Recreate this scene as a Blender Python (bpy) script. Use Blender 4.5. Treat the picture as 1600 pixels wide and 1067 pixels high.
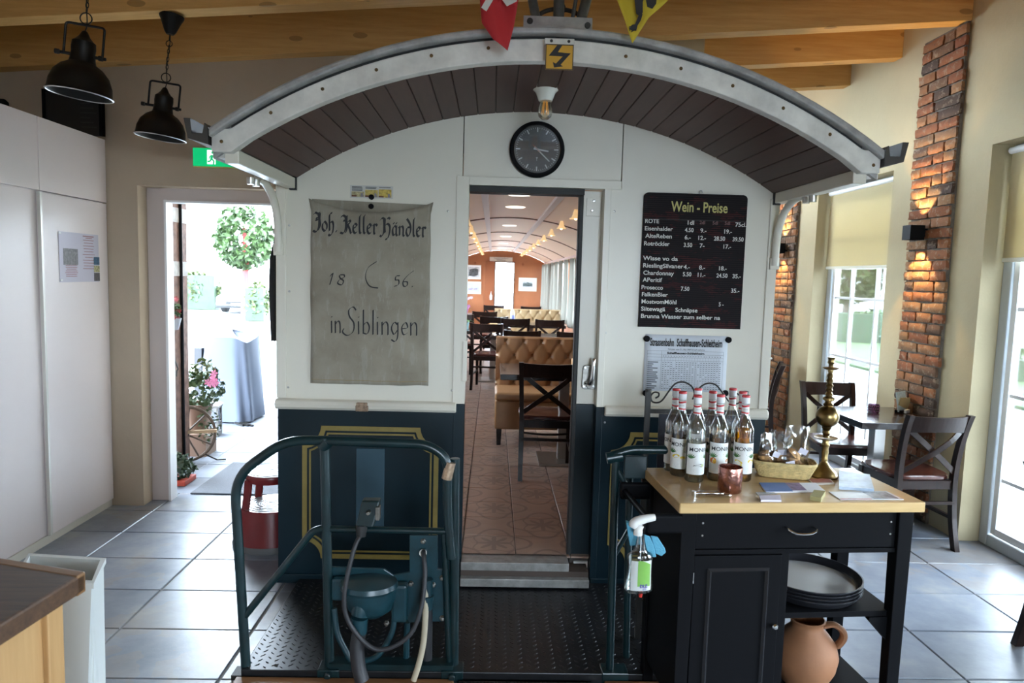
import bpy, bmesh, math, random
from mathutils import Vector, Matrix, noise
random.seed(7)
SC = bpy.context.scene
COL = SC.collection
for _o in list(bpy.data.objects): bpy.data.objects.remove(_o)
rad = math.radians
# ------------------------------------------------------------------ camera
CAM_Z, FPX = 1.67, 1100.0
cam_d = bpy.data.cameras.new('camera'); cam = bpy.data.objects.new('camera', cam_d); COL.objects.link(cam)
cam_d.sensor_width = 36.0; cam_d.lens = FPX / 1600.0 * 36.0
cam_d.clip_start = 0.05; cam_d.clip_end = 300
RM = Matrix.Rotation(rad(-1.67), 3, 'Z') @ Matrix.Rotation(rad(90 - 5.32), 3, 'X') @ Matrix.Rotation(rad(1.6), 3, 'Z')
cam.matrix_world = Matrix.Translation((0, 0, CAM_Z)) @ RM.to_4x4()
cam_d.dof.use_dof = True; cam_d.dof.focus_distance = 3.5; cam_d.dof.aperture_fstop = 5.0
SC.camera = cam
# ------------------------------------------------------------------ world, exposure
SC.view_settings.view_transform = 'Standard'; SC.view_settings.look = 'None'
SC.view_settings.gamma = 1.0; SC.view_settings.use_curve_mapping = False
SC.view_settings.exposure = 4.75
W = bpy.data.worlds.new('overcast_sky'); SC.world = W; W.use_nodes = True
W.node_tree.nodes['Background'].inputs[0].default_value = (0.70, 0.85, 1.0, 1)
W.node_tree.nodes['Background'].inputs[1].default_value = 1.55
def portal(loc, rot, sx, sy):
    l = bpy.data.lights.new('daylight_portal', 'AREA'); l.shape = 'RECTANGLE'; l.size = sx; l.size_y = sy
    l.cycles.is_portal = True
    o = bpy.data.objects.new('daylight_portal', l); COL.objects.link(o); o.location = loc; o.rotation_euler = rot
WINS = [(5.56, 6.84), (3.16, 4.46), (0.80, 2.10), (-1.56, -0.26), (-3.92, -2.62), (7.96, 8.9)]
for _a, _b in WINS: portal((3.42, (_a + _b) / 2, 1.29), (0, rad(90), 0), 2.5, _b - _a)
portal((1.4, -4.32, 1.65), (rad(90), 0, 0), 2.0, 1.7)
portal((-1.66, 5.14, 1.06), (rad(-90), 0, 0), 1.25, 2.1)
BAYS = [5.25 + 2.56 * k for k in range(5)]
portal((1.5, 11.6, 1.45), (0, rad(90), 0), 1.0, 12.6)
portal((-1.15, 11.6, 1.45), (0, rad(-90), 0), 1.0, 12.6)
SC.cycles.max_bounces = 10; SC.cycles.diffuse_bounces = 6; SC.cycles.glossy_bounces = 4; SC.cycles.transmission_bounces = 8
SC.cycles.transparent_max_bounces = 16; SC.cycles.caustics_reflective = False; SC.cycles.caustics_refractive = False
SC.cycles.sample_clamp_indirect = 6.0
try: SC.cycles.use_denoising = True
except Exception: pass
# pixel of the photograph -> point on a plane of the place (1600 x 1067)
CV = Vector((0, 0, CAM_Z))
def _ray(u, v): return RM @ Vector(((u - 800) / FPX, -(v - 533.5) / FPX, -1))
def pY(u, v, Y): r = _ray(u, v); return CV + r * (Y / r.y)
def pZ(u, v, Z): r = _ray(u, v); return CV + r * ((Z - CAM_Z) / r.z)
def pX(u, v, X): r = _ray(u, v); return CV + r * (X / r.x)
# ------------------------------------------------------------------ materials
MATS = {}
class NT:
    def __init__(s, name):
        m = bpy.data.materials.new(name); m.use_nodes = True; s.m = m; s.t = m.node_tree; s.n = s.t.nodes
        s.b = s.n['Principled BSDF']; s.out = s.n['Material Output']
    def new(s, typ, **kw):
        nd = s.n.new(typ)
        for k, v in kw.items(): setattr(nd, k, v)
        return nd
    def ln(s, a, b): s.t.links.new(a, b)
    def val(s, x, sock):
        if isinstance(x, (int, float)): sock.default_value = x
        else: s.ln(x, sock)
    def math(s, op, a, b=0.0):
        nd = s.new('ShaderNodeMath', operation=op); s.val(a, nd.inputs[0]); s.val(b, nd.inputs[1]); return nd.outputs[0]
    def mix(s, f, a, b):
        nd = s.new('ShaderNodeMix', data_type='RGBA'); s.val(f, nd.inputs[0])
        for x, k in ((a, 6), (b, 7)):
            if isinstance(x, tuple): nd.inputs[k].default_value = x[:3] + (1,)
            else: s.ln(x, nd.inputs[k])
        return nd.outputs[2]
    def co(s, kind='Object'):
        return s.new('ShaderNodeTexCoord').outputs[kind]
    def pos(s): return s.new('ShaderNodeNewGeometry').outputs['Position']
    def noise(s, vec, scale, detail=3.0, rough=0.55, sc=None):
        if sc is not None:
            mp = s.new('ShaderNodeMapping'); mp.inputs['Scale'].default_value = sc; s.ln(vec, mp.inputs[0]); vec = mp.outputs[0]
        nd = s.new('ShaderNodeTexNoise'); nd.inputs['Scale'].default_value = scale; nd.inputs['Detail'].default_value = detail
        nd.inputs['Roughness'].default_value = rough; s.ln(vec, nd.inputs['Vector']); return nd.outputs['Fac']
    def ramp(s, f, stops):
        nd = s.new('ShaderNodeValToRGB'); el = nd.color_ramp.elements
        while len(el) < len(stops): el.new(0.5)
        for e, (p, c) in zip(el, stops): e.position = p; e.color = c[:3] + (1,)
        s.ln(f, nd.inputs[0]); return nd.outputs[0]
    def bump(s, h, strength=0.2, dist=0.01):
        nd = s.new('ShaderNodeBump'); nd.inputs['Strength'].default_value = strength; nd.inputs['Distance'].default_value = dist
        s.ln(h, nd.inputs['Height']); s.ln(nd.outputs[0], s.b.inputs['Normal'])
def mat(name, col, rough=0.5, metal=0.0, var=0.0, scale=6.0, bump=0.0, bscale=60.0, sc=None, spec=0.5, emit=None, es=0.0, coat=0.0, col2=None, alpha=1.0):
    if name in MATS: return MATS[name]
    t = NT(name); b = t.b; b.inputs['Roughness'].default_value = rough; b.inputs['Metallic'].default_value = metal
    b.inputs['Specular IOR Level'].default_value = spec; b.inputs['Coat Weight'].default_value = coat
    b.inputs['Base Color'].default_value = col + (1,)
    v = t.pos() if (var or bump or col2) else None
    if var or col2:
        f = t.noise(v, scale, 4, 0.6, sc)
        lo = col2 or tuple(c * (1 - var) for c in col); hi = col if col2 else tuple(min(1, c * (1 + var)) for c in col)
        t.ln(t.ramp(f, [(0.32, lo), (0.68, hi)]), b.inputs['Base Color'])
    if bump: t.bump(t.noise(v, bscale, 3, 0.6, sc), bump, 0.004)
    if emit: b.inputs['Emission Color'].default_value = emit + (1,); b.inputs['Emission Strength'].default_value = es
    if alpha < 1: b.inputs['Alpha'].default_value = alpha
    MATS[name] = t.m; return t.m
def mat_wood(name, c1, c2, rough=0.5, axis=0, scale=3.0, stretch=14.0, rnd=True, bump=0.1, knots=False, coat=0.0):
    if name in MATS: return MATS[name]
    t = NT(name); v = t.pos()
    if rnd:
        oi = t.new('ShaderNodeObjectInfo'); ad = t.new('ShaderNodeVectorMath', operation='ADD'); mu = t.new('ShaderNodeVectorMath', operation='SCALE')
        cb = t.new('ShaderNodeCombineXYZ')
        for i in range(3): t.ln(oi.outputs['Random'], cb.inputs[i])
        t.ln(cb.outputs[0], mu.inputs[0]); mu.inputs['Scale'].default_value = 17.0; t.ln(v, ad.inputs[0]); t.ln(mu.outputs[0], ad.inputs[1]); v = ad.outputs[0]
    s = [stretch] * 3; s[axis] = 1.0
    f = t.noise(v, scale, 6, 0.65, tuple(s)); f2 = t.noise(v, 0.9, 3, 0.5)
    c = t.ramp(f, [(0.3, c1), (0.7, c2)])
    c = t.mix(t.math('MULTIPLY', f2, 0.35), c, tuple(x * 0.7 for x in c1))
    if knots:
        vo = t.new('ShaderNodeTexVoronoi'); vo.inputs['Scale'].default_value = 1.0
        mp = t.new('ShaderNodeMapping'); kk = [5.5] * 3; kk[axis] = 2.2; mp.inputs['Scale'].default_value = tuple(kk); t.ln(v, mp.inputs[0]); t.ln(mp.outputs[0], vo.inputs['Vector'])
        k = t.math('LESS_THAN', vo.outputs['Distance'], 0.11)
        c = t.mix(t.math('MULTIPLY', k, 0.55), c, tuple(x * 0.35 for x in c1))
    if rnd:
        hs = t.new('ShaderNodeHueSaturation'); t.ln(c, hs.inputs['Color']); t.ln(t.math('ADD', t.math('MULTIPLY', oi.outputs['Random'], 0.36), 0.82), hs.inputs['Value']); c = hs.outputs[0]
    t.ln(c, t.b.inputs['Base Color']); t.b.inputs['Roughness'].default_value = rough; t.b.inputs['Coat Weight'].default_value = coat
    if bump: t.bump(f, bump, 0.003)
    MATS[name] = t.m; return t.m
def mat_glass(name, tint=(1, 1, 1), refl=0.12, rough=0.03):
    """thin sheet: mostly see-through, some mirror"""
    if name in MATS: return MATS[name]
    t = NT(name); tr = t.new('ShaderNodeBsdfTransparent'); tr.inputs[0].default_value = tint + (1,)
    gl = t.new('ShaderNodeBsdfGlossy'); gl.inputs['Roughness'].default_value = rough
    lw = t.new('ShaderNodeLayerWeight'); lw.inputs[0].default_value = 0.35
    mx = t.new('ShaderNodeMixShader'); t.ln(t.math('ADD', t.math('MULTIPLY', lw.outputs['Fresnel'], 0.7), refl * 0.3), mx.inputs[0])
    t.ln(tr.outputs[0], mx.inputs[1]); t.ln(gl.outputs[0], mx.inputs[2]); t.ln(mx.outputs[0], t.out.inputs[0])
    MATS[name] = t.m; return t.m
def mat_cloth_translucent(name, col, tr=0.5):
    if name in MATS: return MATS[name]
    t = NT(name); d = t.new('ShaderNodeBsdfDiffuse'); d.inputs[0].default_value = col + (1,); q = t.new('ShaderNodeBsdfTranslucent'); q.inputs[0].default_value = col + (1,)
    mx = t.new('ShaderNodeMixShader'); mx.inputs[0].default_value = tr; t.ln(d.outputs[0], mx.inputs[1]); t.ln(q.outputs[0], mx.inputs[2]); t.ln(mx.outputs[0], t.out.inputs[0])
    MATS[name] = t.m; return t.m
# ------------------------------------------------------------------ mesh builder
class MB:
    def __init__(s): s.v = []; s.f = []
    def add(s, vs, fs):
        n = len(s.v); s.v += [tuple(p) for p in vs]; s.f += [tuple(i + n for i in q) for q in fs]; return s
    def box(s, x0, x1, y0, y1, z0, z1):
        return s.add([(x0, y0, z0), (x1, y0, z0), (x1, y1, z0), (x0, y1, z0), (x0, y0, z1), (x1, y0, z1), (x1, y1, z1), (x0, y1, z1)],
                     [(3, 2, 1, 0), (4, 5, 6, 7), (0, 1, 5, 4), (1, 2, 6, 5), (2, 3, 7, 6), (3, 0, 4, 7)])
    def hexa(s, b, t):  # 4 bottom points ccw from above, 4 top points
        return s.add(list(b) + list(t), [(3, 2, 1, 0), (4, 5, 6, 7), (0, 1, 5, 4), (1, 2, 6, 5), (2, 3, 7, 6), (3, 0, 4, 7)])
    def prism(s, poly, fn, d0, d1):
        """poly: list of 2-D points; fn(a, b, d) -> 3-D"""
        n = len(poly)
        return s.add([fn(a, b, d0) for a, b in poly] + [fn(a, b, d1) for a, b in poly],
                     [tuple(range(n)), tuple(range(2 * n - 1, n - 1, -1))] + [(i, i + n, (i + 1) % n + n, (i + 1) % n) for i in range(n)])
    def strip(s, lo, hi, fn, d0, d1):
        """band between two polylines of equal length (2-D), given thickness"""
        n = len(lo); V = [fn(*p, d0) for p in lo] + [fn(*p, d0) for p in hi] + [fn(*p, d1) for p in lo] + [fn(*p, d1) for p in hi]
        F = []
        for i in range(n - 1):
            F += [(i, i + 1, n + i + 1, n + i), (2 * n + i + 1, 2 * n + i, 3 * n + i, 3 * n + i + 1), (i + 1, i, 2 * n + i, 2 * n + i + 1), (n + i, n + i + 1, 3 * n + i + 1, 3 * n + i)]
        F += [(0, n, 3 * n, 2 * n), (n - 1, 3 * n - 1, 4 * n - 1, 2 * n - 1)]
        return s.add(V, F)
    def tube(s, pts, r, n=8, caps=True, sx=1.0, closed=False):
        pts = [Vector(p) for p in pts]; m = len(pts); rs = r if isinstance(r, (list, tuple)) else [r] * m
        T = []
        for i in range(m):
            a = pts[(i - 1) % m] if (closed or i > 0) else pts[i]; b = pts[(i + 1) % m] if (closed or i < m - 1) else pts[i]
            T.append((b - a).normalized())
        up = Vector((0, 0, 1)) if abs(T[0].z) < 0.9 else Vector((0, 1, 0))
        N = (up - T[0] * up.dot(T[0])).normalized(); V = []; F = []
        for i in range(m):
            N = (N - T[i] * N.dot(T[i])).normalized(); B = T[i].cross(N)
            off = math.pi / n if n == 4 else 0
            k = math.sqrt(2) if n == 4 else 1
            for j in range(n):
                a = 2 * math.pi * j / n + off; V.append(pts[i] + N * (math.cos(a) * rs[i] * k) + B * (math.sin(a) * rs[i] * sx * k))
        for i in range(m if closed else m - 1):
            for j in range(n):
                i2 = (i + 1) % m; F.append((i * n + j, i * n + (j + 1) % n, i2 * n + (j + 1) % n, i2 * n + j))
        if caps and not closed: F += [tuple(range(n - 1, -1, -1)), tuple((m - 1) * n + j for j in range(n))]
        return s.add(V, F)
    def lathe(s, prof, n=24, c=(0, 0, 0), axis='z', sy=1.0):
        V = []; F = []; m = len(prof)
        for r, z in prof:
            for j in range(n):
                a = 2 * math.pi * j / n; p = (r * math.cos(a), r * math.sin(a) * sy, z)
                if axis == 'y': p = (p[0], -p[2], p[1])     # z of profile points toward -y (the viewer)
                elif axis == 'x': p = (-p[2], p[0], p[1])
                V.append((p[0] + c[0], p[1] + c[1], p[2] + c[2]))
        for i in range(m - 1):
            for j in range(n): F.append((i * n + j, i * n + (j + 1) % n, (i + 1) * n + (j + 1) % n, (i + 1) * n + j))
        if prof[0][0] > 1e-6 and prof[-1][0] > 1e-6 and math.dist(prof[0], prof[-1]) < .03:
            F += [((m - 1) * n + j, (m - 1) * n + (j + 1) % n, (j + 1) % n, j) for j in range(n)]; return s.add(V, F)
        if prof[0][0] > 1e-6: F.append(tuple(range(n - 1, -1, -1)))
        if prof[-1][0] > 1e-6: F.append(tuple((m - 1) * n + j for j in range(n)))
        return s.add(V, F)
    def grid(s, nu, nv, fn):
        V = [fn(i / nu, j / nv) for j in range(nv + 1) for i in range(nu + 1)]
        return s.add(V, [(j * (nu + 1) + i, j * (nu + 1) + i + 1, (j + 1) * (nu + 1) + i + 1, (j + 1) * (nu + 1) + i) for j in range(nv) for i in range(nu)])
    def xf(s, M):
        s.v = [tuple(M @ Vector(p)) for p in s.v]; return s
    def mesh(s, name, m, smooth=False):
        me = bpy.data.meshes.new(name); me.from_pydata(s.v, [], s.f)
        bm = bmesh.new(); bm.from_mesh(me)
        bmesh.ops.remove_doubles(bm, verts=bm.verts, dist=1e-6)
        bmesh.ops.recalc_face_normals(bm, faces=bm.faces); bm.to_mesh(me); bm.free()
        if smooth:
            for p in me.polygons: p.use_smooth = True
            me.set_sharp_from_angle(angle=rad(38))
        for q in (m if isinstance(m, (list, tuple)) else [m]): me.materials.append(q)
        return me
    def build(s, name, m, parent=None, smooth=False, bev=0.0, world=False, solid=0.0, seg=2, loc=None):
        o = bpy.data.objects.new(name, s.mesh(name, m, smooth)); COL.objects.link(o)
        if parent is not None:
            o.parent = parent
            if world: o.location = -parent.location
        if loc is not None: o.location = loc
        if solid: md = o.modifiers.new('thick', 'SOLIDIFY'); md.thickness = solid; md.offset = 0
        if bev: md = o.modifiers.new('bev', 'BEVEL'); md.width = bev; md.segments = seg; md.limit_method = 'ANGLE'; md.angle_limit = rad(40)
        return o
def put(name, me, parent=None, loc=(0, 0, 0), rot=(0, 0, 0), scale=(1, 1, 1)):
    o = bpy.data.objects.new(name, me); COL.objects.link(o); o.parent = parent; o.location = loc; o.rotation_euler = rot; o.scale = scale; return o
def tag(o, label, cat, group=None, kind=None):
    o['label'] = label; o['category'] = cat
    if group: o['group'] = group
    if kind: o['kind'] = kind
    return o
def thing(name, label, cat, loc=(0, 0, 0), rot=0.0, group=None):
    o = bpy.data.objects.new(name, None); COL.objects.link(o); o.empty_display_size = 0.1
    o.location = loc; o.rotation_euler = (0, 0, rot); return tag(o, label, cat, group)
def struct(o): o['kind'] = 'structure'; return o
def dup(root, loc=None, rot=None, label=None):
    r = root.copy(); COL.objects.link(r)
    if loc is not None: r.location = loc
    if rot is not None: r.rotation_euler = (0, 0, rot)
    if label: r['label'] = label
    for ch in root.children:
        c = ch.copy(); COL.objects.link(c); c.parent = r
        for g in ch.children:
            d = g.copy(); COL.objects.link(d); d.parent = c
    return r
def cr(P, n=6):
    """Catmull-Rom through points"""
    P = [Vector(p) for p in P]; out = []
    for i in range(len(P) - 1):
        a = P[max(i - 1, 0)]; b = P[i]; c = P[i + 1]; d = P[min(i + 2, len(P) - 1)]
        for k in range(n):
            t = k / n; out.append(0.5 * ((2 * b) + (c - a) * t + (2 * a - 5 * b + 4 * c - d) * t * t + (3 * b - 3 * c + d - a) * t ** 3))
    return out + [P[-1]]
def fillet(P, r, n=5):
    P = [Vector(p) for p in P]; out = [P[0]]
    for i in range(1, len(P) - 1):
        a = (P[i - 1] - P[i]); b = (P[i + 1] - P[i]); k = min(r, a.length * 0.49, b.length * 0.49)
        s0 = P[i] + a.normalized() * k; s1 = P[i] + b.normalized() * k
        for j in range(n + 1):
            t = j / n; out.append((1 - t) ** 2 * s0 + 2 * t * (1 - t) * P[i] + t * t * s1)
    return out + [P[-1]]
# flat lettering
_TX = {}
def text_geo(body, size=1.0, bold=0.0, align='LEFT', sx=1.0, shear=0.0):
    c = bpy.data.curves.new('lettering', 'FONT'); c.body = body; c.size = size; c.offset = bold; c.align_x = align; c.shear = shear; c.resolution_u = 3
    o = bpy.data.objects.new('lettering', c); COL.objects.link(o)
    dg = bpy.context.evaluated_depsgraph_get(); me = bpy.data.meshes.new_from_object(o.evaluated_get(dg))
    vs = [(p.co.x * sx, p.co.y) for p in me.vertices]; fs = [tuple(p.vertices) for p in me.polygons]
    bpy.data.objects.remove(o); bpy.data.curves.remove(c); bpy.data.meshes.remove(me); return vs, fs
def text_on(mb, body, size, fn, x=0.0, y=0.0, **kw):
    vs, fs = text_geo(body, size, **kw); mb.add([fn(a + x, b + y) for a, b in vs], fs); return mb
def nib(mb, strokes, fn, w, ang, x=0.0, y=0.0, s=1.0, slant=0.0):
    """broad-nib pen strokes: polylines swept by a slanted flat nib"""
    dx, dy = math.cos(ang) * w / 2, math.sin(ang) * w / 2; k = w * 0.14
    for st in strokes:
        P = [(p.x, p.y) for p in cr([(a, b, 0) for a, b in st], 5)] if len(st) > 2 else st
        for i in range(len(P) - 1):
            (ax, ay), (bx, by) = P[i], P[i + 1]; ax, bx = ax + ay * slant, bx + by * slant
            tx, ty = bx - ax, by - ay; L = math.hypot(tx, ty) or 1; px, py = -ty / L * k, tx / L * k
            sg = 1 if dx * px + dy * py >= 0 else -1; ox, oy = dx + px * sg, dy + py * sg
            q = [(ax - ox, ay - oy), (bx - ox, by - oy), (bx + ox, by + oy), (ax + ox, ay + oy)]
            mb.add([fn(x + a * s, y + b * s) for a, b in q], [(0, 1, 2, 3)])
# ------------------------------------------------------------------ common materials
M_plaster = mat('plaster_beige', (0.46, 0.375, 0.28), 0.9, bump=0.25, bscale=35, var=0.04, scale=3)
M_plaster_r = mat('plaster_cream', (0.50, 0.425, 0.27), 0.9, bump=0.25, bscale=35, var=0.04, scale=3)
M_white = mat('white_paint', (0.8, 0.8, 0.8), 0.45)
M_black = mat('black_lacquer', (0.006, 0.006, 0.007), 0.5, spec=0.05)
M_blackmetal = mat('black_metal', (0.015, 0.014, 0.013), 0.45, metal=0.6)
M_steel = mat('brushed_steel', (0.55, 0.54, 0.52), 0.32, metal=1.0)
M_chrome = mat('chrome', (0.75, 0.75, 0.75), 0.12, metal=1.0)
M_beam = mat_wood('spruce_beam', (0.60, 0.325, 0.095), (0.76, 0.47, 0.17), 0.6, axis=0, knots=True, bump=0.06)
M_pane = mat_glass('window_glass')
M_paper = mat('white_paper', (0.78, 0.79, 0.82), 0.8)
M_ink = mat('black_ink', (0.02, 0.02, 0.022), 0.7)
# ------------------------------------------------------------------ floor
t = NT('slate_tile'); v = t.pos(); oi = t.new('ShaderNodeObjectInfo')
f1 = t.noise(v, 2.6, 6, 0.62); f2 = t.noise(v, 16, 5, 0.6); f3 = t.noise(v, 1.1, 4, 0.7)
c = t.ramp(f1, [(0.3, (0.12, 0.142, 0.185)), (0.55, (0.215, 0.237, 0.275)), (0.75, (0.33, 0.325, 0.315))])
c = t.mix(t.math('MULTIPLY', t.math('GREATER_THAN', f3, 0.56), t.math('MULTIPLY', f2, 0.5)), c, (0.30, 0.23, 0.15))
hs = t.new('ShaderNodeHueSaturation'); t.ln(c, hs.inputs['Color']); t.ln(t.math('ADD', t.math('MULTIPLY', oi.outputs['Random'], 0.3), 0.82), hs.inputs['Value'])
t.ln(hs.outputs[0], t.b.inputs['Base Color'])
t.ln(t.math('ADD', t.math('MULTIPLY', f2, 0.20), 0.23), t.b.inputs['Roughness'])
t.bump(t.math('ADD', f1, t.math('MULTIPLY', f2, 0.2)), 0.22, 0.010); M_slate = t.m
M_grout = mat('grout', (0.22, 0.22, 0.22), 0.9)
FLOOR = struct(MB().box(-3.4, 3.5, -4.2, 5.14, -0.25, -0.006).box(1.4, 3.5, 5.14, 9.3, -0.25, -0.006).build('floor', M_grout))
def tile_mesh(w, d, h, m):
    b = 0.004; x, y = w / 2, d / 2
    return MB().add([(-x, -y, -h), (x, -y, -h), (x, y, -h), (-x, y, -h), (-x, -y, -b), (x, -y, -b), (x, y, -b), (-x, y, -b), (-x + b, -y + b, 0), (x - b, -y + b, 0), (x - b, y - b, 0), (-x + b, y - b, 0)],
        [(0, 1, 5, 4), (1, 2, 6, 5), (2, 3, 7, 6), (3, 0, 4, 7), (4, 5, 9, 8), (5, 6, 10, 9), (6, 7, 11, 10), (7, 4, 8, 11), (8, 9, 10, 11)]).mesh('tile', m)
TILE = tile_mesh(0.595, 0.396, 0.012, M_slate)
for i in range(-4, 4):      # the left half of the room up to the doorway
    for j in range(-1, 8):
        x, y = -1.075 - 0.605 * (i + 0) + 0.3025, 4.76 - 0.40 * j + 0.2
        if -2.95 < x < 0.9 and 1.4 < y < 5.0 and not (-.6 < x and y > 2.9): put('tile', TILE, FLOOR, (x, y, 0))
TILE2 = tile_mesh(0.615, 0.41, 0.012, M_slate)
for i in range(0, 4):
    for j in range(-11, 7):
        x, y = 0.83 + 0.62 * i + 0.31, 4.49 - 0.417 * j + 0.2085
        if x > 1.0 and y > 1.9 and not (x < 1.45 and y > 3.4) and y < 9.2: put('tile', TILE2, FLOOR, (x, y, 0))
# ------------------------------------------------------------------ walls
struct(MB().box(-3.3, -2.40, 4.86, 5.14, 0, 3.6).box(-2.40, -0.75, 4.86, 5.14, 2.205, 3.6).box(-1.14, -0.95, 4.86, 5.14, 0, 2.205).build('wall_back', M_plaster))
struct(MB().box(-3.42, -3.3, -4.2, 5.14, 0, 3.9).build('wall_left', M_plaster))
struct(MB().box(-3.42, .4, -4.3, -4.2, 0, 3.9).box(2.4, 3.6, -4.3, -4.2, 0, 3.9).box(.4, 2.4, -4.3, -4.2, 2.5, 3.9).box(.4, 2.4, -4.3, -4.2, 0, .8).build('wall_front', M_plaster))
_a, _b = .4, 2.4      # unseen window added behind the camera to light the tram front
_w = struct(MB().box(_a, _a + .07, -4.28, -4.22, .8, 2.5).box(_b - .07, _b, -4.28, -4.22, .8, 2.5).box(_a + .07, _b - .07, -4.28, -4.22, .8, .88).box(_a + .07, _b - .07, -4.28, -4.22, 2.42, 2.5).build('window_7', mat('window_frame_grey', (0.50, 0.53, 0.55), 0.4)))
MB().box(_a + .07, _b - .07, -4.252, -4.248, .88, 2.42).build('pane', M_pane, _w)
struct(MB().box(1.46, 3.5, 9.2, 9.3, 0, 3.9).box(-0.95, 1.46, 5.14, 5.2, 2.75, 3.9).build('wall_back', M_plaster_r))
# door_1 : white frame of the doorway
d1 = struct(MB().box(-2.40, -2.265, 4.985, 5.06, 0, 2.205).box(-2.265, -1.02, 4.985, 5.06, 2.115, 2.205).build('door_1', mat('door_frame', (0.58, 0.50, 0.47), 0.5), bev=0.004))
MB().box(-2.278, -2.262, 4.97, 5.07, 0, 2.125).box(-2.262, -1.02, 4.97, 5.07, 2.108, 2.122).build('edge_strip', M_white, d1)
# right wall with full-height windows
wr = MB()
ys = sorted(WINS); edges = [-4.2] + [q for ab in ys for q in ab] + [9.3]
for k in range(0, len(edges), 2): wr.box(3.13, 3.40, edges[k], edges[k + 1], 0, 3.9)
for a, b in ys: wr.box(3.13, 3.40, a, b, 2.58, 3.9)
WALLR = struct(wr.build('wall_right', M_plaster_r))
M_frame = mat('window_frame_grey', (0.50, 0.53, 0.55), 0.4)
for n, (a, b) in enumerate(WINS):
    fr = MB(); x0, x1 = 3.27, 3.34
    fr.box(x0, x1, a, a + 0.075, 0.0, 2.58).box(x0, x1, b - 0.075, b, 0.0, 2.58).box(x0, x1, a + 0.075, b - 0.075, 0.0, 0.075).box(x0, x1, a + 0.075, b - 0.075, 2.5, 2.58)
    wn = struct(fr.build('window_%d' % (n + 1), M_frame, bev=0.006))
    sash = MB()
    for s0, s1 in ((a + 0.085, b - 0.085),):
        sash.box(x0 + .012, x1 - .01, s0, s0 + .045, .085, 2.49).box(x0 + .012, x1 - .01, s1 - .045, s1, .085, 2.49).box(x0 + .012, x1 - .01, s0 + .045, s1 - .045, .085, .13).box(x0 + .012, x1 - .01, s0 + .045, s1 - .045, 2.445, 2.49)
    sash.build('sash', M_white, wn, bev=0.004)
    MB().box(3.303, 3.307, a + .12, b - .12, .12, 2.46).build('pane', M_pane, wn)
    for yy in (a + (b - a) / 3, a + (b - a) * 2 / 3): MB().box(3.292, 3.318, yy - .011, yy + .011, .13, 2.445).build('glazing_bar', M_white, wn)
    for zz in (0.45, 1.0, 1.55, 2.1): MB().box(3.294, 3.316, a + .13, b - .13, zz - .011, zz + .011).build('glazing_bar', M_white, wn)
M_blind = mat_cloth_translucent('cream_blind', (0.60, 0.52, 0.33), 0.30)
for n, (a, b) in enumerate(WINS[:4]):
    lab = ['cream roller blind half down behind the brass candlestick', 'cream roller blind at the right edge beyond the brick pillar', 'cream roller blind pulled half down beside the camera', 'cream roller blind pulled half down behind the camera'][n]
    z0 = [1.83, 1.855, 1.85, 1.85][n]
    rb = thing('roller_blind', lab, 'blind', (3.235, (a + b) / 2, 2.57), group='cream roller blinds on the windows')
    hw = (b - a) / 2 - 0.03
    MB().tube([(0, -hw, -.03), (0, hw, -.03)], .022, 12).build('roller', M_white, rb, smooth=True)
    MB().box(-.002, .001, -hw + .01, hw - .01, z0 - 2.57 + .015, -.03).build('cloth', M_blind, rb)
    MB().box(-.008, .008, -hw + .01, hw - .01, z0 - 2.57 - .012, z0 - 2.57 + .015).build('bottom_bar', mat('blind_bar', (.7, .68, .58), .5), rb, bev=.003)
# ------------------------------------------------------------------ brick pillars
t = NT('old_brick'); v = t.pos(); oi = t.new('ShaderNodeObjectInfo')
c = t.ramp(oi.outputs['Random'], [(0.0, (0.22, 0.075, 0.032)), (0.3, (0.28, 0.105, 0.042)), (0.55, (0.29, 0.15, 0.068)), (0.75, (0.17, 0.09, 0.05)), (0.92, (0.075, 0.045, 0.032))])
n1 = t.noise(v, 22, 5, 0.65); c = t.mix(t.math('MULTIPLY', t.math('GREATER_THAN', n1, 0.57), 0.35), c, (0.45, 0.36, 0.26)); c = t.mix(t.math('MULTIPLY', t.math('LESS_THAN', n1, 0.38), 0.55), c, (0.09, 0.06, 0.045))
t.ln(c, t.b.inputs['Base Color']); t.b.inputs['Roughness'].default_value = 0.9; t.bump(n1, 0.7, 0.008); M_brick = t.m
M_mortar = mat('mortar', (0.15, 0.125, 0.10), 0.95, bump=0.5, bscale=50, var=0.3, scale=20)
def brick_mesh(L, H, sd):
    rr = random.Random(sd); nu, nv = 5, 3; V = []; F = []
    for j in range(nv + 1):
        for i in range(nu + 1):
            u, w = i / nu, j / nv; ed = (i in (0, nu)) or (j in (0, nv))
            V.append((-(0.019 if not ed else 0.013) + rr.uniform(-.003, .003), (u - .5) * L + (rr.uniform(-.004, .004)), (w - .5) * H + rr.uniform(-.003, .003)))
    for j in range(nv):
        for i in range(nu): q = j * (nu + 1) + i; F.append((q, q + 1, q + nu + 2, q + nu + 1))
    ring = [i for i in range(nu + 1)] + [(j * (nu + 1) + nu) for j in range(1, nv + 1)] + [nv * (nu + 1) + i for i in range(nu - 1, -1, -1)] + [j * (nu + 1) for j in range(nv - 1, 0, -1)]
    b0 = len(V); V += [(0.01, V[i][1], V[i][2]) for i in ring]; m = len(ring)
    F += [(ring[i], ring[(i + 1) % m], b0 + (i + 1) % m, b0 + i) for i in range(m)]
    return MB().add(V, F).mesh('brick', M_brick, True)
BRK = {k: [brick_mesh(L, 0.062, 100 * i + s) for s in range(4)] for i, (k, L) in enumerate((('L', .228), ('H', .108), ('M', .165)))}
LEN = {'L': .24, 'H': .12, 'M': .177}
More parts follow.
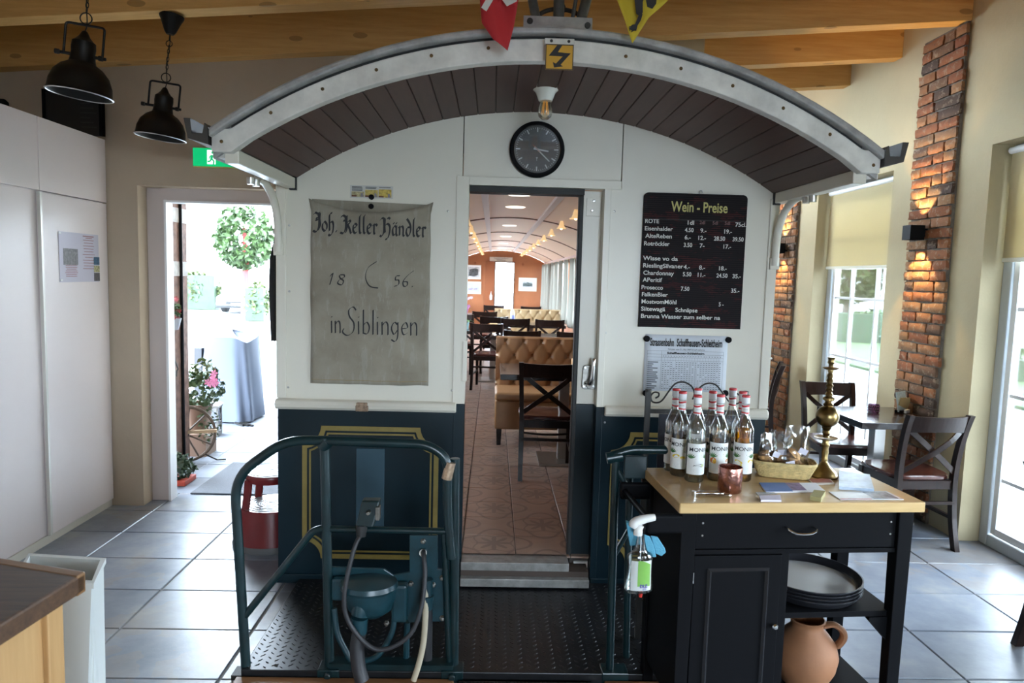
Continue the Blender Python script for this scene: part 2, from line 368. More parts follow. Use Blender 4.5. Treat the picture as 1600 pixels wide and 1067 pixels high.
def pillar(y0, y1, z1):
    p = struct(MB().box(3.108, 3.14, y0 + .012, y1 - .012, 0, z1).build('trim_%d' % (1 if y0 < 6 else 2), M_mortar))
    pats = ['LL', 'HLH', 'LHH', 'MLH'[:2] + 'H', 'HHL', 'HMM', 'ML' + '', 'LMH'[:2]]
    for k in range(int(z1 / .0745)):
        pt = list(random.choice(pats)); tot = sum(LEN[q] for q in pt); sc = (y1 - y0) / tot; y = y0 + random.uniform(-.014, .014)
        for q in pt:
            L = LEN[q] * sc
            put('brick', random.choice(BRK[q]), p, (3.106 + random.uniform(-.003, .002), y + L / 2, .038 + k * .0745), (random.uniform(-.015, .015), 0, 0), (1, sc * random.uniform(.97, 1.0), random.uniform(.95, 1.04))); y += L
pillar(4.76, 5.25, 3.44); pillar(7.22, 7.71, 3.44)
# ------------------------------------------------------------------ ceiling
def zb(x): return 3.44 - 0.083 * (3.13 - x)
CEIL = struct(MB().hexa([(-3.4, -4.3, zb(-3.4) + .30), (3.5, -4.3, zb(3.5) + .30), (3.5, 9.3, zb(3.5) + .30), (-3.4, 9.3, zb(-3.4) + .30)],
                        [(-3.4, -4.3, zb(-3.4) + .4), (3.5, -4.3, zb(3.5) + .4), (3.5, 9.3, zb(3.5) + .4), (-3.4, 9.3, zb(-3.4) + .4)]).build('ceiling', mat_wood('spruce_boards', (0.50, 0.27, 0.085), (0.66, 0.40, 0.15), 0.6, axis=1, rnd=False)))
for k in range(-9, 3):
    y = 4.76 + 0.8 * k; x0 = -3.3 if k < 1 else -0.9; x1 = 3.13
    MB().hexa([(x0, y, zb(x0)), (x1, y, zb(x1)), (x1, y + .12, zb(x1)), (x0, y + .12, zb(x0))],
              [(x0, y, zb(x0) + .30), (x1, y, zb(x1) + .30), (x1, y + .12, zb(x1) + .30), (x0, y + .12, zb(x0) + .30)]).build('beam', M_beam, CEIL, bev=.004)
# ================================================================== the tram car
FY = 3.63
TR = thing('tram_car', 'vintage cream and dark teal tram car with open end platform and arched roof', 'tram', (0.18, FY, 0))
def T(mb, name, m, parent=None, **kw):
    """a part of the tram, built in world coordinates"""
    o = mb.build(name, m, parent or TR, **kw)
    if parent is None: o.location = -TR.location
    return o
M_cream = mat('tram_cream', (0.72, 0.68, 0.58), 0.35, var=0.03, scale=2.0, bump=0.03, bscale=12)
M_teal = mat('tram_teal', (0.004, 0.015, 0.022), 0.3, var=0.25, scale=3, bump=0.04, bscale=9, spec=.35)
M_green = mat('rail_green', (0.004, 0.018, 0.021), 0.3, var=0.3, scale=14, bump=0.08, bscale=90)
M_greenb = mat('coupler_green', (0.008, 0.038, 0.05), 0.32, var=0.25, scale=16, bump=0.1, bscale=70)
M_gold = mat('gold_paint', (0.25, 0.185, 0.045), 0.5, var=0.12, scale=12)
M_alu = mat('weathered_aluminium', (0.68, 0.665, 0.62), 0.5, metal=0.1, var=0.16, scale=9, bump=0.06, bscale=40)
M_cap = mat('roof_cap_grey', (0.36, 0.355, 0.345), 0.55, var=0.25, scale=14, bump=0.1, bscale=60)
M_dark = mat('rubber_black', (0.012, 0.012, 0.012), 0.6)
M_plank = mat_wood('mahogany_plank', (0.055, 0.020, 0.014), (0.085, 0.034, 0.024), 0.5, axis=1, scale=4, stretch=10, bump=0.04)
M_lining = mat('lining_terracotta', (0.36, 0.135, 0.055), 0.5, var=0.06, scale=4)
M_ceilcream = mat('ceiling_cream', (0.84, 0.60, 0.43), 0.55)
def arcz(x, top, R, c=0.21): return top - R + math.sqrt(R * R - (x - c) ** 2)
def zs(x): return arcz(x, 2.493, 2.2)          # underside of the roof
def zo(x): return arcz(x, 2.60, 2.24)          # top of the roof
def zi(x): return arcz(x, 2.31, 2.27, 0.2)     # saloon ceiling
def XZ(a, b, d): return (a, d, b)
def lin(a, b, n): return [a + (b - a) * i / n for i in range(n + 1)]
def arch_panel(x0, x1, z0, n=16):
    top = []
    for x in lin(x1, x0, n): top.append((x, (zs(max(min(x, 1.425), -1.0)) + .004) if -1.0 <= x <= 1.425 else 2.128))
    return [(x0, z0), (x1, z0)] + top
XL, XR = -1.098, 1.457
T(MB().prism(arch_panel(XL, -.168, 1.0), XZ, FY, FY + .06), 'front_panel', M_cream)
T(MB().prism(arch_panel(-.163, .638, 2.125), XZ, FY + .002, FY + .06), 'transom_panel', M_cream)
T(MB().prism([(.560, 1.0), (XR, 1.0), (XR, 2.128)] + [(x, zs(x) + .004) for x in lin(1.425, .643, 14)] + [(.643, 2.125), (.560, 2.125)], XZ, FY, FY + .06), 'front_panel', M_cream)
T(MB().box(XL, -.168, FY, FY + .06, 0.02, .998), 'lower_panel', M_teal)
T(MB().box(.560, XR, FY, FY + .06, 0.02, .998), 'lower_panel', M_teal)
# skirt along the foot of the front
for a, b in ((XL - .01, -.168), (.56, XR + .01)): T(MB().box(a, b, FY - .012, FY, .02, .07), 'skirt', M_teal, bev=.004)
# belt rails with rounded nose
for a, b in ((XL - .008, -.175), (.60, XR + .004)):
    pr = [(FY, .952), (FY - .022, .955), (FY - .034, .968), (FY - .036, .984), (FY - .03, 1.0), (FY - .012, 1.008), (FY, 1.008)]
    T(MB().prism(pr, lambda p, q, d: (d, p, q), a, b), 'belt_rail', M_cream, bev=.006)
T(MB().box(-.69, -.625, FY - .046, FY - .034, .955, .985).box(-.685, -.63, FY - .05, FY - .03, .985, 1.0), 'rusty_bracket', mat('rusty_steel', (.32, .22, .15), .8, var=.5, scale=60, bump=.3), bev=.003)
# corner strips with curved grab handles
for s, xc in ((1, XL), (-1, XR)):
    x0, x1 = (xc - .004, xc + .045) if s > 0 else (xc - .045, xc + .004)
    T(MB().box(x0, x1, FY - .012, FY + .01, 1.01, 2.10), 'corner_strip', M_cream, bev=.003)
    x0, x1 = (xc - .012, xc + .036) if s > 0 else (xc - .036, xc + .012)
    T(MB().box(x0, x1, FY - .03, FY - .008, 1.74, 1.80), 'handle_plate', M_cream, bev=.003)
    xh = xc + s * .014
    P = cr([(xh, FY - .028, 1.76), (xh, FY - .045, 1.92), (xh - s * .008, FY - .09, 2.02), (xh - s * .012, FY - .19, 2.075), (xh - s * .012, FY - .30, 2.085)], 6)
    hd = T(MB().tube(P, .019, 10), 'grab_handle', M_cream, smooth=True)
    for dy in (.33, .40): MB().lathe([(0, -.03), (.016, -.03), (.018, -.01), (.018, .0), (0, .0)], 12, (xh - s * .01, FY - dy, 2.075)).build('knob', M_steel, hd, smooth=True)
for px in [(575, 330), (700, 330), (452, 352), (452, 455), (450, 605), (706, 610), (720, 345), (720, 400), (724, 480), (1208, 455), (1205, 560), (1200, 600), (960, 330), (948, 420), (946, 520), (945, 660), (948, 470)]:
    p = pY(px[0], px[1], FY); T(MB().lathe([(0, .005), (.004, .004), (.006, .0)], 8, (p.x, FY, p.z), 'y'), 'screw', M_steel, smooth=True)
# gold lining on the lower panels
def notched(x0, x1, z0, z1, r, d, n=6):
    out = []
    for cx, cz, a0 in ((x0, z1, -90), (x1, z1, 180), (x1, z0, 90), (x0, z0, 0)):
        R = r + d; lim = math.asin(min(1, d / R))
        A = [lim + (math.pi / 2 - 2 * lim) * k / n for k in range(n + 1)]
        for a in A:
            # arc from one side to the next, swept inside the rectangle
            if (cx, cz) == (x0, z1): out.append((cx + R * math.sin(a), cz - R * math.cos(a)))
            elif (cx, cz) == (x1, z1): out.append((cx - R * math.cos(a), cz - R * math.sin(a)))
            elif (cx, cz) == (x1, z0): out.append((cx - R * math.sin(a), cz + R * math.cos(a)))
            else: out.append((cx + R * math.cos(a), cz + R * math.sin(a)))
    return out
def gold_ring(x0, x1, z0, z1, r, d0, d1):
    a = notched(x0, x1, z0, z1, r, d0); b = notched(x0, x1, z0, z1, r, d1); a.append(a[0]); b.append(b[0])
    return MB().strip(a, b, XZ, FY - .0035, FY + .001)
for (x0, x1) in ((-.972, -.262), (.645, 1.37)):
    T(gold_ring(x0, x1, .155, .868, .098, 0.0, .025), 'gold_line', M_gold)
    T(gold_ring(x0, x1, .155, .868, .098, .036, .045), 'gold_line', M_gold)
p0, p1 = pY(557, 700, FY), pY(600, 822, FY)
T(MB().box(p0.x, p1.x, FY - .006, FY + .001, p1.z, p0.z), 'repair_patch', mat('teal_patch', (.022, .06, .085), .4, var=.1), bev=.002)
# doorway
T(MB().box(-.196, -.132, FY - .012, FY + .07, 1.0, 2.165), 'door_post', M_cream, bev=.002)
T(MB().box(-.190, -.132, FY - .008, FY + .07, .0, .998), 'door_post', M_teal, bev=.002)
T(MB().box(-.132, .64, FY - .012, FY + .06, 2.122, 2.165), 'door_header', M_cream, bev=.002)
T(MB().box(-.130, .455, FY - .002, FY + .10, 2.09, 2.12), 'door_seal', M_dark)
T(MB().box(.556, .590, FY - .010, FY + .07, 1.0, 2.13), 'door_post', M_cream, bev=.002)
T(MB().box(.556, .590, FY - .006, FY + .07, .03, .998), 'door_post', M_teal, bev=.002)
T(MB().box(-.148, -.125, FY - .02, FY + .02, 1.12, 1.33), 'strike_plate', M_cream, bev=.002)
leaf = T(MB().box(.46, 1.10, FY + .072, FY + .105, 1.0, 2.12), 'sliding_door', M_cream, bev=.002)
MB().box(.46, 1.10, FY + .072, FY + .105, .10, .997).build('lower_leaf', M_teal, leaf)
MB().box(.436, .46, FY + .06, FY + .115, .10, 2.12).build('rubber_edge', M_dark, leaf, bev=.006)
MB().box(.475, .55, FY + .066, FY + .074, 1.99, 2.085).build('hinge_plate', M_cream, leaf, bev=.002)
for xx, zz in ((.513, 2.07), (.505, 2.02)): MB().lathe([(0, .006), (.006, .005), (.008, 0)], 10, (xx, FY + .066, zz), 'y').build('screw', M_steel, leaf, smooth=True)
MB().box(.475, .55, FY + .05, FY + .072, .105, .14).build('foot_guide', M_alu, leaf)
hp = pY(921, 588, FY + .07)
mb = MB(); pl = []
for cx, cz in ((.022, .045), (-.022, .045), (-.026, -.052), (.026, -.052)):
    for k in range(5):
        a = {(1, 1): 0, (-1, 1): 90, (-1, -1): 180, (1, -1): 270}[(1 if cx > 0 else -1, 1 if cz > 0 else -1)] + k * 22.5
        pl.append((hp.x + cx + .016 * math.cos(rad(a)), hp.z + cz + .016 * math.sin(rad(a))))
M_worn = mat('worn_chrome', (.24, .23, .21), .38, metal=1.0, var=.25, scale=40, bump=.1)
pl_o = mb.prism(pl, XZ, FY + .056, FY + .073).build('handle_plate', M_worn, leaf, bev=.003)
MB().tube(cr([(hp.x - .018, FY + .05, hp.z - .035), (hp.x - .004, FY + .02, hp.z - .03), (hp.x + .004, FY + .0, hp.z + .0), (hp.x + .008, FY - .004, hp.z + .06), (hp.x + .012, FY - .002, hp.z + .105)], 5), [.013, .013, .013, .013, .014, .015, .015, .014, .013, .0125, .012, .0115, .011, .011, .011, .011, .011, .0105, .01, .009, .007], 10).build('lever', M_chrome, leaf, smooth=True)
MB().lathe([(0, .022), (.012, .02), (.014, .0)], 14, (hp.x - .004, FY + .056, hp.z - .05), 'y').build('lock', M_worn, leaf, smooth=True)
for dx, dz in ((-.026, .046), (.026, .046), (-.03, -.055), (.022, -.052)): MB().lathe([(0, .005), (.006, .004), (.007, 0)], 8, (hp.x + dx, FY + .056, hp.z + dz), 'y').build('screw', M_steel, leaf, smooth=True)
# sills
M_sill = mat('sill_aluminium', (.26, .25, .235), .45, metal=.3, var=.25, scale=18, bump=.08)
T(MB().box(-.132, .436, FY - .065, FY + .06, .128, .172), 'door_sill', M_sill, bev=.003)
T(MB().box(-.132, .54, FY - .10, FY + .0, .055, .098), 'door_step', M_sill, bev=.003)
T(MB().box(-.132, .54, FY - .06, FY + .07, .02, .127), 'sill_riser', mat('sill_brown', (.06, .04, .03), .6))
# ---- roof
XA, XB = -1.09, 1.51
xs = lin(XA, XB, 36)
RF = 2.78
T(MB().strip([(x, zs(x) + .02) for x in xs], [(x, zo(x) - .004) for x in xs], XZ, RF + .02, 18.3), 'roof_shell', M_cap)
T(MB().strip([(x, zs(max(-1.0, min(1.425, x)))) if -1.0 <= x <= 1.425 else (x, 2.112) for x in xs], [(x, zs(x) + .082 if -1.0 <= x <= 1.425 else 2.20) for x in xs], XZ, RF, RF + .05), 'roof_fascia', M_alu, bev=.004)
T(MB().strip([(x, zs(x) + .080) for x in xs[1:-1]], [(x, zs(x) + .100) for x in xs[1:-1]], XZ, RF + .012, RF + .05), 'fascia_groove', M_dark)
T(MB().strip([(x, zs(x) + .094) for x in xs], [(x, zo(x) + .012) for x in xs], XZ, RF - .03, RF + .10), 'roof_cap', M_cap, bev=.008)
lining = T(MB().strip([(x, zs(x) + .012) for x in lin(-1.0, 1.425, 30)], [(x, zs(x) + .022) for x in lin(-1.0, 1.425, 30)], XZ, RF + .04, FY + .01), 'roof_lining', M_dark)
NPL = 29; A0 = math.asin((-1.002 - .21) / 2.2); A1 = math.asin((1.428 - .21) / 2.2)
for k in range(NPL):
    g = .0011; a0 = A0 + (A1 - A0) * k / NPL + g / 2; a1 = A0 + (A1 - A0) * (k + 1) / NPL - g / 2
    am = [a0, a0 + .0012, (a0 + a1) / 2, a1 - .0012, a1]; rr = [2.203, 2.2, 2.2, 2.2, 2.203]
    lo = [(.21 + r * math.sin(a), .293 + r * math.cos(a)) for a, r in zip(am, rr)]; hi = [(.21 + 2.214 * math.sin(a), .293 + 2.214 * math.cos(a)) for a in am]
    MB().strip(lo, hi, XZ, RF + .045, FY + .004).build('plank', M_plank, lining)
for px in [(346, 221), (423, 176), (504, 139), (588, 109), (674, 87), (763, 75), (978, 88), (1064, 107), (1145, 134), (1224, 169), (1297, 210), (1365, 258)]:
    p = pY(px[0], px[1], RF); T(MB().lathe([(0, .004), (.004, .0035), (.0055, .001), (.007, 0)], 10, (p.x, RF, p.z), 'y'), 'bolt', mat('rust_bolt', (.12, .07, .02), .8), smooth=True)
for s, x in ((1, -1.0), (-1, 1.425)):
    a, b = sorted((x, x - s * .055))
    T(MB().box(a, b, RF + .04, FY + .01, 2.075, 2.128), 'eave_beam', M_cream, bev=.004)
    a, b = sorted((x + s * .004, x - s * .03)); T(MB().box(a, b, FY - .03, FY - .008, 2.068, 2.135), 'eave_clip', M_dark)
    a, b = sorted((x - s * .055, x - s * .10)); T(MB().box(a, b, RF + .04, 18.2, 2.095, 2.115), 'eave_flange', M_alu)
    # rain gutter along the eave
    xg = XA - .005 if s > 0 else XB + .005
    gp = [(0, .045), (-.012, .06), (-.02, .02), (-.06, .02), (-.065, .075), (-.09, .075), (-.075, .0), (.0, -.02)]
    T(MB().prism([(xg + s * q[0], 2.155 + q[1]) for q in gp], XZ, RF - .02, 18.2), 'gutter', mat('gutter_dark', (.05, .045, .04), .5))
# current collector foot on the roof
p0, p1 = pY(818, 25, 2.86), pY(925, 42, 2.86)
T(MB().box(p0.x, p1.x, 2.85, 2.86, 2.59, p0.z), 'collector_plate', M_cap, bev=.002)
for px in ((828, 33), (918, 40)): p = pY(px[0], px[1], 2.85); T(MB().lathe([(0, .004), (.012, .004), (.012, 0)], 12, (p.x, 2.85, p.z), 'y'), 'bolt', M_dark, smooth=True)
M_pipe = mat('pipe_grey', (.13, .155, .17), .4, metal=.5, var=.2, scale=20)
for (a, b, r) in (((843, 38), (826, -30), .019), ((873, 38), (874, -30), .022), ((902, 40), (924, -30), .021), ((893, 25), (905, -30), .008)):
    A = pY(a[0], a[1], 2.90); B = pY(b[0], b[1], 2.95); A.z = max(A.z - .04, zo(A.x) - .01); T(MB().tube([A, B, B + (B - A) * 1.2], r, 12), 'collector_pipe', M_pipe, smooth=True)
cc = pY(874, 18, 3.0); T(MB().tube(cr([cc + Vector((-.09, 0, -.06)), cc + Vector((-.075, 0, -.01)), cc + Vector((0, 0, .01)), cc + Vector((.08, 0, -.01)), cc + Vector((.10, 0, -.06))], 5), .009, 8).lathe([(.0, 0), (.025, 0), (.025, .02), (.014, .04), (.022, .06), (.012, .09), (.02, .12), (0, .13)], 14, cc), 'collector_insulator', mat('iron_dark', (.03, .025, .02), .6), smooth=True)
# ---- end platform
PZ = .045
plat = T(MB().box(-.985, 1.42, 2.755, FY, PZ - .045, PZ), 'platform', mat('chequer_black', (.018, .018, .02), .36, metal=.5, var=.2, scale=20), bev=.003)
mb = MB()
for j in range(24):
    for i in range(70):
        x = -.965 + .034 * i; y = 2.775 + .036 * j + (.018 if i % 2 else 0)
        if y > FY - .03 or x > 1.40: continue
        a = rad(45 if i % 2 else -45); c, s = math.cos(a), math.sin(a); L, w, h = .0135, .0045, .0022
        mb.add([(x - L * c, y - L * s, PZ), (x + w * s, y - w * c, PZ), (x + L * c, y + L * s, PZ), (x - w * s, y + w * c, PZ), (x - L * .5 * c, y - L * .5 * s, PZ + h), (x + L * .5 * c, y + L * .5 * s, PZ + h)],
               [(0, 1, 4), (1, 2, 5), (1, 5, 4), (2, 3, 5), (3, 0, 4), (3, 4, 5)])
tp = mb.build('tread_pattern', MATS['chequer_black'], plat); tp['kind'] = 'stuff'
# ---- railing on the left of the platform gap
RY = 2.79
def q(u, v, y=RY): return pY(u, v, y)
foot = q(385, 1052)
P = [foot, q(366, 745), q(445, 688), q(508, 688), q(668, 694), q(700, 716), q(699, 800), q(705, 872)]
rail = T(MB().tube(fillet(P, .10, 7), .0195, 12), 'railing', M_green, smooth=True)
def R_(mb, name, m=M_green, sm=True, **kw): return mb.build(name, m, rail, smooth=sm, **kw)
R_(MB().tube(fillet([q(378, 968), q(490, 828), q(512, 824)], .06), .015, 10), 'diagonal_brace')
R_(MB().tube([q(510, 826), q(700, 830)], .0135, 10), 'mid_rail')
a, b = q(507, 684), q(515, 1050); R_(MB().tube([a, b], .020, 12), 'post')
a, b = q(711, 716, RY + .02), q(709, 1062, RY + .02); R_(MB().tube([a, b], .020, 12), 'post')
R_(MB().tube([q(694, 830, RY + .01), q(703, 1060, RY + .01)], .014, 10), 'post')
a, b = q(516, 1042), q(708, 1045); R_(MB().tube([a, b], .030, 4), 'foot_bar', sm=False)
for px in ((516, 1048), (707, 1048)): p = q(*px); R_(MB().box(p.x - .045, p.x + .045, RY - .04, RY + .04, .0, .05).lathe([(0, .02), (.014, .018), (.016, 0)], 12, (p.x, RY - .04, .03), 'y'), 'foot_bracket', bev=.004)
R_(MB().box(foot.x - .05, foot.x + .07, RY - .035, RY + .035, 0, .02).tube([foot + Vector((0, 0, 0)), foot + Vector((.13, 0, .03))], .012, 8), 'foot_bracket', mat('iron_dark', (.03, .025, .02), .6))
R_(MB().tube([q(704, 722, RY - .004), q(698, 748, RY - .004)], .0215, 12), 'worn_sleeve', mat('worn_brass', (.45, .32, .22), .4, metal=.7, var=.3, scale=50))
R_(MB().tube([q(512, 690, RY - .002), q(503, 700, RY)], .026, 10), 'clamp')
# plates and coupler hanging on the railing
c = lambda u, v: (lambda p: (p.x, p.z))(q(u, v, RY + .03))
T(MB().prism([c(517, 885), c(600, 888), c(615, 898), c(640, 893), c(640, 836), c(684, 836), c(684, 888), c(697, 890), c(697, 970), c(640, 972), c(620, 950), c(560, 950), c(517, 920)], XZ, RY + .025, RY + .037), 'coupler_plate', M_greenb, bev=.003)
for px in ((661, 846), (642, 912), (677, 914), (691, 903), (691, 966), (604, 915), (606, 951), (604, 974)):
    p = q(px[0], px[1], RY + .02); T(MB().lathe([(0, .016), (.008, .015), (.009, .008), (.012, .006), (.012, 0)], 6, (p.x, RY + .025, p.z), 'y'), 'bolt', M_worn)
h = q(580, 935, RY); hx, hz = h.x, h.z
head = T(MB().lathe([(0, -.085), (.05, -.08), (.09, -.05), (.105, 0), (.105, .045), (.085, .06), (0, .064)], 24, (hx, RY - .02, hz + .02), 'z', .8), 'coupler_head', M_greenb, smooth=True)
MB().lathe([(0, .0), (.112, .0), (.118, .012), (.112, .03), (.06, .042), (0, .044)], 24, (hx - .005, RY - .025, hz + .055), 'z', .85).build('lid', M_greenb, head, smooth=True)
MB().tube([q(562, 962, RY - .07), q(566, 945, RY - .06), q(574, 925, RY - .03)], [.034, .042, .05], 14).build('spout', M_greenb, head, smooth=True)
MB().tube([q(562, 988, RY - .07), q(563, 966, RY - .07)], .03, 14).tube([q(561, 972, RY - .07), q(562, 964, RY - .07)], .035, 14).build('collar', M_greenb, head, smooth=True)
MB().box(hx + .085, hx + .15, RY - .03, RY + .02, hz - .09, hz + .07).build('flange', M_greenb, head, bev=.012)
MB().box(hx - .16, hx - .09, RY - .02, RY + .02, hz - .005, hz + .09).build('flange', M_greenb, head, bev=.012)
T(MB().tube(fillet([q(522, 950, RY - .01), q(526, 990, RY - .02), q(548, 1032, RY - .03)], .04), .012, 10), 'safety_loop', M_greenb, smooth=True)
T(MB().tube(fillet([q(616, 945, RY - .01), q(616, 985, RY - .02), q(590, 1028, RY - .03), q(560, 1034, RY - .03)], .05), .012, 10), 'safety_loop', M_greenb, smooth=True)
bx = q(575, 795, RY)
jb = T(MB().hexa([(bx.x - .042, RY - .05, bx.z - .06), (bx.x + .03, RY - .05, bx.z - .06), (bx.x + .03, RY + .03, bx.z - .06), (bx.x - .042, RY + .03, bx.z - .06)],
                 [(bx.x - .022, RY - .02, bx.z + .04), (bx.x + .05, RY - .02, bx.z + .04), (bx.x + .05, RY + .03, bx.z + .04), (bx.x - .022, RY + .03, bx.z + .04)]), 'junction_box', M_green, bev=.006)
MB().box(bx.x + .036, bx.x + .052, RY - .04, RY + .0, bx.z - .035, bx.z + .02).lathe([(0, .05), (.008, .05), (.008, 0)], 8, (bx.x + .01, RY - .01, bx.z), 'y').build('hinge', M_worn, jb, bev=.002)
MB().tube([(bx.x - .018, RY - .035, bx.z - .055), (bx.x - .02, RY - .04, bx.z - .10)], [.024, .019], 12).build('gland', M_dark, jb, smooth=True)
M_cable = mat('cable_black', (.022, .022, .025), .5)
T(MB().tube(cr([(bx.x - .02, RY - .04, bx.z - .09), q(552, 862, RY - .08), q(538, 930, RY - .11), q(545, 972, RY - .11), q(575, 1008, RY - .11), q(603, 1014, RY - .11), q(640, 992, RY - .10), q(658, 950, RY - .08), q(664, 900, RY - .05), q(662, 866, RY - .02), q(662, 862, RY + .02)], 6), .0095, 10), 'cable', M_cable, smooth=True)
T(MB().tube(cr([q(562, 985, RY - .07), q(558, 1010, RY - .08), q(560, 1040, RY - .09), q(566, 1064, RY - .10)], 6), .029, 12), 'cable', M_cable, smooth=True)
T(MB().tube(cr([q(664, 918, RY - .01), q(665, 950, RY - .03), q(662, 1000, RY - .05), q(655, 1035, RY - .07), q(646, 1063, RY - .08)], 6), .0125, 10), 'cable', mat('cable_ivory', (.42, .36, .26), .6), smooth=True)
T(MB().tube([q(668, 938, RY + .0), q(668, 905, RY)], .022, 12).tube([q(666, 950, RY - .01), q(668, 930, RY - .01)], .026, 12), 'cable_clamp', M_greenb, smooth=True)
T(MB().tube([q(661, 864, RY + .03), q(661, 864, RY + .0)], .016, 10), 'gland', M_worn, smooth=True)
T(MB().tube([q(668, 930, RY + .02), q(667, 1062, RY + .02)], .022, 10), 'hose_guide', M_cable, smooth=True)
T(MB().tube([q(636, 972, RY + .03), q(634, 1045, RY + .03)], .013, 8), 'hanger', M_greenb, smooth=True)
# ---- railing on the right of the gap
P = [q(956, 712), q(985, 702), q(1120, 704)]
rail2 = T(MB().tube(fillet(P, .03), .018, 12), 'railing', M_green, smooth=True)
def R2(mb, name, m=M_green, sm=True, **kw): return mb.build(name, m, rail2, smooth=sm, **kw)
R2(MB().tube([q(948, 716), q(972, 712)], .024, 12), 'clamp')
R2(MB().tube([q(962, 715), q(952, 1058)], .017, 12), 'post')
R2(MB().tube(fillet([q(964, 734), q(985, 770), q(983, 806)], .05), .0125, 10), 'grip')
R2(MB().tube([q(984, 735, RY + .1), q(978, 1040, RY + .1)], .015, 10), 'post')
R2(MB().tube([q(957, 872), q(990, 815, RY + .1)], .011, 8), 'diagonal_brace')
a, b = q(976, 712), q(1010, 748); R2(MB().box(a.x, b.x, RY - .004, RY + .01, b.z, a.z), 'guard_plate', sm=False, bev=.004)
p = q(957, 1050); R2(MB().box(p.x - .05, p.x + .06, RY - .04, RY + .04, 0, .05), 'foot_bracket', sm=False, bev=.004)
# ---- shell behind: side walls, floor, ceiling, end wall
YE = 18.05
for s in (1, -1):
    xo, xm, xin = (XL, XL + .09, -.93) if s > 0 else (XR, XR - .08, 1.32)
    lo, hi = sorted((xo, xm))
    T(MB().box(lo, hi, FY + .06, YE + .1, .02, .998), 'side_lower', M_teal)
    up = MB().box(lo, hi, FY + .06, BAYS[0] + .18, 1.0, 2.12).box(lo, hi, BAYS[0] + .18, YE + .1, 1.97, 2.12)
    for k, y in enumerate(BAYS): up.box(lo, hi, y + 2.38, (BAYS[k + 1] + .18) if k < 4 else YE + .1, 1.0, 1.97)
    T(up, 'side_upper', M_cream)
    lo, hi = sorted((xm + s * .001, xin))
    up = MB().box(lo, hi, FY + .11, YE, .17, .90).box(lo, hi, FY + .11, BAYS[0] + .18, .90, 2.05).box(lo, hi, BAYS[0] + .18, YE, 1.97, 2.05)
    for k, y in enumerate(BAYS): up.box(lo, hi, y + 2.38, (BAYS[k + 1] + .18) if k < 4 else YE, .90, 1.97)
    T(up, 'side_lining', M_lining)
    for k, y in enumerate(BAYS):
        w = T(MB().box(min(xm, xin) + .02, max(xm, xin) - .02, y + 1.25, y + 1.31, .9, 1.97).box(xm - .01, xm + .01, y + .18, y + 2.38, .9, .93).box(xm - .01, xm + .01, y + .18, y + 2.38, 1.94, 1.97), 'side_window', mat('window_wood', (.09, .05, .03), .5))
        MB().box(xm - .003, xm + .003, y + .18, y + 2.38, .93, 1.94).build('pane', M_pane, w)
T(MB().box(-1.0, 1.38, FY + .06, YE + .1, .02, .164), 'saloon_floor', mat('floor_joint', (.07, .06, .055), .9))
t = NT('saloon_tile'); v = t.pos(); sp = t.new('ShaderNodeSeparateXYZ'); t.ln(v, sp.inputs[0])
def lat(ox, oy):
    fx = t.math('SUBTRACT', t.math('FRACT', t.math('DIVIDE', t.math('ADD', sp.outputs[0], 10 - ox), .59)), .5); fy = t.math('SUBTRACT', t.math('FRACT', t.math('DIVIDE', t.math('ADD', sp.outputs[1], 10 - oy), .604)), .5)
    r = t.math('SQRT', t.math('ADD', t.math('MULTIPLY', fx, fx), t.math('MULTIPLY', fy, fy))); th = t.math('ARCTAN2', fy, fx)
    c8 = t.math('COSINE', t.math('MULTIPLY', th, 8)); c4 = t.math('COSINE', t.math('MULTIPLY', th, 4))
    fl = t.math('LESS_THAN', r, t.math('ADD', .115, t.math('MULTIPLY', c8, .06)))
    ring = t.math('LESS_THAN', t.math('ABSOLUTE', t.math('SUBTRACT', r, t.math('ADD', .30, t.math('MULTIPLY', c4, .055)))), .017)
    ring2 = t.math('LESS_THAN', t.math('ABSOLUTE', t.math('SUBTRACT', r, t.math('ADD', .2, t.math('MULTIPLY', c4, -.045)))), .01)
    return t.math('MAXIMUM', fl, t.math('MAXIMUM', ring, ring2))
TX0, TY0 = .012, 3.571
k = t.math('MAXIMUM', lat(TX0 + .295 - .295, TY0 + .302 + .302), lat(TX0 + .295, TY0 + .302))
nz = t.noise(v, 8, 4); base = t.ramp(nz, [(.3, (.38, .27, .215)), (.7, (.46, .335, .265))])
t.ln(t.mix(t.math('MULTIPLY', k, .62), base, (.20, .155, .13)), t.b.inputs['Base Color']); t.b.inputs['Roughness'].default_value = .34; M_stile = t.m
sf = TR.children[-1]
ST = tile_mesh(.291, .299, .008, M_stile)
for j in range(0, 31):
    for i in range(-2, 5):
        x = TX0 + .295 * i + .1475 - .147; y = TY0 + .302 * j + .151 + .09
        if -.93 < x - .14 and x + .14 < 1.32: put('tile', ST, sf, (x, y, .172))
rest = MB().box(-.93, 1.32, TY0 + .09 + .302 * 31, YE, .164, .171).build('tile_field', M_stile, sf); rest['kind'] = 'stuff'
yb = [FY + .11] + BAYS + [YE]
ribx = (-.08, .50)
for k in range(len(yb) - 1):
    for x0, x1 in ((-.93, -.105), (-.055, .475), (.525, 1.32)):
        T(MB().strip([(x, zi(x)) for x in lin(x0, x1, 8)], [(x, zi(x) + .02) for x in lin(x0, x1, 8)], XZ, yb[k] + .012, yb[k + 1] - .012), 'ceiling_panel', M_ceilcream, smooth=False)
for y in yb[1:-1]: T(MB().strip([(x, zi(x) - .010) for x in lin(-.93, 1.32, 20)], [(x, zi(x) + .03) for x in lin(-.93, 1.32, 20)], XZ, y - .022, y + .022), 'ceiling_strip', mat('strip_brown', (.16, .06, .035), .5))
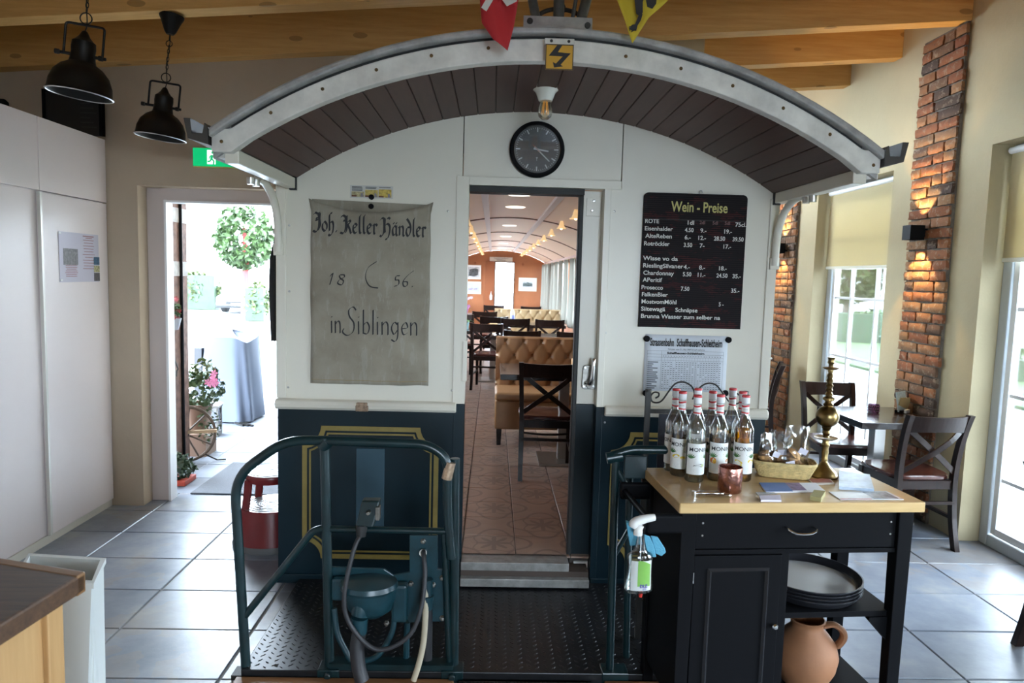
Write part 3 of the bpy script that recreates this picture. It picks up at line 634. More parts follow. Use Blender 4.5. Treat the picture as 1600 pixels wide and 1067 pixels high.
for x in ribx: T(MB().box(x - .028, x + .028, FY + .11, YE, zi(x) - .018, zi(x) + .025), 'ceiling_rail', mat('rail_pale', (.66, .54, .48), .45), bev=.004)
for s, x in ((1, -.93), (-1, 1.32)):
    a, b = sorted((x, x + s * .03)); T(MB().box(a, b, FY + .11, YE, 1.985, 2.045), 'cornice', mat('cornice_rose', (.50, .30, .24), .5), bev=.004)
ew = MB().prism([(-.93, .17), (.03, .17), (.03, 2.03), (.545, 2.03), (.545, .17), (1.32, .17)] + [(x, zi(x)) for x in lin(1.32, -.93, 16)], XZ, YE, YE + .06)
T(ew, 'end_wall', M_lining)
T(MB().box(-.20, .03, YE - .03, YE, .17, 2.03), 'end_door_leaf', mat('lining_dark', (.27, .085, .03), .5), bev=.003)
ed = T(MB().box(.03, .06, YE - .01, YE + .03, .17, 2.03).box(.52, .545, YE - .01, YE + .03, .17, 2.03).box(.06, .52, YE - .01, YE + .03, 2.0, 2.03).box(.06, .52, YE, YE + .02, .17, .32), 'end_door', MATS['window_wood'])
MB().box(.06, .52, YE + .008, YE + .012, .32, 2.0).build('pane', M_pane, ed)
T(MB().lathe([(0, 0), (.03, .0), (.034, -.01), (.03, -.03), (0, -.03)], 16, (-.46, YE - .01, 1.98), 'y').lathe([(0, 0), (.03, .0), (.034, -.01), (.03, -.03), (0, -.03)], 16, (.75, YE - .01, 1.97), 'y'), 'vent', MATS['lining_dark'])
# saloon ceiling lamps
t = NT('amber_glass'); em = t.b; em.inputs['Base Color'].default_value = (.85, .66, .40, 1); em.inputs['Roughness'].default_value = .25; em.inputs['Emission Color'].default_value = (1, .7, .35, 1); em.inputs['Emission Strength'].default_value = .02; M_amber = t.m
sc_me = MB().lathe([(.0, .0), (.022, .0), (.022, -.02), (.03, -.03), (.036, -.06), (.055, -.09), (.075, -.10), (.055, -.088), (.03, -.055), (0, -.05)], 16).mesh('saloon_lamp', M_amber, True)
gl_me = MB().lathe([(0, -.05), (.012, -.055), (.02, -.085), (.012, -.11), (0, -.115)], 12).mesh('lamp_bulb', mat('warm_bulb', (1, .8, .5), .3, emit=(1, .65, .3), es=.22), True)
for k in range(11):
    for x in (.70, -.28):
        y = 4.86 + 1.28 * k
        if y < YE - .2:
            l = put('saloon_lamp', sc_me, TR, Vector((x, y, zi(x))) - TR.location, (0, 0, 0), (.8, .8, .8)); put('bulb', gl_me, l)
dl = MB().lathe([(0, -.002), (.07, -.002), (.085, -.006), (.095, 0), (.095, .01), (0, .01)], 24)
dle = mat('downlight', (.9, .9, .85), .4, emit=(1, .9, .75), es=.09)
dm = dl.mesh('downlight', dle, True)
for y in (5.63, 6.63, 9.06, 11.56, 14.1, 16.7): put('downlight', dm, TR, Vector((.19, y, zi(.19) - .001)) - TR.location)
# porch lamp under the roof
pc = pY(853, 132, 3.2); z1 = zs(pc.x)
pl = T(MB().lathe([(0, 0), (.078, 0), (.080, -.006), (.068, -.02), (.044, -.042), (.034, -.068), (.030, -.078), (0, -.078)], 28, (pc.x, 3.2, z1 + .03)), 'porch_lamp', mat('porcelain', (.74, .74, .66), .25), smooth=True)
MB().lathe([(.020, 0), (.022, -.01), (.030, -.03), (.033, -.05), (.028, -.07), (.014, -.082), (0, -.085)], 20, (pc.x, 3.2, z1 - .046)).build('bulb', mat_glass('bulb_glass', (.95, .9, .8), .25), pl, smooth=True)
fm = MB()
for k in range(6):
    a = k * math.pi / 3; fm.tube([(pc.x + .008 * math.cos(a), 3.2 + .008 * math.sin(a), z1 - .05), (pc.x + .015 * math.cos(a), 3.2 + .015 * math.sin(a), z1 - .105)], .0018, 5)
fm.build('filament', mat('filament', (.6, .3, .06), .3, metal=.6, emit=(1, .5, .12), es=.01), pl)
# ================================================================== things on the tram front
M_facegrey = mat('dial_grey', (.045, .052, .055), .35)
M_dialw = mat('dial_white', (.62, .64, .64), .5)
ck = pY(839, 234, FY - .02)
CK = thing('wall_clock', 'round black wall clock with dark dial and white hands above the tram door', 'clock', (ck.x, FY, ck.z))
MB().lathe([(.133, .0), (.138, .015), (.138, .034), (.130, .044), (.120, .044), (.116, .03), (0, .03)], 48, (0, 0, 0), 'y').build('case', M_black, CK, smooth=True)
MB().lathe([(0, .031), (.117, .031), (.117, .03)], 48, (0, 0, 0), 'y').build('dial', M_facegrey, CK)
mk = MB()
for k in range(60):
    a = rad(6 * k); big = k % 5 == 0; r0, r1, w = (.085, .107, .0032) if big else (.100, .107, .0010)
    mk.add([(math.sin(a) * r + math.cos(a) * s, -.0325, math.cos(a) * r - math.sin(a) * s) for r, s in ((r0, -w), (r0, w), (r1, w), (r1, -w))], [(0, 1, 2, 3)])
mk.build('minute_marks', M_dialw, CK)['kind'] = 'stuff'
def hand(name, deg, r0, r1, w0, w1, y, m):
    a = rad(deg); MB().add([(math.sin(a) * r + math.cos(a) * s, -y, math.cos(a) * r - math.sin(a) * s) for r, s in ((r0, -w0), (r0, w0), (r1, w1), (r1, -w1))], [(0, 1, 2, 3)]).build(name, m, CK, solid=.001)
hand('hour_hand', 99, -.018, .058, .0042, .0034, .035, M_dialw); hand('minute_hand', 133, -.018, .086, .0036, .0026, .037, M_dialw)
hand('second_hand', 315, -.02, .028, .0012, .0012, .039, mat('hand_red', (.5, .12, .07), .5))
MB().add([(.0 + dx, -.0327, -.045 + dz) for dx, dz in ((-.006, .006), (.006, .006), (.001, -.001), (.001, -.012), (-.001, -.012), (-.001, -.001))], [(0, 1, 2, 3, 4, 5)]).build('emblem', M_dialw, CK)
MB().lathe([(0, .0425), (.119, .0425), (.119, .0415)], 48, (0, 0, 0), 'y').build('glass', mat_glass('clock_glass', refl=.06), CK)
def magnet(u, v, label, r=.0135, y=FY - .004):
    p = pY(u, v, y); o = MB().lathe([(0, .011), (r * .8, .011), (r, .008), (r, 0), (0, 0)], 18, (0, 0, 0), 'y').build('magnet', M_black, smooth=True, loc=(p.x, y, p.z))
    return tag(o, label, 'magnet', 'round black magnets on the tram front')
# ---- old linen sack
SKx0, SKx1, SKz0, SKz1 = -.926, -.322, 1.092, 2.03
SK = thing('linen_sack', 'old grey linen flour sack with black gothic lettering pinned to the tram', 'sack', ((SKx0 + SKx1) / 2, FY, SKz0))
def sack_y(x, z):
    u = (x - SKx0) / (SKx1 - SKx0); w = (z - SKz0) / (SKz1 - SKz0)
    return -.012 - .012 * max(0, math.sin(math.pi * u)) ** .7 - .004 * noise.noise((x * 6, z * 4, 1.3)) - .003 * noise.noise((x * 18, z * 3, 4.1)) - .012 * max(0, w - .9) * 4 * math.sin(math.pi * u)
def sack_pt(u, w):
    ex = .006 * noise.noise((w * 5, 2.2, 0)); x = SKx0 + (SKx1 - SKx0) * u + ex * (1 if u < .5 else -1) * abs(2 * u - 1); 
    x += (.012 * max(0, w - .93) / .07 * (2 * u - 1)) * (-1 if u < .5 else -1) * -1
    ztop = SKz1 - .062 * max(0, math.sin(math.pi * u)) ** .8
    z = SKz0 + (ztop - SKz0) * w + (.004 * noise.noise((u * 6, 9, 0)) if w < .05 else 0)
    return (x - (SKx0 + SKx1) / 2, sack_y(x, z), z - SKz0)
t = NT('linen'); v = t.pos(); n1 = t.noise(v, 5, 5, .6); n2 = t.noise(v, 300, 2, .5, (1, 1, 4)); n3 = t.noise(v, 14, 4, .7, (3, 1, .5))
c = t.ramp(n1, [(.25, (.24, .205, .15)), (.55, (.345, .305, .235)), (.8, (.41, .375, .30))]); c = t.mix(t.math('MULTIPLY', n2, .45), c, (.17, .15, .12)); c = t.mix(t.math('MULTIPLY', t.math('GREATER_THAN', n3, .58), .25), c, (.42, .40, .35))
t.ln(c, t.b.inputs['Base Color']); t.b.inputs['Roughness'].default_value = .95; t.bump(n2, .5, .002); M_linen = t.m
MB().grid(30, 44, sack_pt).build('cloth', M_linen, SK, smooth=True, solid=.003)
MB().grid(20, 2, lambda u, w: ((SKx1 - SKx0) * (u - .5) * .99, -.004, SKz1 - SKz0 - .10 + w * (.098 - .012 * u))).build('back_layer', M_linen, SK, solid=.002)
MB().tube([(p[0], p[1] - .002, p[2] + .02) for p in (sack_pt(u, 0) for u in lin(.01, .99, 20))], .0015, 5).build('hem_stitch', mat('thread_ochre', (.30, .22, .11), .9), SK)
FR = {  # gothic pen letters: (width, strokes), x-height 1
 'J': (1.05, [[(.1, 1.75), (.3, 1.95), (.55, 1.85), (.85, 1.95)], [(.62, 1.85), (.72, 1.3), (.7, .6), (.55, .1), (.3, -.1), (.02, .05)], [(.85, 1.9), (.8, 1.2), (.88, .6), (.6, .05)], [(.35, 1.35), (.6, 1.38)], [(.3, 1.15), (.62, 1.2)]]),
 'o': (.72, [[(.34, 1.05), (.1, .75), (.1, .25), (.34, 0)], [(.34, 1.05), (.6, .72), (.58, .25), (.34, 0)]]),
 'h': (.85, [[(.52, 1.95), (.22, 1.75), (.2, .9), (.2, .05)], [(.2, .8), (.5, 1.05), (.66, .75), (.64, .2), (.5, -.25), (.2, -.45), (.1, -.3)]]),
 '.': (.4, [[(.12, .05), (.2, .0)]]),
 'K': (1.2, [[(.05, 1.65), (.3, 1.85), (.55, 1.7), (.7, 1.85)], [(.5, 1.75), (.56, 1.0), (.5, .35), (.3, -.05), (.0, .05)], [(.66, 1.8), (.64, 1.1), (.66, .4), (.52, .0)], [(.66, 1.05), (.95, 1.35), (1.0, 1.1), (.72, .9)], [(.74, .88), (.92, .5), (1.08, .0), (1.2, .12)], [(.3, 1.3), (.5, 1.3)]]),
 'e': (.6, [[(.5, .15), (.3, 0), (.12, .25), (.12, .75), (.3, 1.02), (.48, .8), (.14, .5)]]),
 'l': (.42, [[(.3, 1.9), (.16, 1.7), (.16, .2), (.32, .02)]]),
 'r': (.55, [[(.08, .85), (.18, 1.0), (.18, .1), (.3, .0)], [(.18, .85), (.36, 1.02), (.5, .85)]]),
 'H': (1.3, [[(.0, 1.6), (.25, 1.85), (.55, 1.7)], [(.4, 1.75), (.45, 1.0), (.4, .3), (.2, -.1), (.0, .0)], [(.55, 1.7), (.52, .9), (.56, .3)], [(.5, .95), (.8, 1.25), (1.08, 1.0), (1.06, .3), (.85, -.3), (.6, -.4)], [(.75, 1.75), (.95, 1.9), (1.1, 1.75)]]),
 'a': (.72, [[(.5, .95), (.28, 1.02), (.1, .6), (.2, .05), (.5, .3)], [(.52, 1.05), (.52, .15), (.66, .02)]]),
 'n': (.8, [[(.06, .85), (.16, 1.0), (.16, .05)], [(.16, .8), (.42, 1.04), (.56, .8), (.56, .12), (.7, .0)]]),
 'd': (.74, [[(.15, 1.85), (.5, 1.3), (.58, .6), (.34, 0), (.1, .35), (.2, .9), (.5, .95)]]),
 ' ': (.28, [])}
FR['A'] = (FR['a'][0], FR['a'][1] + [[(.2, 1.35), (.28, 1.3)], [(.48, 1.35), (.56, 1.3)]])
RH = {'i': (.34, [[(.12, 1.0), (.14, .0)], [(.13, 1.35), (.15, 1.3)]]), 'n': (.66, [[(.1, 1.0), (.12, 0)], [(.12, .7), (.32, 1.0), (.5, .8), (.52, .0)]]),
 'S': (1.0, [[(.95, 1.85), (.75, 2.1), (.45, 1.85), (.5, 1.35), (.8, .85), (.75, .2), (.35, -.12), (.02, .12), (.1, .42)]]), 'b': (.66, [[(.12, 1.9), (.12, .05)], [(.12, .7), (.36, .95), (.54, .55), (.4, .05), (.12, .1)]]),
 'l': (.32, [[(.14, 1.9), (.14, .0)]]), 'g': (.72, [[(.52, .8), (.3, 1.0), (.1, .55), (.28, .05), (.52, .4)], [(.54, 1.0), (.54, -.1), (.36, -.5), (.1, -.35)]]),
 'e': (.62, [[(.12, .5), (.5, .6), (.36, 1.0), (.1, .6), (.22, .05), (.52, .2)]]), ' ': (.15, []),
 '1': (.5, [[(.12, .75), (.3, 1.05), (.1, .0)]]), '8': (.8, [[(.55, .95), (.25, .9), (.3, .6), (.5, .4), (.4, .02), (.12, .15), (.25, .5), (.55, .7), (.55, .95)]]),
 '5': (.62, [[(.55, 1.0), (.25, .95), (.2, .6), (.45, .6), (.45, .2), (.1, .0)]]), '6': (.8, [[(1.05, 1.5), (.6, 1.1), (.2, .5), (.25, .05), (.5, .1), (.52, .45), (.2, .45)]]), '.': (.3, [[(.1, .05), (.16, .02)]]), '(': (.6, [[(.55, 1.45), (.22, 1.05), (.14, .45), (.3, -.02), (.62, -.12)]])}
def sack_fn(x, z): return (x - (SKx0 + SKx1) / 2, sack_y(x, z) - .0045, z - SKz0)
def write(mb, s, font, x0, x1, z0, size, w, ang, slant=0.0):
    tot = sum(font[c][0] for c in s); k = (x1 - x0) / tot; x = x0
    for ch in s:
        g = [[(a * k / size, b) for a, b in st] for st in font[ch][1]]
        nib(mb, g, sack_fn, w / size, ang, x, z0, size, slant); x += font[ch][0] * k
L1 = MB(); write(L1, 'Joh.', FR, -.914, -.785, 1.868, .047, .0095, rad(52)); write(L1, 'Keller', FR, -.775, -.588, 1.862, .047, .0095, rad(52)); write(L1, 'HAndler', FR, -.576, -.345, 1.855, .047, .0095, rad(52))
L1.build('lettering', M_ink, SK, solid=.0006)['kind'] = 'stuff'
L2 = MB(); write(L2, '18', RH, -.835, -.735, 1.60, .055, .006, rad(40)); write(L2, '(', RH, -.665, -.585, 1.60, .085, .005, rad(60)); write(L2, '56.', RH, -.508, -.40, 1.60, .055, .006, rad(40)); L2.build('lettering', M_ink, SK, solid=.0006)['kind'] = 'stuff'
L3 = MB(); write(L3, 'in', RH, -.825, -.765, 1.355, .062, .0062, rad(35)); write(L3, 'Siblingen', RH, -.762, -.375, 1.352, .066, .0062, rad(35)); L3.build('lettering', M_ink, SK, solid=.0006)['kind'] = 'stuff'
magnet(580.5, 308, 'black magnet holding the small comic strip above the sack', y=FY - .006); magnet(580, 322.5, 'black magnet half hidden inside the mouth of the sack', y=FY - .004)
# ---- comic strip
a, b = pY(547, 289, FY), pY(614, 311, FY)
CS = thing('comic_strip', 'tiny three-panel newspaper comic strip above the linen sack', 'clipping', (a.x, FY, b.z))
w, hh = b.x - a.x, a.z - b.z
MB().box(0, w, -.0015, 0, 0, hh).build('paper', mat('newsprint', (.56, .55, .52), .8), CS)
for k in range(3):
    x0 = .008 + k * (w - .012) / 3; x1 = x0 + (w - .012) / 3 - .004; zt = (.032, .042, .046)[k]
    MB().box(x0, x1, -.0025, -.001, .006, zt).build('panel', mat('panel_ochre%d' % k, [(.42, .36, .2), (.52, .40, .12), (.55, .40, .09)][k], .8, var=.4, scale=70), CS)
    m = MB()
    for j in range((4, 2, 1)[k]): m.box(x0 + .002, x1 - random.uniform(.002, .012), -.0028, -.0012, .054 - j * .0058, .0568 - j * .0058)
    m.build('caption', M_ink, CS)['kind'] = 'stuff'
    MB().box(x0, x0 + (x1 - x0) * .4, -.003, -.0012, .006, .014).build('panel_ground', mat('panel_brown', (.16, .07, .04), .8), CS)
    MB().lathe([(0, .003), (.006, .003), (.006, 0)], 8, (x1 - .012, 0, .02), 'y').box(x1 - .018, x1 - .004, -.003, 0, .006, .016).build('panel_figure', mat('panel_grey', (.25, .23, .25), .8), CS)
# ---- wine price board
BX0, BX1, BZ0, BZ1 = .757, 1.287, 1.427, 2.112
WB = thing('price_board', 'dark letter board of wine prices headed Wein-Preise on the tram front', 'menu board', ((BX0 + BX1) / 2, FY, BZ0))
t = NT('letter_board'); v = t.pos(); sp = t.new('ShaderNodeSeparateXYZ'); t.ln(v, sp.inputs[0])
st = t.math('GREATER_THAN', t.math('FRACT', t.math('MULTIPLY', sp.outputs[2], 95)), .72); n1 = t.noise(v, 9, 4, .7, (1, 1, 3))
c = t.mix(t.math('MULTIPLY', t.math('GREATER_THAN', n1, .56), .5), (.018, .014, .015), (.075, .018, .018)); c = t.mix(st, c, (.008, .007, .008))
t.ln(c, t.b.inputs['Base Color']); t.b.inputs['Roughness'].default_value = .6; t.b.inputs['Specular IOR Level'].default_value = .08; t.bump(st, .4, .002); M_board = t.m
cx = (BX0 + BX1) / 2; W2 = (BX1 - BX0) / 2; HB = BZ1 - BZ0
pl = [(-W2, 0), (W2, 0)] + [(W2 - .022 + .022 * math.cos(rad(k * 22.5)), HB - .022 + .022 * math.sin(rad(k * 22.5))) for k in range(5)] + [(-W2 + .022 - .022 * math.sin(rad(k * 22.5)), HB - .022 + .022 * math.cos(rad(k * 22.5))) for k in range(5)]
MB().prism(pl, lambda p, r, d: (p, d, r), -.022, -.006).build('board', M_board, WB)
MB().box(-W2 + .002, W2 - .002, -.024, -.022, HB - .135, HB - .132).build('groove', M_dark, WB)
hk = MB().tube(cr([(0.02, -.012, HB + .0), (.018, -.014, HB + .012), (.028, -.014, HB + .018), (.034, -.014, HB + .006)], 5), .0025, 6).build('hanging_hook', M_steel, WB, smooth=True)
def bfn(x, z): return (x, -.0235, z)
M_letter = mat('letter_white', (.66, .66, .62), .6); M_lgold = mat('letter_gold', (.52, .47, .16), .6)
tt = MB(); text_on(tt, 'Wein - Preise', .072, bfn, -.125, HB - .092, sx=.72, bold=.0012); tt.build('heading', M_lgold, WB, solid=.001)
PXS = BX0; SCX = (BX1 - BX0) / 160.0     # photo pixels to board metres, columns at u 1006 = left edge
rows = [('ROTE', 346, 1006, [('1dl', 1071), ('75cl.', 1147)]), ('Eisenhalder', 357.5, 1006, [('4.50', 1069), ('9.-', 1093), ('19.-', 1129)]), ('AlteReben', 369, 1008, [('6.-', 1069), ('12.-', 1089), ('28.50', 1115), ('39.50', 1144)]),
        ('Rotröckler', 381, 1006, [('3.50', 1068), ('7-', 1093), ('17.-', 1129)]), ('Wisse vo da', 404, 1006, []), ('RieslingSilvaner', 415.5, 1006, [('4.-', 1070), ('8.-', 1094), ('18.-', 1124)]),
        ('Chardonnay', 427, 1007, [('5.50', 1069), ('11.-', 1091), ('24.50', 1122), ('35.-', 1147)]), ('APeritif', 438, 1007, []), ('Prosecco', 450, 1005, [('7.50', 1067), ('35.-', 1146)]), ('FalkenBier', 461, 1006, []), ('MostvomMöhl', 472.5, 1006, [('5 -', 1128)]),
        ('Siitewagä', 484, 1006, [('Schnäpse', 1060)]), ('Brunna Wasser zum selber na', 495.5, 1006, [])]
NW = {'Eisenhalder': 44, 'AlteReben': 41, 'Rotröckler': 40, 'RieslingSilvaner': 63, 'Chardonnay': 48, 'MostvomMöhl': 55, 'Brunna Wasser zum selber na': 125, 'Wisse vo da': 54, 'FalkenBier': 41, 'Prosecco': 34, 'Siitewagä': 38, 'APeritif': 30, 'ROTE': 22, 'Schnäpse': 35}
for nm, v, u, cols in rows:
    z = HB * (1 - (v + 3.6 - 302) / 211.5) 
    m = MB()
    for s, uu in [(nm, u)] + cols:
        vs, fs = text_geo(s, .030, .0005); wd = max(p[0] for p in vs); k = (NW.get(s, len(s.replace('.', '').replace(' ', '')) * 3.9 + s.count('.') * 1.8) * SCX) / wd
        x = -W2 + (uu - 1005) * SCX * .995 + .004; z2 = z - (uu - 1006) / 160 * .006
        m.add([bfn(x + p[0] * k, z2 + p[1]) for p in vs], fs)
    m.build('price_line', M_letter, WB, solid=.0008)['kind'] = 'stuff'
m = MB()
for s, uu in (('2dl', 1092), ('5dl', 1112), ('5dl', 1131)): text_on(m, s, .024, bfn, -W2 + (uu - 1005) * SCX, HB * (1 - (349 - 302) / 211.5), bold=.0005)
m.build('faded_price_line', mat('letter_faded', (.16, .08, .08), .6), WB)
# ---- timetable
TX0_, TX1_, TZ0_, TZ1_ = .797, 1.232, 1.092, 1.388
TT = thing('timetable', 'printed Strassenbahn timetable sheet held by magnets below the price board', 'poster', ((TX0_ + TX1_) / 2, FY, TZ0_))
w, hh = TX1_ - TX0_, TZ1_ - TZ0_
MB().grid(10, 8, lambda u, q: ((u - .5) * w, -.004 - .004 * abs(2 * u - 1) ** 3 * (1 - q) - .0015 * noise.noise((u * 4, q * 3, 8)), q * hh)).build('sheet', mat('sheet_bluewhite', (.64, .67, .72), .75), TT, smooth=True, solid=.0006)
def tfn(x, z): return (x, -.0105, z)
def fit(mb, s, x0, x1, z, size, bold=0.0):
    vs, fs = text_geo(s, size, bold); a0 = min(p[0] for p in vs); a1 = max(p[0] for p in vs); k = (x1 - x0) / (a1 - a0); mb.add([tfn(x0 + (p[0] - a0) * k, z + p[1]) for p in vs], fs)
m = MB(); fit(m, 'Strassenbahn  Schaffhausen-Schleitheim', -w * .44, w * .43, hh - .058, .056, .0014); m.build('title', M_ink, TT)
m = MB(); fit(m, 'Fahrplan vom 31. Mai 1964 bis auf weiteres', -w * .22, w * .22, hh - .079, .013); m.build('subtitle', M_ink, TT)
m = MB(); fit(m, 'Schaffhausen-Schleitheim', -w * .23, w * .22, hh - .099, .014, .0006); m.build('table_heading', M_ink, TT)
M_ink2 = mat('ink_faded', (.16, .17, .19), .8)
m = MB(); x0, x1 = -w * .47, w * .45; z0, z1 = .012, hh - .084
for z in (z1, z1 - .018, z1 - .034, z1 - .05): m.add([tfn(x0, z), tfn(x1, z), tfn(x1, z + .0008), tfn(x0, z + .0008)], [(0, 1, 2, 3)])
for x in (x0, x0 + .075, x1): m.add([tfn(x, z0), tfn(x + .0008, z0), tfn(x + .0008, z1), tfn(x, z1)], [(0, 1, 2, 3)])
m.build('table_frame', M_ink, TT)['kind'] = 'stuff'
m = MB(); rr = random.Random(3)
for i in range(22):
    xx = x0 + .082 + i * (x1 - x0 - .086) / 22
    for j in range(14):
        if rr.random() < .85: zz = z1 - .062 - j * .0105; m.add([tfn(xx, zz), tfn(xx + .0075, zz + .001), tfn(xx + .0075, zz + .0042), tfn(xx, zz + .0036)], [(0, 1, 2, 3)])
    m.add([tfn(xx - .003, z0), tfn(xx - .0024, z0), tfn(xx - .0024, z1 - .02), tfn(xx - .003, z1 - .02)], [(0, 1, 2, 3)])
    m.add([tfn(xx + .002, z1 - .03), tfn(xx + .005, z1 - .03), tfn(xx + .005, z1 - .024), tfn(xx + .002, z1 - .024)], [(0, 1, 2, 3)])
m.build('time_columns', M_ink2, TT)['kind'] = 'stuff'
m = MB()
for j in range(14): L = rr.uniform(.025, .06); zz = z1 - .062 - j * .0105; m.add([tfn(x0 + .004, zz), tfn(x0 + .004 + L, zz), tfn(x0 + .004 + L, zz + .0048), tfn(x0 + .004, zz + .0048)], [(0, 1, 2, 3)])
m.build('station_names', mat('ink_mid', (.08, .085, .095), .8), TT)['kind'] = 'stuff'
for (u, v, l) in ((1010.5, 529, 'black magnet on the upper left corner of the timetable'), (1138, 531, 'black magnet on the upper right corner of the timetable'), (1008.5, 614, 'black magnet on the lower left corner of the timetable'), (1133, 614, 'black magnet on the lower right corner of the timetable')): magnet(u, v, l, .016, FY - .011)
# ---- warning sign with lightning arrow
a, b = pY(852, 72, RF - .012), pY(894, 113, RF - .012)
WS = thing('warning_sign', 'yellow high-voltage sign with black lightning arrow hung on the roof edge', 'sign', ((a.x + b.x) / 2, RF - .034, b.z))
w, hh = b.x - a.x, a.z - b.z
MB().box(-w / 2, w / 2, -.004, 0, 0, hh).build('plate', mat('sign_yellow', (.62, .33, .02), .4), WS, bev=.001)
MB().box(-w / 2 - .004, w / 2 + .002, -.004, .02, hh, hh + .022).build('bracket', M_alu, WS, bev=.002)
for x in (-.032, .034): MB().lathe([(0, .004), (.005, .003), (.006, 0)], 10, (x, -.004, hh + .012), 'y').build('bolt', M_dark, WS, smooth=True)
e = .0035
for x0, x1, z0, z1 in ((-w / 2, w / 2, 0, e), (-w / 2, w / 2, hh - e, hh), (-w / 2, -w / 2 + e, e, hh - e), (w / 2 - e, w / 2, e, hh - e)): MB().box(x0, x1, -.0052, -.003, z0, z1).build('border', mat('sign_border', (.07, .045, .015), .5), WS)
bolt = [(.50, .97), (.62, .97), (.47, .68), (.88, .66), (.50, .22), (.58, .22), (.38, .10), (.27, .26), (.36, .25), (.66, .56), (.12, .56)]
bolt = [(.42, .98), (.60, .98), (.44, .69), (.90, .66), (.55, .20), (.64, .14), (.32, .08), (.27, .30), (.38, .24), (.62, .53), (.12, .54)]
MB().prism([((p - .5) * w, r * hh) for p, r in bolt], lambda p, r, d: (p, d, r), -.0048, -.0036).build('lightning_arrow', M_ink, WS)
# ---- flags hanging in front of the roof
def flag(name, label, pts_px, y, m):
    P = [pY(u, v, y) for u, v in pts_px]; o = thing(name, label, 'flag', (P[0].x, y, P[0].z)); return o, [p - Vector((P[0].x, y, P[0].z)) for p in P]
M_red = mat('flag_red', (.48, .02, .025), .75); M_yel = mat('flag_yellow', (.62, .46, .03), .75)
def cloth_fan(name, outline, m, par, amp=.01):
    """filled outline with soft folds, outline in local x,z"""
    n = len(outline); xs_ = [p.x for p in outline]; cx_ = sum(xs_) / n; zc = sum(p.z for p in outline) / n; mb = MB(); V = [(cx_, 0, zc)]
    rings = 6
    for r in range(1, rings + 1):
        for p in outline:
            x = cx_ + (p.x - cx_) * r / rings; z = zc + (p.z - zc) * r / rings; V.append((x, amp * math.sin(x * 55 + z * 16), z))
    F = [(0, 1 + i, 1 + (i + 1) % n) for i in range(n)]
    for r in range(rings - 1):
        for i in range(n): a_ = 1 + r * n + i; b_ = 1 + r * n + (i + 1) % n; F.append((a_, a_ + n, b_ + n, b_))
    return mb.add(V, F).build(name, m, par, smooth=True, solid=.0012)
def dens(P, k=6): return [P[i].lerp(P[(i + 1) % len(P)], j / k) for i in range(len(P)) for j in range(k)]
fl, P = flag('hanging_flag', 'red flag with white cross hanging over the roof edge', [(793, 79), (770, 62), (753, 35), (748, -20), (755, -95), (825, -100), (812, -10), (803, 40)], 2.66, M_red)
cloth_fan('cloth', dens(P), M_red, fl)
wc = MB(); fp = lambda u, v: pY(u, v, 2.66) - fl.location
for poly in ([(752, 14), (778, -30), (786, -24), (760, 20)], [(778, -30), (788, -32), (808, 4), (792, 12), (783, 0), (781, -14)]): wc.add([tuple(fp(u, v) + Vector((0, -.014, 0))) for u, v in poly], [tuple(range(len(poly)))])
wc.build('white_cross', mat('flag_white', (.62, .6, .56), .75), fl, solid=.001)
MB().tube([fp(755, -95) + Vector((-.05, .03, 0)), fp(825, -100) + Vector((.1, .03, 0))], .006, 8).build('flag_rod', M_blackmetal, fl)
fl2, P = flag('hanging_flag', 'yellow flag with black ram emblem hanging over the roof edge', [(988, 68), (975, 30), (960, -8), (945, -60), (1010, -105), (1065, -40), (1044, 0), (1012, 30)], 2.66, M_yel)
cloth_fan('cloth', dens(P), M_yel, fl2)
fp2 = lambda u, v: tuple(pY(u, v, 2.66) - fl2.location + Vector((0, -.014, 0)))
em = MB()
for poly in ([(988, -40), (1018, -45), (1025, -6), (1024, 8), (1018, 16), (1010, 13), (1008, 3), (1011, -6), (1007, -8), (1003, 6), (1003, 22), (999, 28), (993, 24), (991, 8), (989, -10)], [(997, 25), (1003, 24), (1000, 34), (995, 42), (993, 50), (986, 50), (982, 47), (986, 41), (991, 40)]): em.add([fp2(u, v) for u, v in poly], [tuple(range(len(poly)))])
em.build('ram_emblem', M_ink, fl2, solid=.001)
MB().tube([fp2(983, 50), fp2(982, 44), fp2(989, 42), fp2(990, 49), fp2(985, 52)], .0015, 5).build('hoof_outline', M_ink, fl2)
MB().tube([Vector(fp2(935, -80)) + Vector((0, .04, 0)), Vector(fp2(1070, -80)) + Vector((0, .04, 0))], .006, 8).build('flag_rod', M_blackmetal, fl2)
# ---- coat on a hanger beside the tram
CT = thing('dark_coat', 'dark grey coat on a hanger beside the left corner of the tram', 'coat', (-1.128, 3.80, 1.25))
def coat_pt(u, w):
    z = .05 + .56 * w; wd = .018 + .012 * math.sin(math.pi * w) - .012 * max(0, w - .8) * 5; a = u * 2 * math.pi
    return (math.cos(a) * wd * (1 + .2 * math.sin(a * 3 + w * 4)), math.sin(a) * .16 * (1 + .12 * math.sin(a * 5)) * (1 - .35 * max(0, w - .75) * 4), z)
MB().grid(28, 12, coat_pt).build('coat_body', mat('coat_grey', (.035, .032, .03), .9, var=.2, bump=.2), CT, smooth=True)
MB().tube(cr([(.025, 0, .70), (.01, 0, .69), (-.03, 0, .64), (-.036, 0, .61), (.0, 0, .60), (.028, 0, .59)], 5), .007, 8).build('hanger', M_steel, CT, smooth=True)
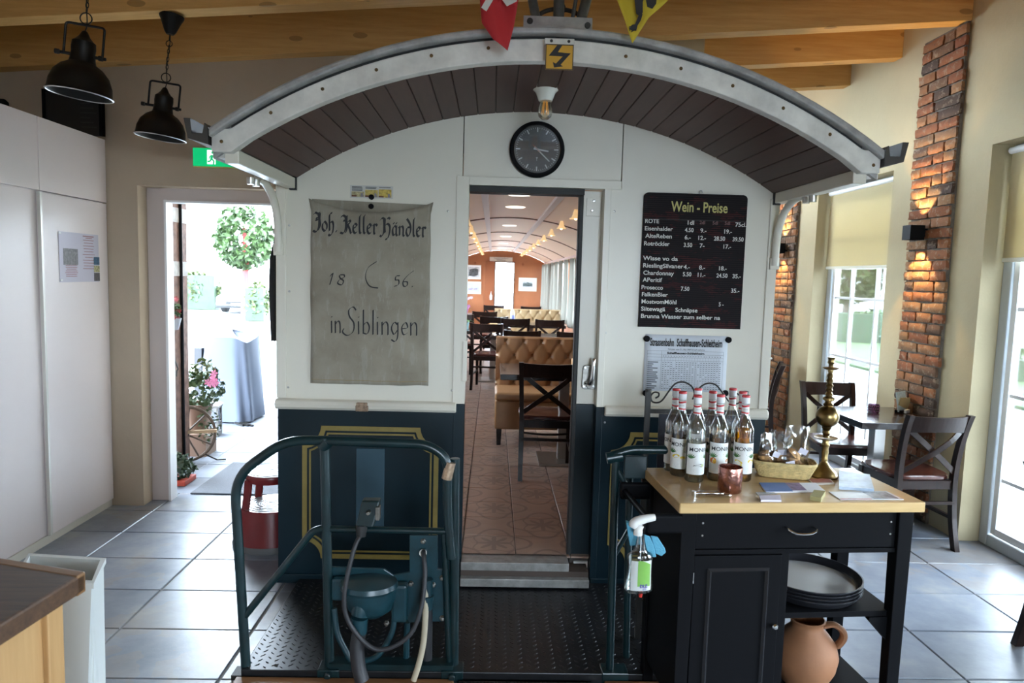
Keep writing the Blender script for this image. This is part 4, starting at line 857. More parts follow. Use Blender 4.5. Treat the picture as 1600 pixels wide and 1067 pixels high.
# ================================================================== left side of the room
M_cab = mat('cabinet_white', (.72, .645, .63), .42, var=.015, scale=2)
CB = thing('wall_cabinet', 'tall white built-in cabinet with sliding doors along the side wall', 'cabinet', (-2.95, 3.2, 0))
def C_(mb, name, m=M_cab, par=None, **kw):
    o = mb.build(name, m, par or CB, **kw)
    if par is None: o.location = -CB.location
    return o
C_(MB().box(-3.28, -2.63, .6, 4.855, .0, 2.495), 'body'); C_(MB().box(-2.63, -2.615, .6, 4.855, 0, .05), 'plinth', mat('plinth_cream', (.6, .57, .5), .5))
for a, b in ((4.155, 4.852), (3.40, 4.149), (2.645, 3.394), (1.89, 2.639)): C_(MB().box(-2.63, -2.60, a, b, 2.082, 2.495), 'upper_panel', bev=.002)
for a, b, x in ((4.148, 4.852, -2.602), (3.40, 4.165, -2.622), (2.645, 3.394, -2.602), (1.89, 2.66, -2.622)): C_(MB().box(x - .018, x, a, b, .052, 2.074), 'sliding_door', bev=.002)
C_(MB().box(-2.612, -2.594, 4.144, 4.162, .052, 2.074), 'door_rail', mat('alu_light', (.62, .60, .55), .4, metal=.3))
# notice sheet on the cabinet
a, b, c_ = pX(91, 361, -2.6), pX(155, 440, -2.6), pX(155, 370, -2.6)
NS = thing('notice_sheet', 'printed notice with small photos taped to the white cabinet', 'poster', (-2.60, a.y, b.z))
L, hh = b.y - a.y, a.z - b.z
MB().box(0, .0012, 0, L, 0, hh).build('sheet', mat('sheet_lilac', (.50, .48, .56), .6), NS)
m = MB()
for i, (y0, y1) in enumerate(((.04, .20), (.24, .38))):
    for j in range(11 if i else 7): z = .262 - j * .018 if i else .10 - j * .011; yy = random.uniform(0, .03); m.box(.001, .0018, y0 + yy, y1 - yy, z, z + .004)
m.box(.001, .0018, .25, .37, .285, .292).box(.001, .0018, .28, .35, .275, .28)
m.build('text_lines', mat('ink_red', (.30, .16, .17), .8), NS)['kind'] = 'stuff'
for (y0, y1, z0, z1, cc) in ((.04, .19, .105, .205, (.13, .12, .12)), (.365, .43, .11, .16, (.03, .08, .14)), (.365, .43, .062, .105, (.36, .33, .17)), (.365, .43, .005, .058, (.07, .065, .07))):
    MB().box(.001, .002, y0, y1, z0, z1).build('photo', mat('photo_%d' % int(z0 * 1000), cc, .5, var=.6, scale=70), NS)
for y, z in ((.01, hh - .008), (.015, .012)): MB().box(.001, .003, y - .012, y + .012, z - .006, z + .006).build('tape', mat('tape', (.7, .7, .7), .3), NS)
# chalkboard and small pot on the cabinet
a = pY(68, 152, 4.74); b = pY(163, 220, 4.74)
BB = thing('chalkboard', 'black framed board leaning on top of the white cabinet', 'board', ((a.x + b.x) / 2, 4.74, 2.497))
w = b.x - a.x; hb = a.z - 2.497 + .05
MB().box(-w / 2, w / 2, -.012, .012, 0, hb).build('panel', mat('board_black', (.012, .012, .012), .5), BB)
for x0, x1, z0, z1 in ((-w / 2, -w / 2 + .02, 0, hb), (w / 2 - .02, w / 2, 0, hb), (-w / 2, w / 2, hb - .02, hb)): MB().box(x0, x1, -.02, .016, z0, z1).build('frame_bar', M_black, BB)
m = MB()
for j in range(6): m.box(.05, w / 2 - .04 - .02 * (j % 3), -.0135, -.0115, .05 + j * .03, .056 + j * .03)
m.build('chalk_lines', mat('chalk_dim', (.05, .05, .05), .9), BB)['kind'] = 'stuff'
p = pX(2, 155, -2.72); o = MB().lathe([(0, 0), (.03, 0), (.036, .02), (.034, .045), (.02, .06), (0, .062)], 16).build('small_pot', M_black, smooth=True, loc=(p.x, p.y, 2.496)); tag(o, 'small round black pot on the cabinet top at the left edge', 'pot')
# ---- exit sign
a, b = pY(302, 231, 4.80), pY(388, 262, 4.80)
ES = thing('exit_sign', 'lit green running-man exit sign above the doorway', 'sign', (a.x, 4.84, b.z)); w, hh = b.x - a.x, a.z - b.z
MB().box(-.004, w + .004, -.045, .018, -.004, hh + .004).build('housing', mat('sign_housing', (.45, .38, .12), .5), ES, bev=.003)
t = NT('exit_green'); t.b.inputs['Base Color'].default_value = (.0, .25, .09, 1); t.b.inputs['Emission Color'].default_value = (.0, .42, .13, 1); t.b.inputs['Emission Strength'].default_value = .045
MB().box(0, w, -.047, -.045, 0, hh).build('face', t.m, ES)
M_lit = mat('exit_white', (.8, .9, .85), .5, emit=(.75, 1, .88), es=.07)
m = MB(); X = w * .21; mm = lambda p: (X + p[0] * hh, -.048, p[1] * hh)
for poly in ([(.15, .12), (.62, .12), (.62, .9), (.15, .9)],): m.add([mm(p) for p in poly], [(0, 1, 2, 3)])
m.build('door_symbol', M_lit, ES)
m = MB(); 
for st, r in (([(.42, .62), (.40, .40)], .07), ([(.40, .42), (.52, .30), (.50, .12)], .045), ([(.40, .42), (.30, .28), (.18, .26)], .045), ([(.42, .6), (.56, .52), (.62, .60)], .03), ([(.42, .6), (.30, .54), (.27, .42)], .03)): m.tube([(X + p[0] * hh, -.049, p[1] * hh) for p in st], r * hh, 6)
m.lathe([(0, .002), (.07 * hh, .002), (.07 * hh, 0)], 10, (X + .46 * hh, -.048, .76 * hh), 'y'); m.build('running_figure', mat('exit_dark', (.0, .2, .08), .5, emit=(0, .4, .14), es=.04), ES)
MB().add([(w * .55 + p[0] * hh, -.048, p[1] * hh) for p in ((0, .42), (.45, .42), (.45, .2), (.8, .5), (.45, .8), (.45, .58), (0, .58))], [tuple(range(7))]).build('arrow_symbol', M_lit, ES)
# ---- pendant lamps
def pendant(x, y, zrim, ztop, label):
    P_ = thing('pendant_lamp', label, 'lamp', (x, y, zrim), group='black dome pendant lamps')
    P_.rotation_euler = (rad(0), rad(6), rad(8))
    MB().lathe([(.128, .0), (.132, .004), (.126, .012), (.122, .05), (.108, .088), (.082, .118), (.055, .135), (.052, .14), (.049, .135), (.078, .112), (.103, .084), (.117, .048), (.122, .008)], 32).build('shade', M_blackmetal, P_, smooth=True)
    MB().lathe([(.128, -.001), (.133, .002), (.128, .006), (.126, .002), (.128, -.001)], 32).build('rim', M_steel, P_, smooth=True)
    MB().lathe([(.054, .133), (.05, .15), (.046, .18), (.048, .2), (.046, .226), (.034, .236), (.022, .25), (.012, .27), (.006, .275), (0, .276)], 20).build('socket_cap', M_blackmetal, P_, smooth=True)
    MB().tube(fillet([(-.078, 0, .17), (-.078, 0, .30), (.078, 0, .30), (.078, 0, .17)], .015), .0055, 8).tube([(-.092, 0, .17), (-.045, 0, .17)], .007, 8).tube([(.045, 0, .17), (.092, 0, .17)], .007, 8).build('yoke', M_blackmetal, P_, smooth=True)
    for s in (-1, 1): MB().lathe([(0, 0), (.011, 0), (.011, .016), (0, .016)], 10, (s * .088 - .008, 0, .17), 'x').build('yoke_bolt', M_blackmetal, P_, smooth=True)
    ch = MB(); z = .30; Lt = ztop - zrim
    ch.tube([(.024 * math.cos(rad(k)), 0, .328 + .024 * math.sin(rad(k))) for k in range(0, 360, 24)], .0028, 6, closed=True)
    z = .352; k = 0; z_end = Lt - .17
    while z < z_end:
        ch.tube([((.006 * math.cos(rad(a)) if k % 2 else 0), (0 if k % 2 else .006 * math.cos(rad(a))), z + .012 + .014 * math.sin(rad(a))) for a in range(0, 360, 36)], .0019, 5, closed=True); z += .021; k += 1
    ch.tube([(.016 * math.cos(rad(a)), 0, z_end + .02 + .016 * math.sin(rad(a))) for a in range(0, 360, 30)], .0024, 6, closed=True).tube([(0, 0, z_end + .035), (0, 0, Lt - .05)], .004, 6)
    ch.build('chain', M_blackmetal, P_, smooth=True)
    MB().tube(cr([(0, 0, .27), (.006, .0, .31), (-.004, 0, .4), (.004, 0, z_end), (0, 0, Lt - .06)], 5), .0025, 6).build('flex', M_dark, P_, smooth=True)
    MB().lathe([(0, Lt - .10), (.02, Lt - .10), (.03, Lt - .085), (.052, Lt - .03), (.062, Lt - .012), (.064, Lt), (0, Lt)], 24).build('ceiling_rose', M_blackmetal, P_, smooth=True)
    MB().lathe([(0, .02), (.02, .025), (.028, .05), (.02, .08), (.014, .12), (0, .12)], 14).build('bulb', mat('opal_bulb', (.5, .48, .42), .3), P_, smooth=True)
    return P_
pendant(-1.853, 4.02, 2.372, zb(-1.78), 'black dome pendant lamp farther from the camera beside the tram roof')
pendant(-1.83, 3.22, 2.405, zb(-1.78), 'black dome pendant lamp nearest the camera over the cabinet')
# ---- red step stool
ST_ = thing('step_stool', 'red metal step stool with grey ribbed treads beside the tram', 'stool', (-1.325, 4.25, 0))
M_sred = mat('stool_red', (.17, .008, .010), .3, var=.1)
M_tread = mat('tread_grey', (.42, .42, .42), .3, metal=.5)
MB().lathe([(.218, .035), (.205, .12), (.185, .235), (.178, .24), (.17, .235)], 36).build('body', M_sred, ST_, smooth=True)
MB().lathe([(.225, .0), (.228, .02), (.22, .036), (.2, .036), (.2, .0)], 36).build('base_ring', mat('stool_bumper', (.11, .11, .11), .6), ST_, smooth=True)
for nm, r, z in (('lower_tread', .178, .24), ('upper_tread', .148, .445)):
    pr = [(0, z)]
    for k in range(1, 7): q0 = r * k / 7; pr += [(q0 - .006, z), (q0 - .003, z + .004), (q0 + .003, z + .004), (q0 + .006, z)]
    pr += [(r, z), (r + .004, z - .008), (r, z - .018)]
    MB().lathe(pr, 36).build(nm, M_tread, ST_, smooth=True)
MB().lathe([(.148, .395), (.155, .43), (.150, .442), (.142, .43), (.138, .395)], 36).build('upper_ring', M_sred, ST_, smooth=True)
for k in range(4):
    a = rad(45 + 90 * k); MB().tube(cr([(.168 * math.cos(a), .168 * math.sin(a), .235), (.155 * math.cos(a), .155 * math.sin(a), .32), (.146 * math.cos(a), .146 * math.sin(a), .41)], 3), .012, 8, sx=2.0).build('leg', M_sred, ST_, smooth=True)
# ---- counter corner in the left foreground, with a white paper roll box behind it
zt = .97
A, B, Cc = pZ(-60, 862, zt), pZ(134, 893, zt), pZ(-40, 1000, zt)
CNT = thing('wooden_counter', 'rustic wooden counter corner in the left foreground', 'counter', (B.x - .2, B.y - .2, 0))
d1_ = (A - B); d2_ = (Cc - B); Dd = A + d2_ * 1.0
M_ctop = mat_wood('counter_top', (.045, .022, .012), (.12, .06, .028), .5, axis=0, rnd=False, scale=5)
M_cside = mat_wood('counter_side', (.40, .22, .085), (.50, .30, .13), .5, axis=2, rnd=False)
def Cn(mb, name, m, **kw): o = mb.build(name, m, CNT, **kw); o.location = -CNT.location; return o
def quadbox(pts, z0, z1): return MB().hexa([(p.x, p.y, z0) for p in pts], [(p.x, p.y, z1) for p in pts])
u1, u2 = d1_.normalized(), d2_.normalized()
def ins(k): return [B + u1 * k + u2 * k, B + u1 * (d1_.length) + u2 * k, B + u1 * d1_.length + u2 * .55, B + u1 * k + u2 * .55]
Cn(quadbox(ins(0), zt - .045, zt), 'top', M_ctop, bev=.006); Cn(quadbox(ins(.0)[:2] + [B + u1 * d1_.length + u2 * .03, B + u2 * .03], zt - .047, zt + .001), 'edge_strip', mat_wood('counter_edge', (.17, .08, .03), (.28, .15, .06), .45, axis=0, rnd=False), bev=.004)
Cn(quadbox(ins(.05), .0, zt - .045), 'body', M_cside); pp = B + u1 * .035 + u2 * .035
Cn(quadbox([pp, pp + u1 * .05, pp + (u1 + u2) * .05, pp + u2 * .05], 0, zt - .046), 'corner_post', M_cside, bev=.004)
WBx = thing('white_bin', 'white plastic bin standing behind the wooden counter', 'bin', (-1.26, 2.02, 0))
mb = MB(); tp = [pZ(40, 870, .80), pZ(157, 876, .80), pZ(150, 905, .80), pZ(30, 900, .80)]
cx_ = sum((p.x for p in tp), 0) / 4; cy_ = sum((p.y for p in tp), 0) / 4
WBx.location = (cx_, cy_, 0)
lo = [((p.x - cx_) * .82, (p.y - cy_) * 1.2 - (.05 if i > 1 else -.02), .0) for i, p in enumerate(tp)]; hi = [((p.x - cx_), (p.y - cy_) * 1.3, .80) for p in tp]
mi = [(p[0] * .95, p[1] * .85, .80) for p in hi]; ml = [(p[0] * .9, p[1] * .8, .10) for p in hi]
V = lo + hi + mi + ml; F = [(0, 1, 2, 3)] + [(i, (i + 1) % 4, 4 + (i + 1) % 4, 4 + i) for i in range(4)] + [(4 + i, 4 + (i + 1) % 4, 8 + (i + 1) % 4, 8 + i) for i in range(4)] + [(8 + i, 8 + (i + 1) % 4, 12 + (i + 1) % 4, 12 + i) for i in range(4)] + [(12, 13, 14, 15)]
MB().add(V, F).build('shell', mat('bin_white', (.62, .64, .62), .5), WBx, bev=.006)
MB().add([(p[0] * 1.06, p[1] * 1.06, .785) for p in hi] + [(p[0] * 1.06, p[1] * 1.06, .80) for p in hi] + [(p[0], p[1], .80) for p in hi], [(i, (i + 1) % 4, 4 + (i + 1) % 4, 4 + i) for i in range(4)] + [(4 + i, 4 + (i + 1) % 4, 8 + (i + 1) % 4, 8 + i) for i in range(4)]).build('rim', MATS['bin_white'], WBx)
# ---- boards and grating in front of the platform
M_boards = mat_wood('floor_board', (.20, .085, .03), (.32, .15, .06), .5, axis=0)
for k, (x0, x1) in enumerate(((-1.0, -.12), (.50, 1.2))):
    for j in range(3):
        o = MB().box(x0, x1, 2.745 - .11 * (j + 1) + .004, 2.745 - .11 * j, .001, .022).build('floor_plank', M_boards, bev=.003)
        tag(o, ['brown floor plank %s the platform edge on the left', 'brown floor plank %s the platform edge on the right'][k] % ['touching', 'second from', 'third from'][j], 'plank', 'brown planks in front of the platform')
GR = thing('step_grating', 'dark diamond-pattern step grating in front of the platform gap', 'grating', (.17, 2.6, 0))
MB().box(-.27, .28, -.13, .14, .001, .018).build('plate', MATS['chequer_black'], GR, bev=.003)
m = MB()
for k in range(-24, 25):
    for s in (1, -1):
        x0 = k * .03; a0, a1 = (-.12, .13)
        pts = [(x0 + s * y, y) for y in lin(a0, a1, 8)]; pts = [p for p in pts if -.26 < p[0] < .27]
        if len(pts) > 1: m.tube([(pts[0][0], pts[0][1], .019), (pts[-1][0], pts[-1][1], .019)], .0035, 4)
m.build('diamond_ribs', mat('rib_brown', (.06, .05, .042), .4, metal=.6), GR)['kind'] = 'stuff'
# ================================================================== serving cart and what stands on it
CR = (1.107, 2.625); CA = rad(4); ZT = .9
CART = thing('kitchen_cart', 'black kitchen cart with light wooden top beside the tram', 'cart', (CR[0], CR[1], 0), CA)
M_butcher = mat_wood('butcher_block', (.56, .36, .15), (.68, .47, .22), .32, axis=0, rnd=False, scale=4, coat=.3, bump=.02)
MB().box(-.456, .456, -.228, .228, ZT - .038, ZT).build('top', M_butcher, CART, bev=.004)
for x in (-.415, .395):
    for y in (-.19, .18): MB().hexa([(x - .022, y - .022, .0), (x + .022, y - .022, 0), (x + .022, y + .022, 0), (x - .022, y + .022, 0)], [(x - .028, y - .028, ZT - .038), (x + .028, y - .028, ZT - .038), (x + .028, y + .028, ZT - .038), (x - .028, y + .028, ZT - .038)]).build('leg', M_black, CART, bev=.003)
dr = MB().box(-.385, .365, -.205, -.18, .725, .858).build('drawer', M_black, CART, bev=.003)
MB().tube(cr([(-.052, -.205, .806), (-.05, -.228, .80), (-.025, -.236, .79), (.025, -.236, .79), (.05, -.228, .80), (.052, -.205, .806)], 5), .0048, 8).build('drawer_pull', M_chrome, dr, smooth=True)
for x in (-.36, .345):
    for z in (.775, .82): MB().lathe([(0, .002), (.003, .0015), (.004, 0)], 8, (x, -.205, z), 'y').build('screw', M_steel, dr, smooth=True)
MB().box(-.385, .365, -.18, .20, .74, .855).build('drawer_box', M_black, CART)
MB().box(-.39, .37, -.205, -.17, .705, .722).build('rail', M_black, CART, bev=.002)
MB().box(-.43, -.41, -.165, .155, .12, .86).build('side_panel', M_black, CART)
door = MB().box(-.385, -.06, -.205, -.188, .11, .70).build('door', M_black, CART, bev=.003)
def frame_mold(x0, x1, z0, z1, y):
    a, b, w, d = .0, .0, .016, .010; V = []
    for k, dy in ((0, 0), (w * .5, -d * .8), (w, 0)):
        V += [(x0 + k, y + dy, z0 + k), (x1 - k, y + dy, z0 + k), (x1 - k, y + dy, z1 - k), (x0 + k, y + dy, z1 - k)]
    return MB().add(V, [(4 * r + i, 4 * r + (i + 1) % 4, 4 * (r + 1) + (i + 1) % 4, 4 * (r + 1) + i) for r in range(2) for i in range(4)])
frame_mold(-.335, -.105, .16, .655, -.2065).build('molding', mat('black_satin', (.02, .02, .022), .25), door)
MB().lathe([(0, .026), (.007, .024), (.011, .018), (.009, .008), (.005, .004), (.006, 0)], 16, (-.078, -.205, .44), 'y').build('knob', M_chrome, door, smooth=True)
MB().box(-.388, -.383, -.207, -.195, .60, .64).build('hinge', M_chrome, door)
MB().box(-.06, -.03, -.20, -.16, .10, .72).build('stile', M_black, CART, bev=.002)
MB().box(-.42, .40, -.185, .175, .452, .474).build('shelf', M_black, CART, bev=.002)
MB().box(-.42, .40, -.185, .175, .10, .122).build('shelf', M_black, CART, bev=.002)
MB().hexa([(.30, -.19, .44), (.375, -.19, .36), (.375, -.165, .36), (.30, -.165, .44)], [(.30, -.19, .452), (.375, -.19, .452), (.375, -.165, .452), (.30, -.165, .452)]).build('corner_brace', M_black, CART)
MB().box(-.565, -.385, -.218, -.192, .785, .855).build('towel_bracket', M_black, CART, bev=.012, seg=3); MB().box(-.565, -.43, .16, .186, .785, .855).build('towel_bracket', M_black, CART, bev=.012, seg=3)
MB().tube([(-.545, -.2, .82), (-.545, .17, .82)], .012, 10).build('towel_bar', M_black, CART, smooth=True)
# ---- syrup bottles
M_bglass = mat_glass('bottle_glass', (.95, .965, .955), .5, .08)
M_label = mat('bottle_label', (.74, .74, .72), .6)
M_capw = mat('cap_white', (.72, .72, .74), .5); M_capr = mat('cap_red', (.52, .03, .035), .45)
SYR = {'clear': mat_glass('syrup_clear', (.86, .82, .66), .1), 'amber': mat_glass('syrup_amber', (.88, .52, .03), .12), 'tan': mat_glass('syrup_tan', (.62, .45, .22), .1), 'pale': mat_glass('syrup_pale', (.9, .9, .88), .1)}
R0 = .0365
body_me = MB().lathe([(0, .004), (R0 - .004, .0), (R0, .006), (R0, .185), (R0 + .001, .196), (R0 - .001, .205), (.033, .212), (.026, .228), (.0185, .246), (.0145, .262), (.0135, .28), (.0130, .312)], 32).mesh('glass_body', M_bglass, True)
cap_me = MB().lathe([(.0148, .303), (.0155, .304), (.0155, .331), (.0145, .334), (0, .334)], 24).mesh('cap', M_capw, True)
capr_me = MB().lathe([(.0157, .327), (.0159, .328), (.0159, .3325), (.0148, .3353), (0, .3355)], 24).mesh('cap_band', M_capr, True)
neck_me = MB().lathe([(.0146, .262), (.0143, .266), (.0140, .298), (.0139, .30), (.0135, .262)], 24).mesh('neck_label', M_label, True)
def band(z0, z1, tilt):
    mb = MB()
    for k in range(24):
        a0, a1 = 2 * math.pi * k / 24, 2 * math.pi * (k + 1) / 24; f = lambda a, z: (.0149 * math.cos(a), .0149 * math.sin(a), z + tilt * math.sin(a * 2))
        mb.add([f(a0, z0), f(a1, z0), f(a1, z1), f(a0, z1)], [(0, 1, 2, 3)])
    return mb
bands_me = [band(.264, .270, .001).mesh('neck_band', M_capr, True), band(.290, .297, -.0015).mesh('neck_band', M_capr, True)]
def on_cyl(a, z, r=R0 + .0009): th = -math.pi / 2 + a / R0; return (r * math.cos(th), r * math.sin(th), z)
lb = MB()
for k in range(20):
    a0, a1 = -.048 + .096 * k / 20, -.048 + .096 * (k + 1) / 20; lb.add([on_cyl(a0, .032), on_cyl(a1, .032), on_cyl(a1, .152), on_cyl(a0, .152)], [(0, 1, 2, 3)])
label_me = lb.mesh('label', M_label, True)
vs, fs = text_geo('MONIN', .0215, .0002, 'CENTER', 1.0)
word_me = MB().add([on_cyl(a * 1.05, .122 + b, R0 + .0016) for a, b in vs], fs).mesh('brand_word', M_ink)
sm = MB()
for k, (wd, z) in enumerate(((.010, .106), (.014, .099), (.012, .092), (.016, .052), (.018, .046), (.013, .040))): sm.add([on_cyl(-wd, z, R0 + .0015), on_cyl(wd, z, R0 + .0015), on_cyl(wd, z + .002, R0 + .0015), on_cyl(-wd, z + .002, R0 + .0015)], [(0, 1, 2, 3)])
small_me = sm.mesh('small_print', mat('print_grey', (.45, .44, .43), .7))
nvs, nfs = text_geo('MONIN', .0055, .0002, 'CENTER'); nw_me = MB().add([(.0151 * math.cos(-math.pi / 2 + a / .0151), .0151 * math.sin(-math.pi / 2 + a / .0151), .279 + b) for a, b in nvs], nfs).mesh('neck_word', mat('print_grey', (.45, .44, .43), .7))
def blob(mb, cx, cz, rx, rz, ang=0.0, n=12):
    mb.add([on_cyl(cx + rx * math.cos(k * 2 * math.pi / n) * math.cos(ang) - rz * math.sin(k * 2 * math.pi / n) * math.sin(ang), cz + rx * math.cos(k * 2 * math.pi / n) * math.sin(ang) + rz * math.sin(k * 2 * math.pi / n) * math.cos(ang), R0 + .0017) for k in range(n)], [tuple(range(n))])
def leafs(mb, cx, cz, r, n=6):
    for k in range(n): a = rad(30 + 120 * k / max(1, n - 1)); blob(mb, cx + r * .5 * math.cos(a), cz + r * .5 * math.sin(a), r * .5, r * .11, a, 8)
M_leaf = mat('print_green', (.06, .16, .05), .7)
ARTS = {'vanilla': [((.04, .03, .03), [(-.004, .070, .018, .0018, .25), (-.002, .066, .018, .0018, -.2)]), ((.55, .6, .3), [(.016, .068, .007, .006, 0)])],
        'mango': [((.62, .16, .02), [(-.03, .083, .013, .011, .4), (.032, .082, .012, .007, .1)]), ((.75, .45, .05), [(-.024, .079, .007, .009, 0)])],
        'pineapple': [((.70, .50, .03), [(-.02, .078, .016, .006, -.3), (.028, .082, .014, .007, .1)]), ((.72, .58, .1), [(-.01, .066, .004, .004, 0)])],
        'banana': [((.72, .52, .04), [(-.014, .083, .015, .0075, .2), (.012, .078, .01, .006, 0)])], 'cherry': [((.35, .03, .02), [(-.008, .08, .009, .012, 0)])]}
GRP = 'syrup bottles on the cart'
def bottle(x, y, rz, art, syr, fill, label):
    B_ = thing('syrup_bottle', label, 'bottle', (x, y, ZT), rz, GRP)
    put('glass_body', body_me, B_); put('cap', cap_me, B_); put('cap_band', capr_me, B_); put('neck_label', neck_me, B_)
    for m_ in bands_me: put('neck_band', m_, B_)
    put('neck_word', nw_me, B_)
    l_ = put('label', label_me, B_); put('brand_word', word_me, l_); put('small_print', small_me, l_)
    for i, (cc, bl) in enumerate(ARTS[art]):
        mb = MB()
        for b_ in bl: blob(mb, *b_)
        mb.build('fruit_print', mat('print_%s%d' % (art, i), cc, .7), l_)['kind'] = 'stuff'
    mb = MB(); leafs(mb, -.030, .094, .02); leafs(mb, .032, .094, .018)
    mb.build('leaf_print', M_leaf, l_)['kind'] = 'stuff'
    if fill > .01:
        pr = [(0, .003), (R0 - .003, .004)]
        for r, z in ((R0 - .003, .185), (R0 - .003, .205), (.031, .212), (.024, .228), (.0165, .246)):
            if z < fill: pr.append((r, z))
        pr += [(pr[-1][0], fill), (0, fill)]
        MB().lathe(pr, 28).build('syrup', SYR[syr], B_, smooth=True)
    return B_
bottle(.797, 2.650, rad(8), 'vanilla', 'clear', .155, 'syrup bottle with vanilla pods on its label, frontmost on the left')
bottle(.893, 2.672, rad(2), 'mango', 'tan', .17, 'syrup bottle with orange fruit on its label, behind the copper cup')
bottle(.993, 2.675, rad(-12), 'pineapple', 'amber', .20, 'syrup bottle with golden syrup nearest the cookie basket')
bottle(.760, 2.728, rad(-18), 'banana', 'tan', .17, 'syrup bottle with yellow fruit label second from the cart edge')
bottle(.752, 2.797, rad(-55), 'cherry', 'pale', .15, 'syrup bottle with dark red fruit label at the back left')
bottle(.888, 2.755, rad(20), 'cherry', 'tan', .15, 'syrup bottle standing between the orange-fruit bottle and the scroll stand')
bottle(.848, 2.820, rad(10), 'banana', 'pale', .15, 'syrup bottle in the back row below the scroll top')
bottle(1.0, 2.845, rad(-20), 'mango', 'tan', .17, 'tallest-looking syrup bottle at the back right')
bottle(1.012, 2.762, rad(-25), 'vanilla', 'clear', .16, 'syrup bottle directly behind the golden syrup bottle')
# ---- copper cup, corkscrew
CU = thing('copper_cup', 'hammered copper tealight cup in front of the bottles', 'cup', (.893, 2.520, ZT))
M_copper = mat('copper', (.50, .24, .20), .2, metal=1.0, var=.3, scale=60, bump=.5, bscale=80)
MB().lathe([(0, .0), (.040, .0), (.043, .004), (.044, .09), (.043, .093), (.040, .092), (.039, .012), (0, .010)], 36).build('cup', M_copper, CU, smooth=True)
MB().lathe([(.038, .012), (.038, .06), (.036, .061), (0, .061), (0, .012)], 28).build('candle_wax', mat('wax_tan', (.5, .36, .2), .6), CU, smooth=True)
KS = thing('corkscrew', 'folding waiter corkscrew lying on the cart top', 'corkscrew', (.80, 2.458, ZT), rad(2))
MB().tube(cr([(-.062, 0, .009), (-.03, .003, .009), (.02, .003, .009), (.05, -.002, .009)], 5), [.006] * 3 + [.008] * 10 + [.005] * 3, 10).build('handle', M_chrome, KS, smooth=True)
MB().tube(cr([(-.02, -.012, .006), (.03, -.016, .006), (.07, -.012, .005), (.076, .004, .005), (.05, .008, .006)], 5), .0035, 8).build('lever', M_chrome, KS, smooth=True)
MB().tube([(.0 + .004 * k, .012 + .004 * math.sin(k * 1.3), .006 + .004 * math.cos(k * 1.3)) for k in range(16)], .0016, 6).build('worm', M_chrome, KS, smooth=True)
MB().lathe([(0, 0), (.008, 0), (.008, .016), (0, .016)], 12, (-.058, 0, .001)).build('pivot', M_chrome, KS, smooth=True)
# ---- brass candlestick
CD = thing('candlestick', 'tall turned brass candlestick with a large ball', 'candlestick', (1.352, 2.745, ZT))
M_brass = mat('old_brass', (.27, .19, .08), .3, metal=1.0, var=.3, scale=20, bump=.05)
Z = lambda y: (640 - y) * .000794
MB().lathe([(0, 0), (.054, 0), (.056, .006), (.050, .014), (.047, .022), (.036, .032), (.022, .045), (.0135, .058), (.0115, .064)], 32).build('foot', M_brass, CD, smooth=True)
MB().lathe([(.0115, .064), (.0135, .07), (.0115, .076), (.014, .10), (.012, .115), (.0165, .13), (.012, .14), (.013, .15), (.013, .153)], 24).lathe([(.013, .160), (.0105, .166), (.0155, .178), (.012, .188), (.017, .198), (.02, .203)], 24).build('lower_stem', M_brass, CD, smooth=True)
MB().lathe([(0, .152), (.03, .152), (.044, .158), (.045, .16), (.03, .156), (0, .157)], 32).build('drip_ring', M_brass, CD, smooth=True)
MB().lathe([(0, .201)] + [(.0445 * math.sin(a), .2455 - .0445 * math.cos(a)) for a in lin(.3, 2.85, 18)] + [(0, .2895)], 32).build('ball', M_brass, CD, smooth=True)
MB().lathe([(.016, .286), (.020, .294), (.014, .30), (.012, .306), (.022, .312), (.022, .32), (.012, .326), (.015, .335), (.010, .345), (.014, .353), (.010, .36), (.015, .37), (.009, .378), (.0135, .39), (.009, .40), (.012, .41), (.008, .42), (.011, .43), (.010, .435)], 24).build('upper_stem', M_brass, CD, smooth=True)
MB().lathe([(0, .434), (.02, .434), (.030, .44), (.031, .442), (.02, .439), (.009, .445), (.009, .455), (.014, .462), (.0115, .47), (.012, .476), (.0155, .482), (.0135, .482), (.009, .47), (0, .465)], 28).build('candle_cup', M_brass, CD, smooth=True)
# ---- basket with cookie bags
BK = thing('bread_basket', 'low woven straw basket holding bags of cookies', 'basket', (1.185, 2.745, ZT), rad(-14))
M_straw = mat('straw', (.58, .44, .20), .7, var=.25, scale=40, bump=.3)
def bperim(k, n, f, z):
    """rounded rectangle outline, flare f"""
    a = 2 * math.pi * k / n; c, s = math.cos(a), math.sin(a); e = .45
    return ((abs(c) ** e) * (1 if c > 0 else -1) * .118 * f, (abs(s) ** e) * (1 if s > 0 else -1) * .068 * f, z)
m = MB(); n = 72
for r in range(8):
    z = .006 + r * .0072; f = .80 + .20 * r / 7
    pts = []
    for k in range(n): p = bperim(k, n, f + (.018 if (k + r) % 2 else -.012), z + .0); pts.append(p)
    m.tube(pts, .0038, 5, closed=True)
m.build('weave', M_straw, BK, smooth=True)['kind'] = 'stuff'
m = MB()
for k in range(0, n, 3): m.tube([bperim(k, n, .80, .003), bperim(k, n, 1.0, .062)], .0028, 5)
m.build('uprights', M_straw, BK, smooth=True)['kind'] = 'stuff'
MB().tube([bperim(k, n, 1.02, .062) for k in range(n)], .005, 6, closed=True).build('rim', M_straw, BK, smooth=True)
MB().add([bperim(k, n, .8, .004) for k in range(n)], [tuple(range(n))]).build('bottom', M_straw, BK, solid=.003)
M_bag = mat_glass('cellophane', (.97, .97, .97), .35, .12)
M_cookie = mat('cookie', (.60, .34, .14), .85, var=.35, scale=50, bump=.8, bscale=90)
